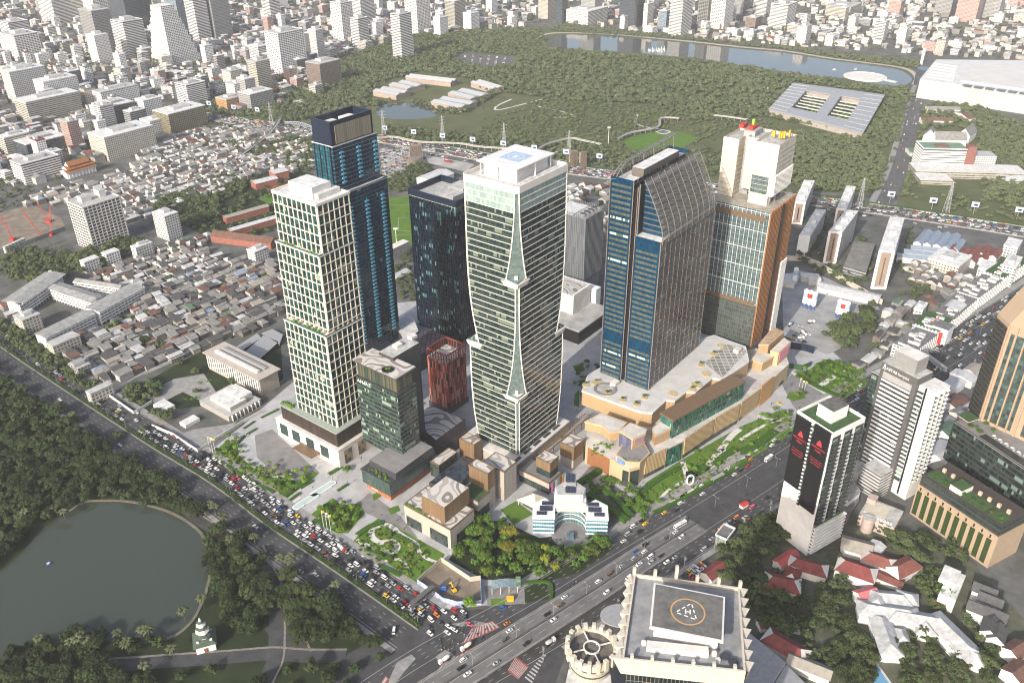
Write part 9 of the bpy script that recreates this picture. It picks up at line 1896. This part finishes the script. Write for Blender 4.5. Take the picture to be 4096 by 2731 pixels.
bp=[(x,y) for x,y in [P(u,v) for u,v in ((700,1215),(733,1240),(668,1190),(628,1160),(590,1135),(560,1112),(775,1268),(812,1280),(880,1205),(930,1225),(765,1105),(800,1115),(720,1085),(830,1060),(1480,1125),(1520,1100),(1570,1070),(1620,1040),(1660,1015),(1705,990),(1740,970),(1790,950),(1600,1118),(1640,1095),(1690,1070),(1760,1030),(1815,890),(1800,900),(1850,860),(1890,880),(1920,900),(1960,870),(1980,880),(1770,935))]]
lb=ranked([('slim post with a small blue banner',x,y) for x,y in bp])
for i,(x,y) in enumerate(bp): e=thing('banner_post',lb[i],'post',(x,y,0),R.uniform(0,3),'banner posts around the gardens'); MB().cyl((0,0),.1,0,5,6).build('pole',DARKM,e); MB().box((.5,0,2.9),(.9,.06,1.9)).build('banner',M('banner_blue',(.03,.14,.30),.6,0) if i==0 else bpy.data.materials['banner_blue'],e)
up=[(x,y,h) for x,y,h in walk(offline(RL,29.5),30,95)]; lb=ranked([('concrete utility pole with cross arms',x,y) for x,y,h in up])
for i,(x,y,h) in enumerate(up):
 e=thing('utility_pole',lb[i],'utility pole',(x,y,0),h,'utility poles along the main road'); MB().cyl((0,0),.26,0,13,6,r2=.18).build('pole',SIDEW,e); f=MB()
 for z in (10,11.3,12.4): f.beam((0,-1.3,z),(0,1.3,z),.16)
 f.build('cross_arms',GREYC,e)
def pylon(u,v,h,label):
 x,y=P(u,v); e=thing('pylon',label,'pylon',(x,y,0),.4,'lattice pylons along the expressway'); f=MB(); lv=[0,.15,.3,.45,.58,.7,.8,.9,1]; wd=lambda t:2.6*(1-t)+.45
 for a,b in zip(lv[:-1],lv[1:]):
  w0,w1=wd(a),wd(b); c0=[(-w0,-w0),(w0,-w0),(w0,w0),(-w0,w0)];c1=[(-w1,-w1),(w1,-w1),(w1,w1),(-w1,w1)]
  for i in range(4): j=(i+1)%4; f.beam((*c0[i],a*h),(*c1[i],b*h),.3); f.beam((*c0[i],a*h),(*c1[j],b*h),.2); f.beam((*c1[i],b*h),(*c1[j],b*h),.2)
 for z in (.7,.82,.94): f.beam((-5,0,z*h),(5,0,z*h),.4)
 f.build('lattice',M('pylon_steel',(.42,.42,.42),.5,.1,.5) if 'pylon_steel' not in bpy.data.materials else bpy.data.materials['pylon_steel'],e)
for u,v,l in ((882,312,'lattice pylon just right of the blue tower'),(1017,325,'lattice pylon above the parked cars, second from the blue tower'),(1158,345,'lattice pylon just above the central tower'),(1306,362,'lattice pylon right of the central tower helipad'),(1800,432,'lattice pylon right of the unfinished tower'),(1972,480,'lattice pylon between the slab towers'),(2172,488,'lattice pylon below the government block'),(625,292,'red and white lattice mast beside the grey road bridge')): pylon(u,v,42,l)
pb=[(372,238),(427,247),(482,253),(539,262),(593,268),(885,311),(951,320),(1017,329),(1086,338),(1156,347),(1227,357),(1300,367),(1376,377),(2043,466),(2139,481),(2235,491),(2335,503)]
lb=ranked([('pale blue picture board by the expressway',*P(u,v)) for u,v in pb])
for i,(u,v) in enumerate(pb): x,y=P(u,v); e=thing('billboard',lb[i],'billboard',(x,y,0),-.35,'picture boards along the expressway'); MB().cyl((0,0),.4,0,10,6).build('post',STEEL,e); MB().box((0,0,9),(9,.5,7)).build('board',M('board_pale_blue',(.42,.50,.66),.5,0) if i==0 else bpy.data.materials['board_pale_blue'],e); MB().box((.5,-.3,11),(4.5,.1,2.4)).build('picture',NAVY,e)
for u,v,w,l in ((956,372,20,'rusty scaffold billboard frame beside the car park'),(1316,385,13,'bare scaffold billboard frame right of the central tower'),(1338,387,11,'second bare scaffold billboard frame, further right')):
 x,y=P(u,v); e=thing('scaffold_billboard',l,'billboard',(x,y,0),.5); f=MB(); H_=26
 for i in range(7):
  a=-w/2+w*i/6
  for s in (-2,2): f.beam((a,s,0),(a,s,H_),.35)
 for k in range(9): z=3+k*H_/9.5; f.beam((-w/2,-2,z),(w/2,-2,z),.3); f.beam((-w/2,2,z),(w/2,2,z),.3)
 for i in range(6): a=-w/2+w*i/6; f.beam((a,-2,2),(a+w/6,-2,H_),.25); f.beam((a,2,2),(a+w/6,2,H_),.25)
 f.build('scaffold',M('rusty_scaffold',(.24,.19,.15),.8,.2,.5),e); MB().box((0,0,9),(w*.95,2.5,H_-10)).build('board_back',M('board_back_mat',(.30,.26,.22),.8,.3,.5),e)
for pts,z,l in (([(866,318),(905,315),(960,326),(1055,330),(1098,337),(1165,342),(1225,348)],6,'long zigzag elevated walkway along the park edge, left half'),([(1228,352),(1245,337),(1270,327),(1310,318),(1335,322),(1380,332)],6,'elevated walkway rising to a bend in the middle of the park'),([(1420,318),(1450,305),(1510,292),(1518,272),(1560,272)],6,'elevated walkway to a viewing corner left of the round pond'),([(1640,265),(1680,270),(1715,275)],6,'short elevated walkway left of the museum'),([(430,418),(480,400),(560,352),(620,305),(645,270)],7,'long pale raised canal walkway through the houses, left')):
 r=thing('elevated_walkway',l,'walkway'); q=smooth([P(u,v,z) for u,v in pts],4); ribbon(MB(),q,-2.4,2.4,z-.5,z).build('deck',M('walkway_deck',(.30,.29,.28),.9,.2,.2),r); f=MB(); ribbon(f,q,-2.5,-2.3,z,z+1.1); ribbon(f,q,2.3,2.5,z,z+1.1); f.build('railing',M('walkway_rail',(.36,.35,.33),.8,.1,.2),r)
 for x,y,h in walk(q,11,3): MB().box((x,y,0),(.6,.6,z-.5),h).build('post',GREYC,r)
r=thing('arch_footbridge','pale blue arched truss footbridge over the expressway beside the blue tower','footbridge'); a,b=P(655,292),P(725,305); f=MB(); f.beam((*a,8),(*b,8),3,.5); f.build('deck',SIDEW,r); f=MB(); n=14; L=lambda t:(a[0]+(b[0]-a[0])*t,a[1]+(b[1]-a[1])*t)
for i in range(n):
 t0,t1=i/n,(i+1)/n; z=lambda t:8.5+4.5*math.sin(math.pi*min(1,max(0,t)))
 f.beam((*L(t0),z(t0)),(*L(t1),z(t1)),.5); f.beam((*L(t0),8.2),(*L(t1),z(t1)),.3); f.beam((*L(t1),8.2),(*L(t0),z(t0)),.3)
f.build('arch_truss',M('pale_blue_steel',(.42,.50,.58),.5,.1,.5),r)
r=thing('footbridge','dark covered footbridge spanning the queue near the junction','footbridge'); a,b=P(945,1412),P(997,1368); f=MB(); f.beam((*a,6.5),(*b,6.5),3,.5); f.beam((*a,9.4),(*b,9.4),3.2,.25); f.build('deck_and_roof',M('footbridge_grey',(.11,.11,.11),.6,.2,.5),r); f=MB()
for i in range(13):
 t=i/12; p=(a[0]+(b[0]-a[0])*t,a[1]+(b[1]-a[1])*t); f.beam((*p,6.5),(*p,9.4),.18)
f.build('posts',DARKM,r); f=MB()
for p in (a,b): f.beam((*p,0),(*p,6.4),.9)
f.build('piers',GREYC,r)
def pagoda():
 x,y=P(474,1481); h=topz(474,1481,0,461,1405); r=thing('pagoda','white tiered pagoda tower with green roofs on the lawn beside the lake','pagoda',(x,y,0),math.radians(20)); s=h/27
 MB().prism(rect(0,0,11*s,11*s),0,6*s).build('base',WHITE,r); GT_=M('pagoda_green_tiles',(.07,.10,.07),.7,.3,.6)
 f=MB(); f.frustum(rect(0,0,13.5*s,13.5*s),6*s,rect(0,0,7*s,7*s),8*s); f.build('lower_roof',GT_,r)
 z=8*s; w=6.2*s
 oct_=lambda rr:[(rr*math.cos(math.pi/8+i*math.pi/4),rr*math.sin(math.pi/8+i*math.pi/4)) for i in range(8)]
 for k in range(5):
  hh=(3.2-.25*k)*s; rr=w*.5*(1-.13*k); MB().prism(oct_(rr),z,z+hh*.7).build('tier_wall',WHITE,r); f=MB(); f.frustum(oct_(rr*1.55),z+hh*.62,oct_(rr*.75),z+hh*1.0); f.build('tier_roof',GT_ if k%2==0 else OFFW,r); z+=hh*.92
 MB().cyl((0,0),.9*s,z,z+3*s,10,r2=.05).build('spire',WHITE,r)
 for a in range(4): MB().box((5.2*s*math.cos(a*1.57+.78),5.2*s*math.sin(a*1.57+.78),6*s),(1.4*s,1.4*s,2*s)).build('corner_pinnacle',WHITE,r)
 MB().box((0,-5.6*s,.3),(2.2*s,.3,3.2*s)).build('door',WOOD,r)
pagoda()
PIT=zp(Z8,[(525,885),(690,735),(890,870),(960,860),(965,1030),(800,1038),(700,1010),(630,955)]); tri_sheet('pit_soil',PP(PIT),.05,SOIL)
w=thing('site_fence','beige panel fence along the back of the excavation','fence'); ribbon(MB(),PP(PIT[:4]),-.15,.15,0,4.2).build('panels',M('fence_beige',(.46,.42,.34),.8,.2,.3),w)
hm_=M('blue_white_hoarding',(.62,.66,.72),.6,0,.35,.3,col2=(.02,.10,.32)); 
w=thing('site_hoarding','blue and white patterned hoarding along the street side of the excavation','hoarding'); ribbon(MB(),PP(PIT[3:]+[PIT[0]]),-.15,.15,0,4).build('board',M('hoarding_pattern',(.62,.66,.72),.6,.3,.5,.3,col2=(.02,.10,.34)),w)
x,y=P(1043,1358); e=thing('excavator','yellow excavator with a raised bent arm on bare soil','excavator',(x,y,0),2.2)
MB().box((0,-1.1,0),(3.6,.6,.9)).build('track',DARKM,e); MB().box((0,1.1,0),(3.6,.6,.9)).build('track',DARKM,e); MB().box((-.3,0,.9),(3,2.5,1.3)).build('house',YELLOW,e); MB().box((.8,.7,1.0),(1.2,1.0,1.9)).build('cab',CGL,e); f=MB(); f.beam((1,-.2,1.8),(3.6,-.2,5.2),.5,.6); f.build('boom',YELLOW,e); f=MB(); f.beam((3.6,-.2,5.2),(5.6,-.2,2.2),.4,.5); f.build('stick',YELLOW,e); MB().box((5.6,-.2,.9),(.9,1.2,1.2)).build('bucket',DARKM,e)
x,y=P(1018,1354); e=thing('site_container','blue site container on the bare soil','container',(x,y,0),.1); MB().box((0,0,0),(4,2.4,2.5)).build('body',BLUEP,e); MB().box((0,0,2.5),(3.6,.3,.3)).build('roof_rib',STEEL,e)
r=thing('metro_entrance','curved blue grey glass metro canopy on a tiled square','canopy'); a,b,c,d=PP([(1127,1366),(1192,1360),(1190,1342),(1130,1345)]); f=MB(); n=8; L=lambda p,q,t:(p[0]+(q[0]-p[0])*t,p[1]+(q[1]-p[1])*t)
for i in range(n):
 t0,t1=i/n,(i+1)/n; z=lambda t:4+2.2*math.sin(math.pi*(.15+.7*t)); f.face([(*L(a,b,t0),z(t0)),(*L(a,b,t1),z(t1)),(*L(d,c,t1),z(t1)),(*L(d,c,t0),z(t0))],0,[(t0*20,0),(t1*20,0),(t1*20,7),(t0*20,7)])
f.build('glass_roof',MG('metro_glass',[(.16,.24,.27),(.20,.28,.30),(.13,.20,.24)],1.2,1.6,(.08,.06),(.35,.38,.38),.15,.5),r)
for t in (.05,.35,.65,.95):
 for p,q in ((a,b),(d,c)): s=L(p,q,t); MB().box((*s,0),(.3,.3,4+2.2*math.sin(math.pi*(.15+.7*t)))).build('post',OFFW,r)
x,y=P(1190,1345); MB().box((x,y,0),(3.2,3.2,7)).build('lift_shaft',M('lift_green',(.15,.24,.13),.6,.1,.4),r)
x,y=P(1172,1378); e=thing('yellow_kiosk','small bright yellow kiosk on the pavement by the metro canopy','kiosk',(x,y,0),.1); MB().box((0,0,0),(4,2.5,2.2)).build('counter',YELLOW,e); MB().box((0,0,2.2),(4.6,3.2,.3)).build('roof',YELLOW,e)
tri_sheet('metro_square',PP([(1112,1345),(1205,1338),(1208,1385),(1120,1392)]),.045,PAVED)
x,y=P(1648,1100); e=thing('bus_shelter','grey roofed bus shelter at the kerb of the mall park','shelter',(x,y,0),.62); MB().box((0,0,2.8),(13,3,.25)).build('roof',STEEL,e); MB().box((0,1.2,0),(12,.2,2.7)).build('back_panel',OFFW,e)
for s in (-5.5,5.5): MB().box((s,-.9,0),(.25,.25,2.8)).build('post',STEEL,e)
x,y=P(1738,1290); e=thing('market_stall','red and white striped snack stall on the roadside lot','stall',(P(1708,1163)[0],P(1708,1163)[1],0),.6); MB().box((0,0,0),(6,3.4,2.6)).build('counter',WHITE,e); f=MB(); f.gable((0,0),6,3.6,2.6,1,0,.5); f.build('awning',RED,e)
e=thing('pale_tall_pole','tall white blade mast beside the convention hall road','mast',(*P(2115,150),0)); MB().prism(rect(0,0,5,1.5),0,34).build('blade',WHITE,e); MB().box((0,0,0),(7,4,.6)).build('base',SIDEW,e)
e=thing('fountain_spray','white water jets rising from the far lake','fountain',(*P(1510,118),0)); 
for i in range(22): a=R.uniform(-22,22);c=R.uniform(-16,16); MB().cyl((a,c),1.1,.05,R.uniform(4,11),6,r2=.1).build('water_jet',M('spray_white',(.7,.72,.72),.8,0) if i==0 else bpy.data.materials['spray_white'],e)
x,y=P(113,1296); e=thing('swan_boat','small blue pedal boat alone on the dark lake','boat',(x,y,.03),.8); MB().prism([(-1.6,-.8),(1.4,-.8),(2,0),(1.4,.8),(-1.6,.8)],0,.6).build('hull',BLUEP,e); MB().box((-.2,0,1.5),(2,1.5,.1)).build('canopy',OFFW,e); MB().box((-.2,0,.6),(.1,1.3,.9)).build('post',OFFW,e)
for u,v,l in ((1916,191,'small white boat on the far lake, left of two'),(1965,190,'small white boat on the far lake beside the stage')): x,y=P(u,v-30); e=thing('swan_boat',l,'boat',(x,y,.05),.3); MB().prism([(-3,-1.3),(2.4,-1.3),(4,0),(2.4,1.3),(-3,1.3)],0,1.2).build('hull',WHITE,e); MB().box((0,0,2.6),(3.6,2.2,.2)).build('canopy',OFFW,e)
x,y=P(1930,145); 
for u,v,l in ((912,572,'tall floodlight mast at the near corner of the football pitch'),(1397,330,'tall floodlight mast in the forest park left of the lawn')): x,y=P(u,v); e=thing('floodlight',l,'floodlight',(x,y,0)); MB().cyl((0,0),.4,0,26,8,r2=.25).build('mast',WHITE,e); MB().box((0,0,25),(5,.6,2)).build('lamp_head',OFFW,e)
f=MB()
for a,b in (((888,470),(955,470)),((888,540),(950,540)),((888,540),(890,470)),((915,500),(940,500)),((915,530),(940,530)),((915,500),(915,530))): ribbon(f,PP([a,b]),-.2,.2,.06)
tag(f.build('pitch_lines',MARK),kind='structure')
x,y=P(925,556); e=thing('football_goal','white goal frame on the near end of the pitch','goal',(x,y,0),.6); f=MB(); f.beam((-3.6,0,0),(-3.6,0,2.4),.15); f.beam((3.6,0,0),(3.6,0,2.4),.15); f.beam((-3.6,0,2.4),(3.6,0,2.4),.15); f.build('frame',WHITE,e); f=MB(); f.beam((-3.6,1.5,0),(3.6,1.5,0),.08); f.beam((-3.6,0,2.4),(-3.6,1.5,0),.08); f.beam((3.6,0,2.4),(3.6,1.5,0),.08); f.build('net_stays',WHITE,e)
r=thing('patterned_block','low white block with a lace-like patterned facade beside the pitch','building'); b,h=fb((900,600),0,(897,575),(885,570),(925,552)); MB().prism(b,0,h,0,1).build('wall',[M('lace_wall',(.50,.48,.45),.8,.9,.9,.3,col2=(.10,.10,.10)),ROOFL],r); MB().prism(off(b,.3),h-.3,h+.6).build('coping',OFFW,r)
finish_trees(); palms(PALMS)
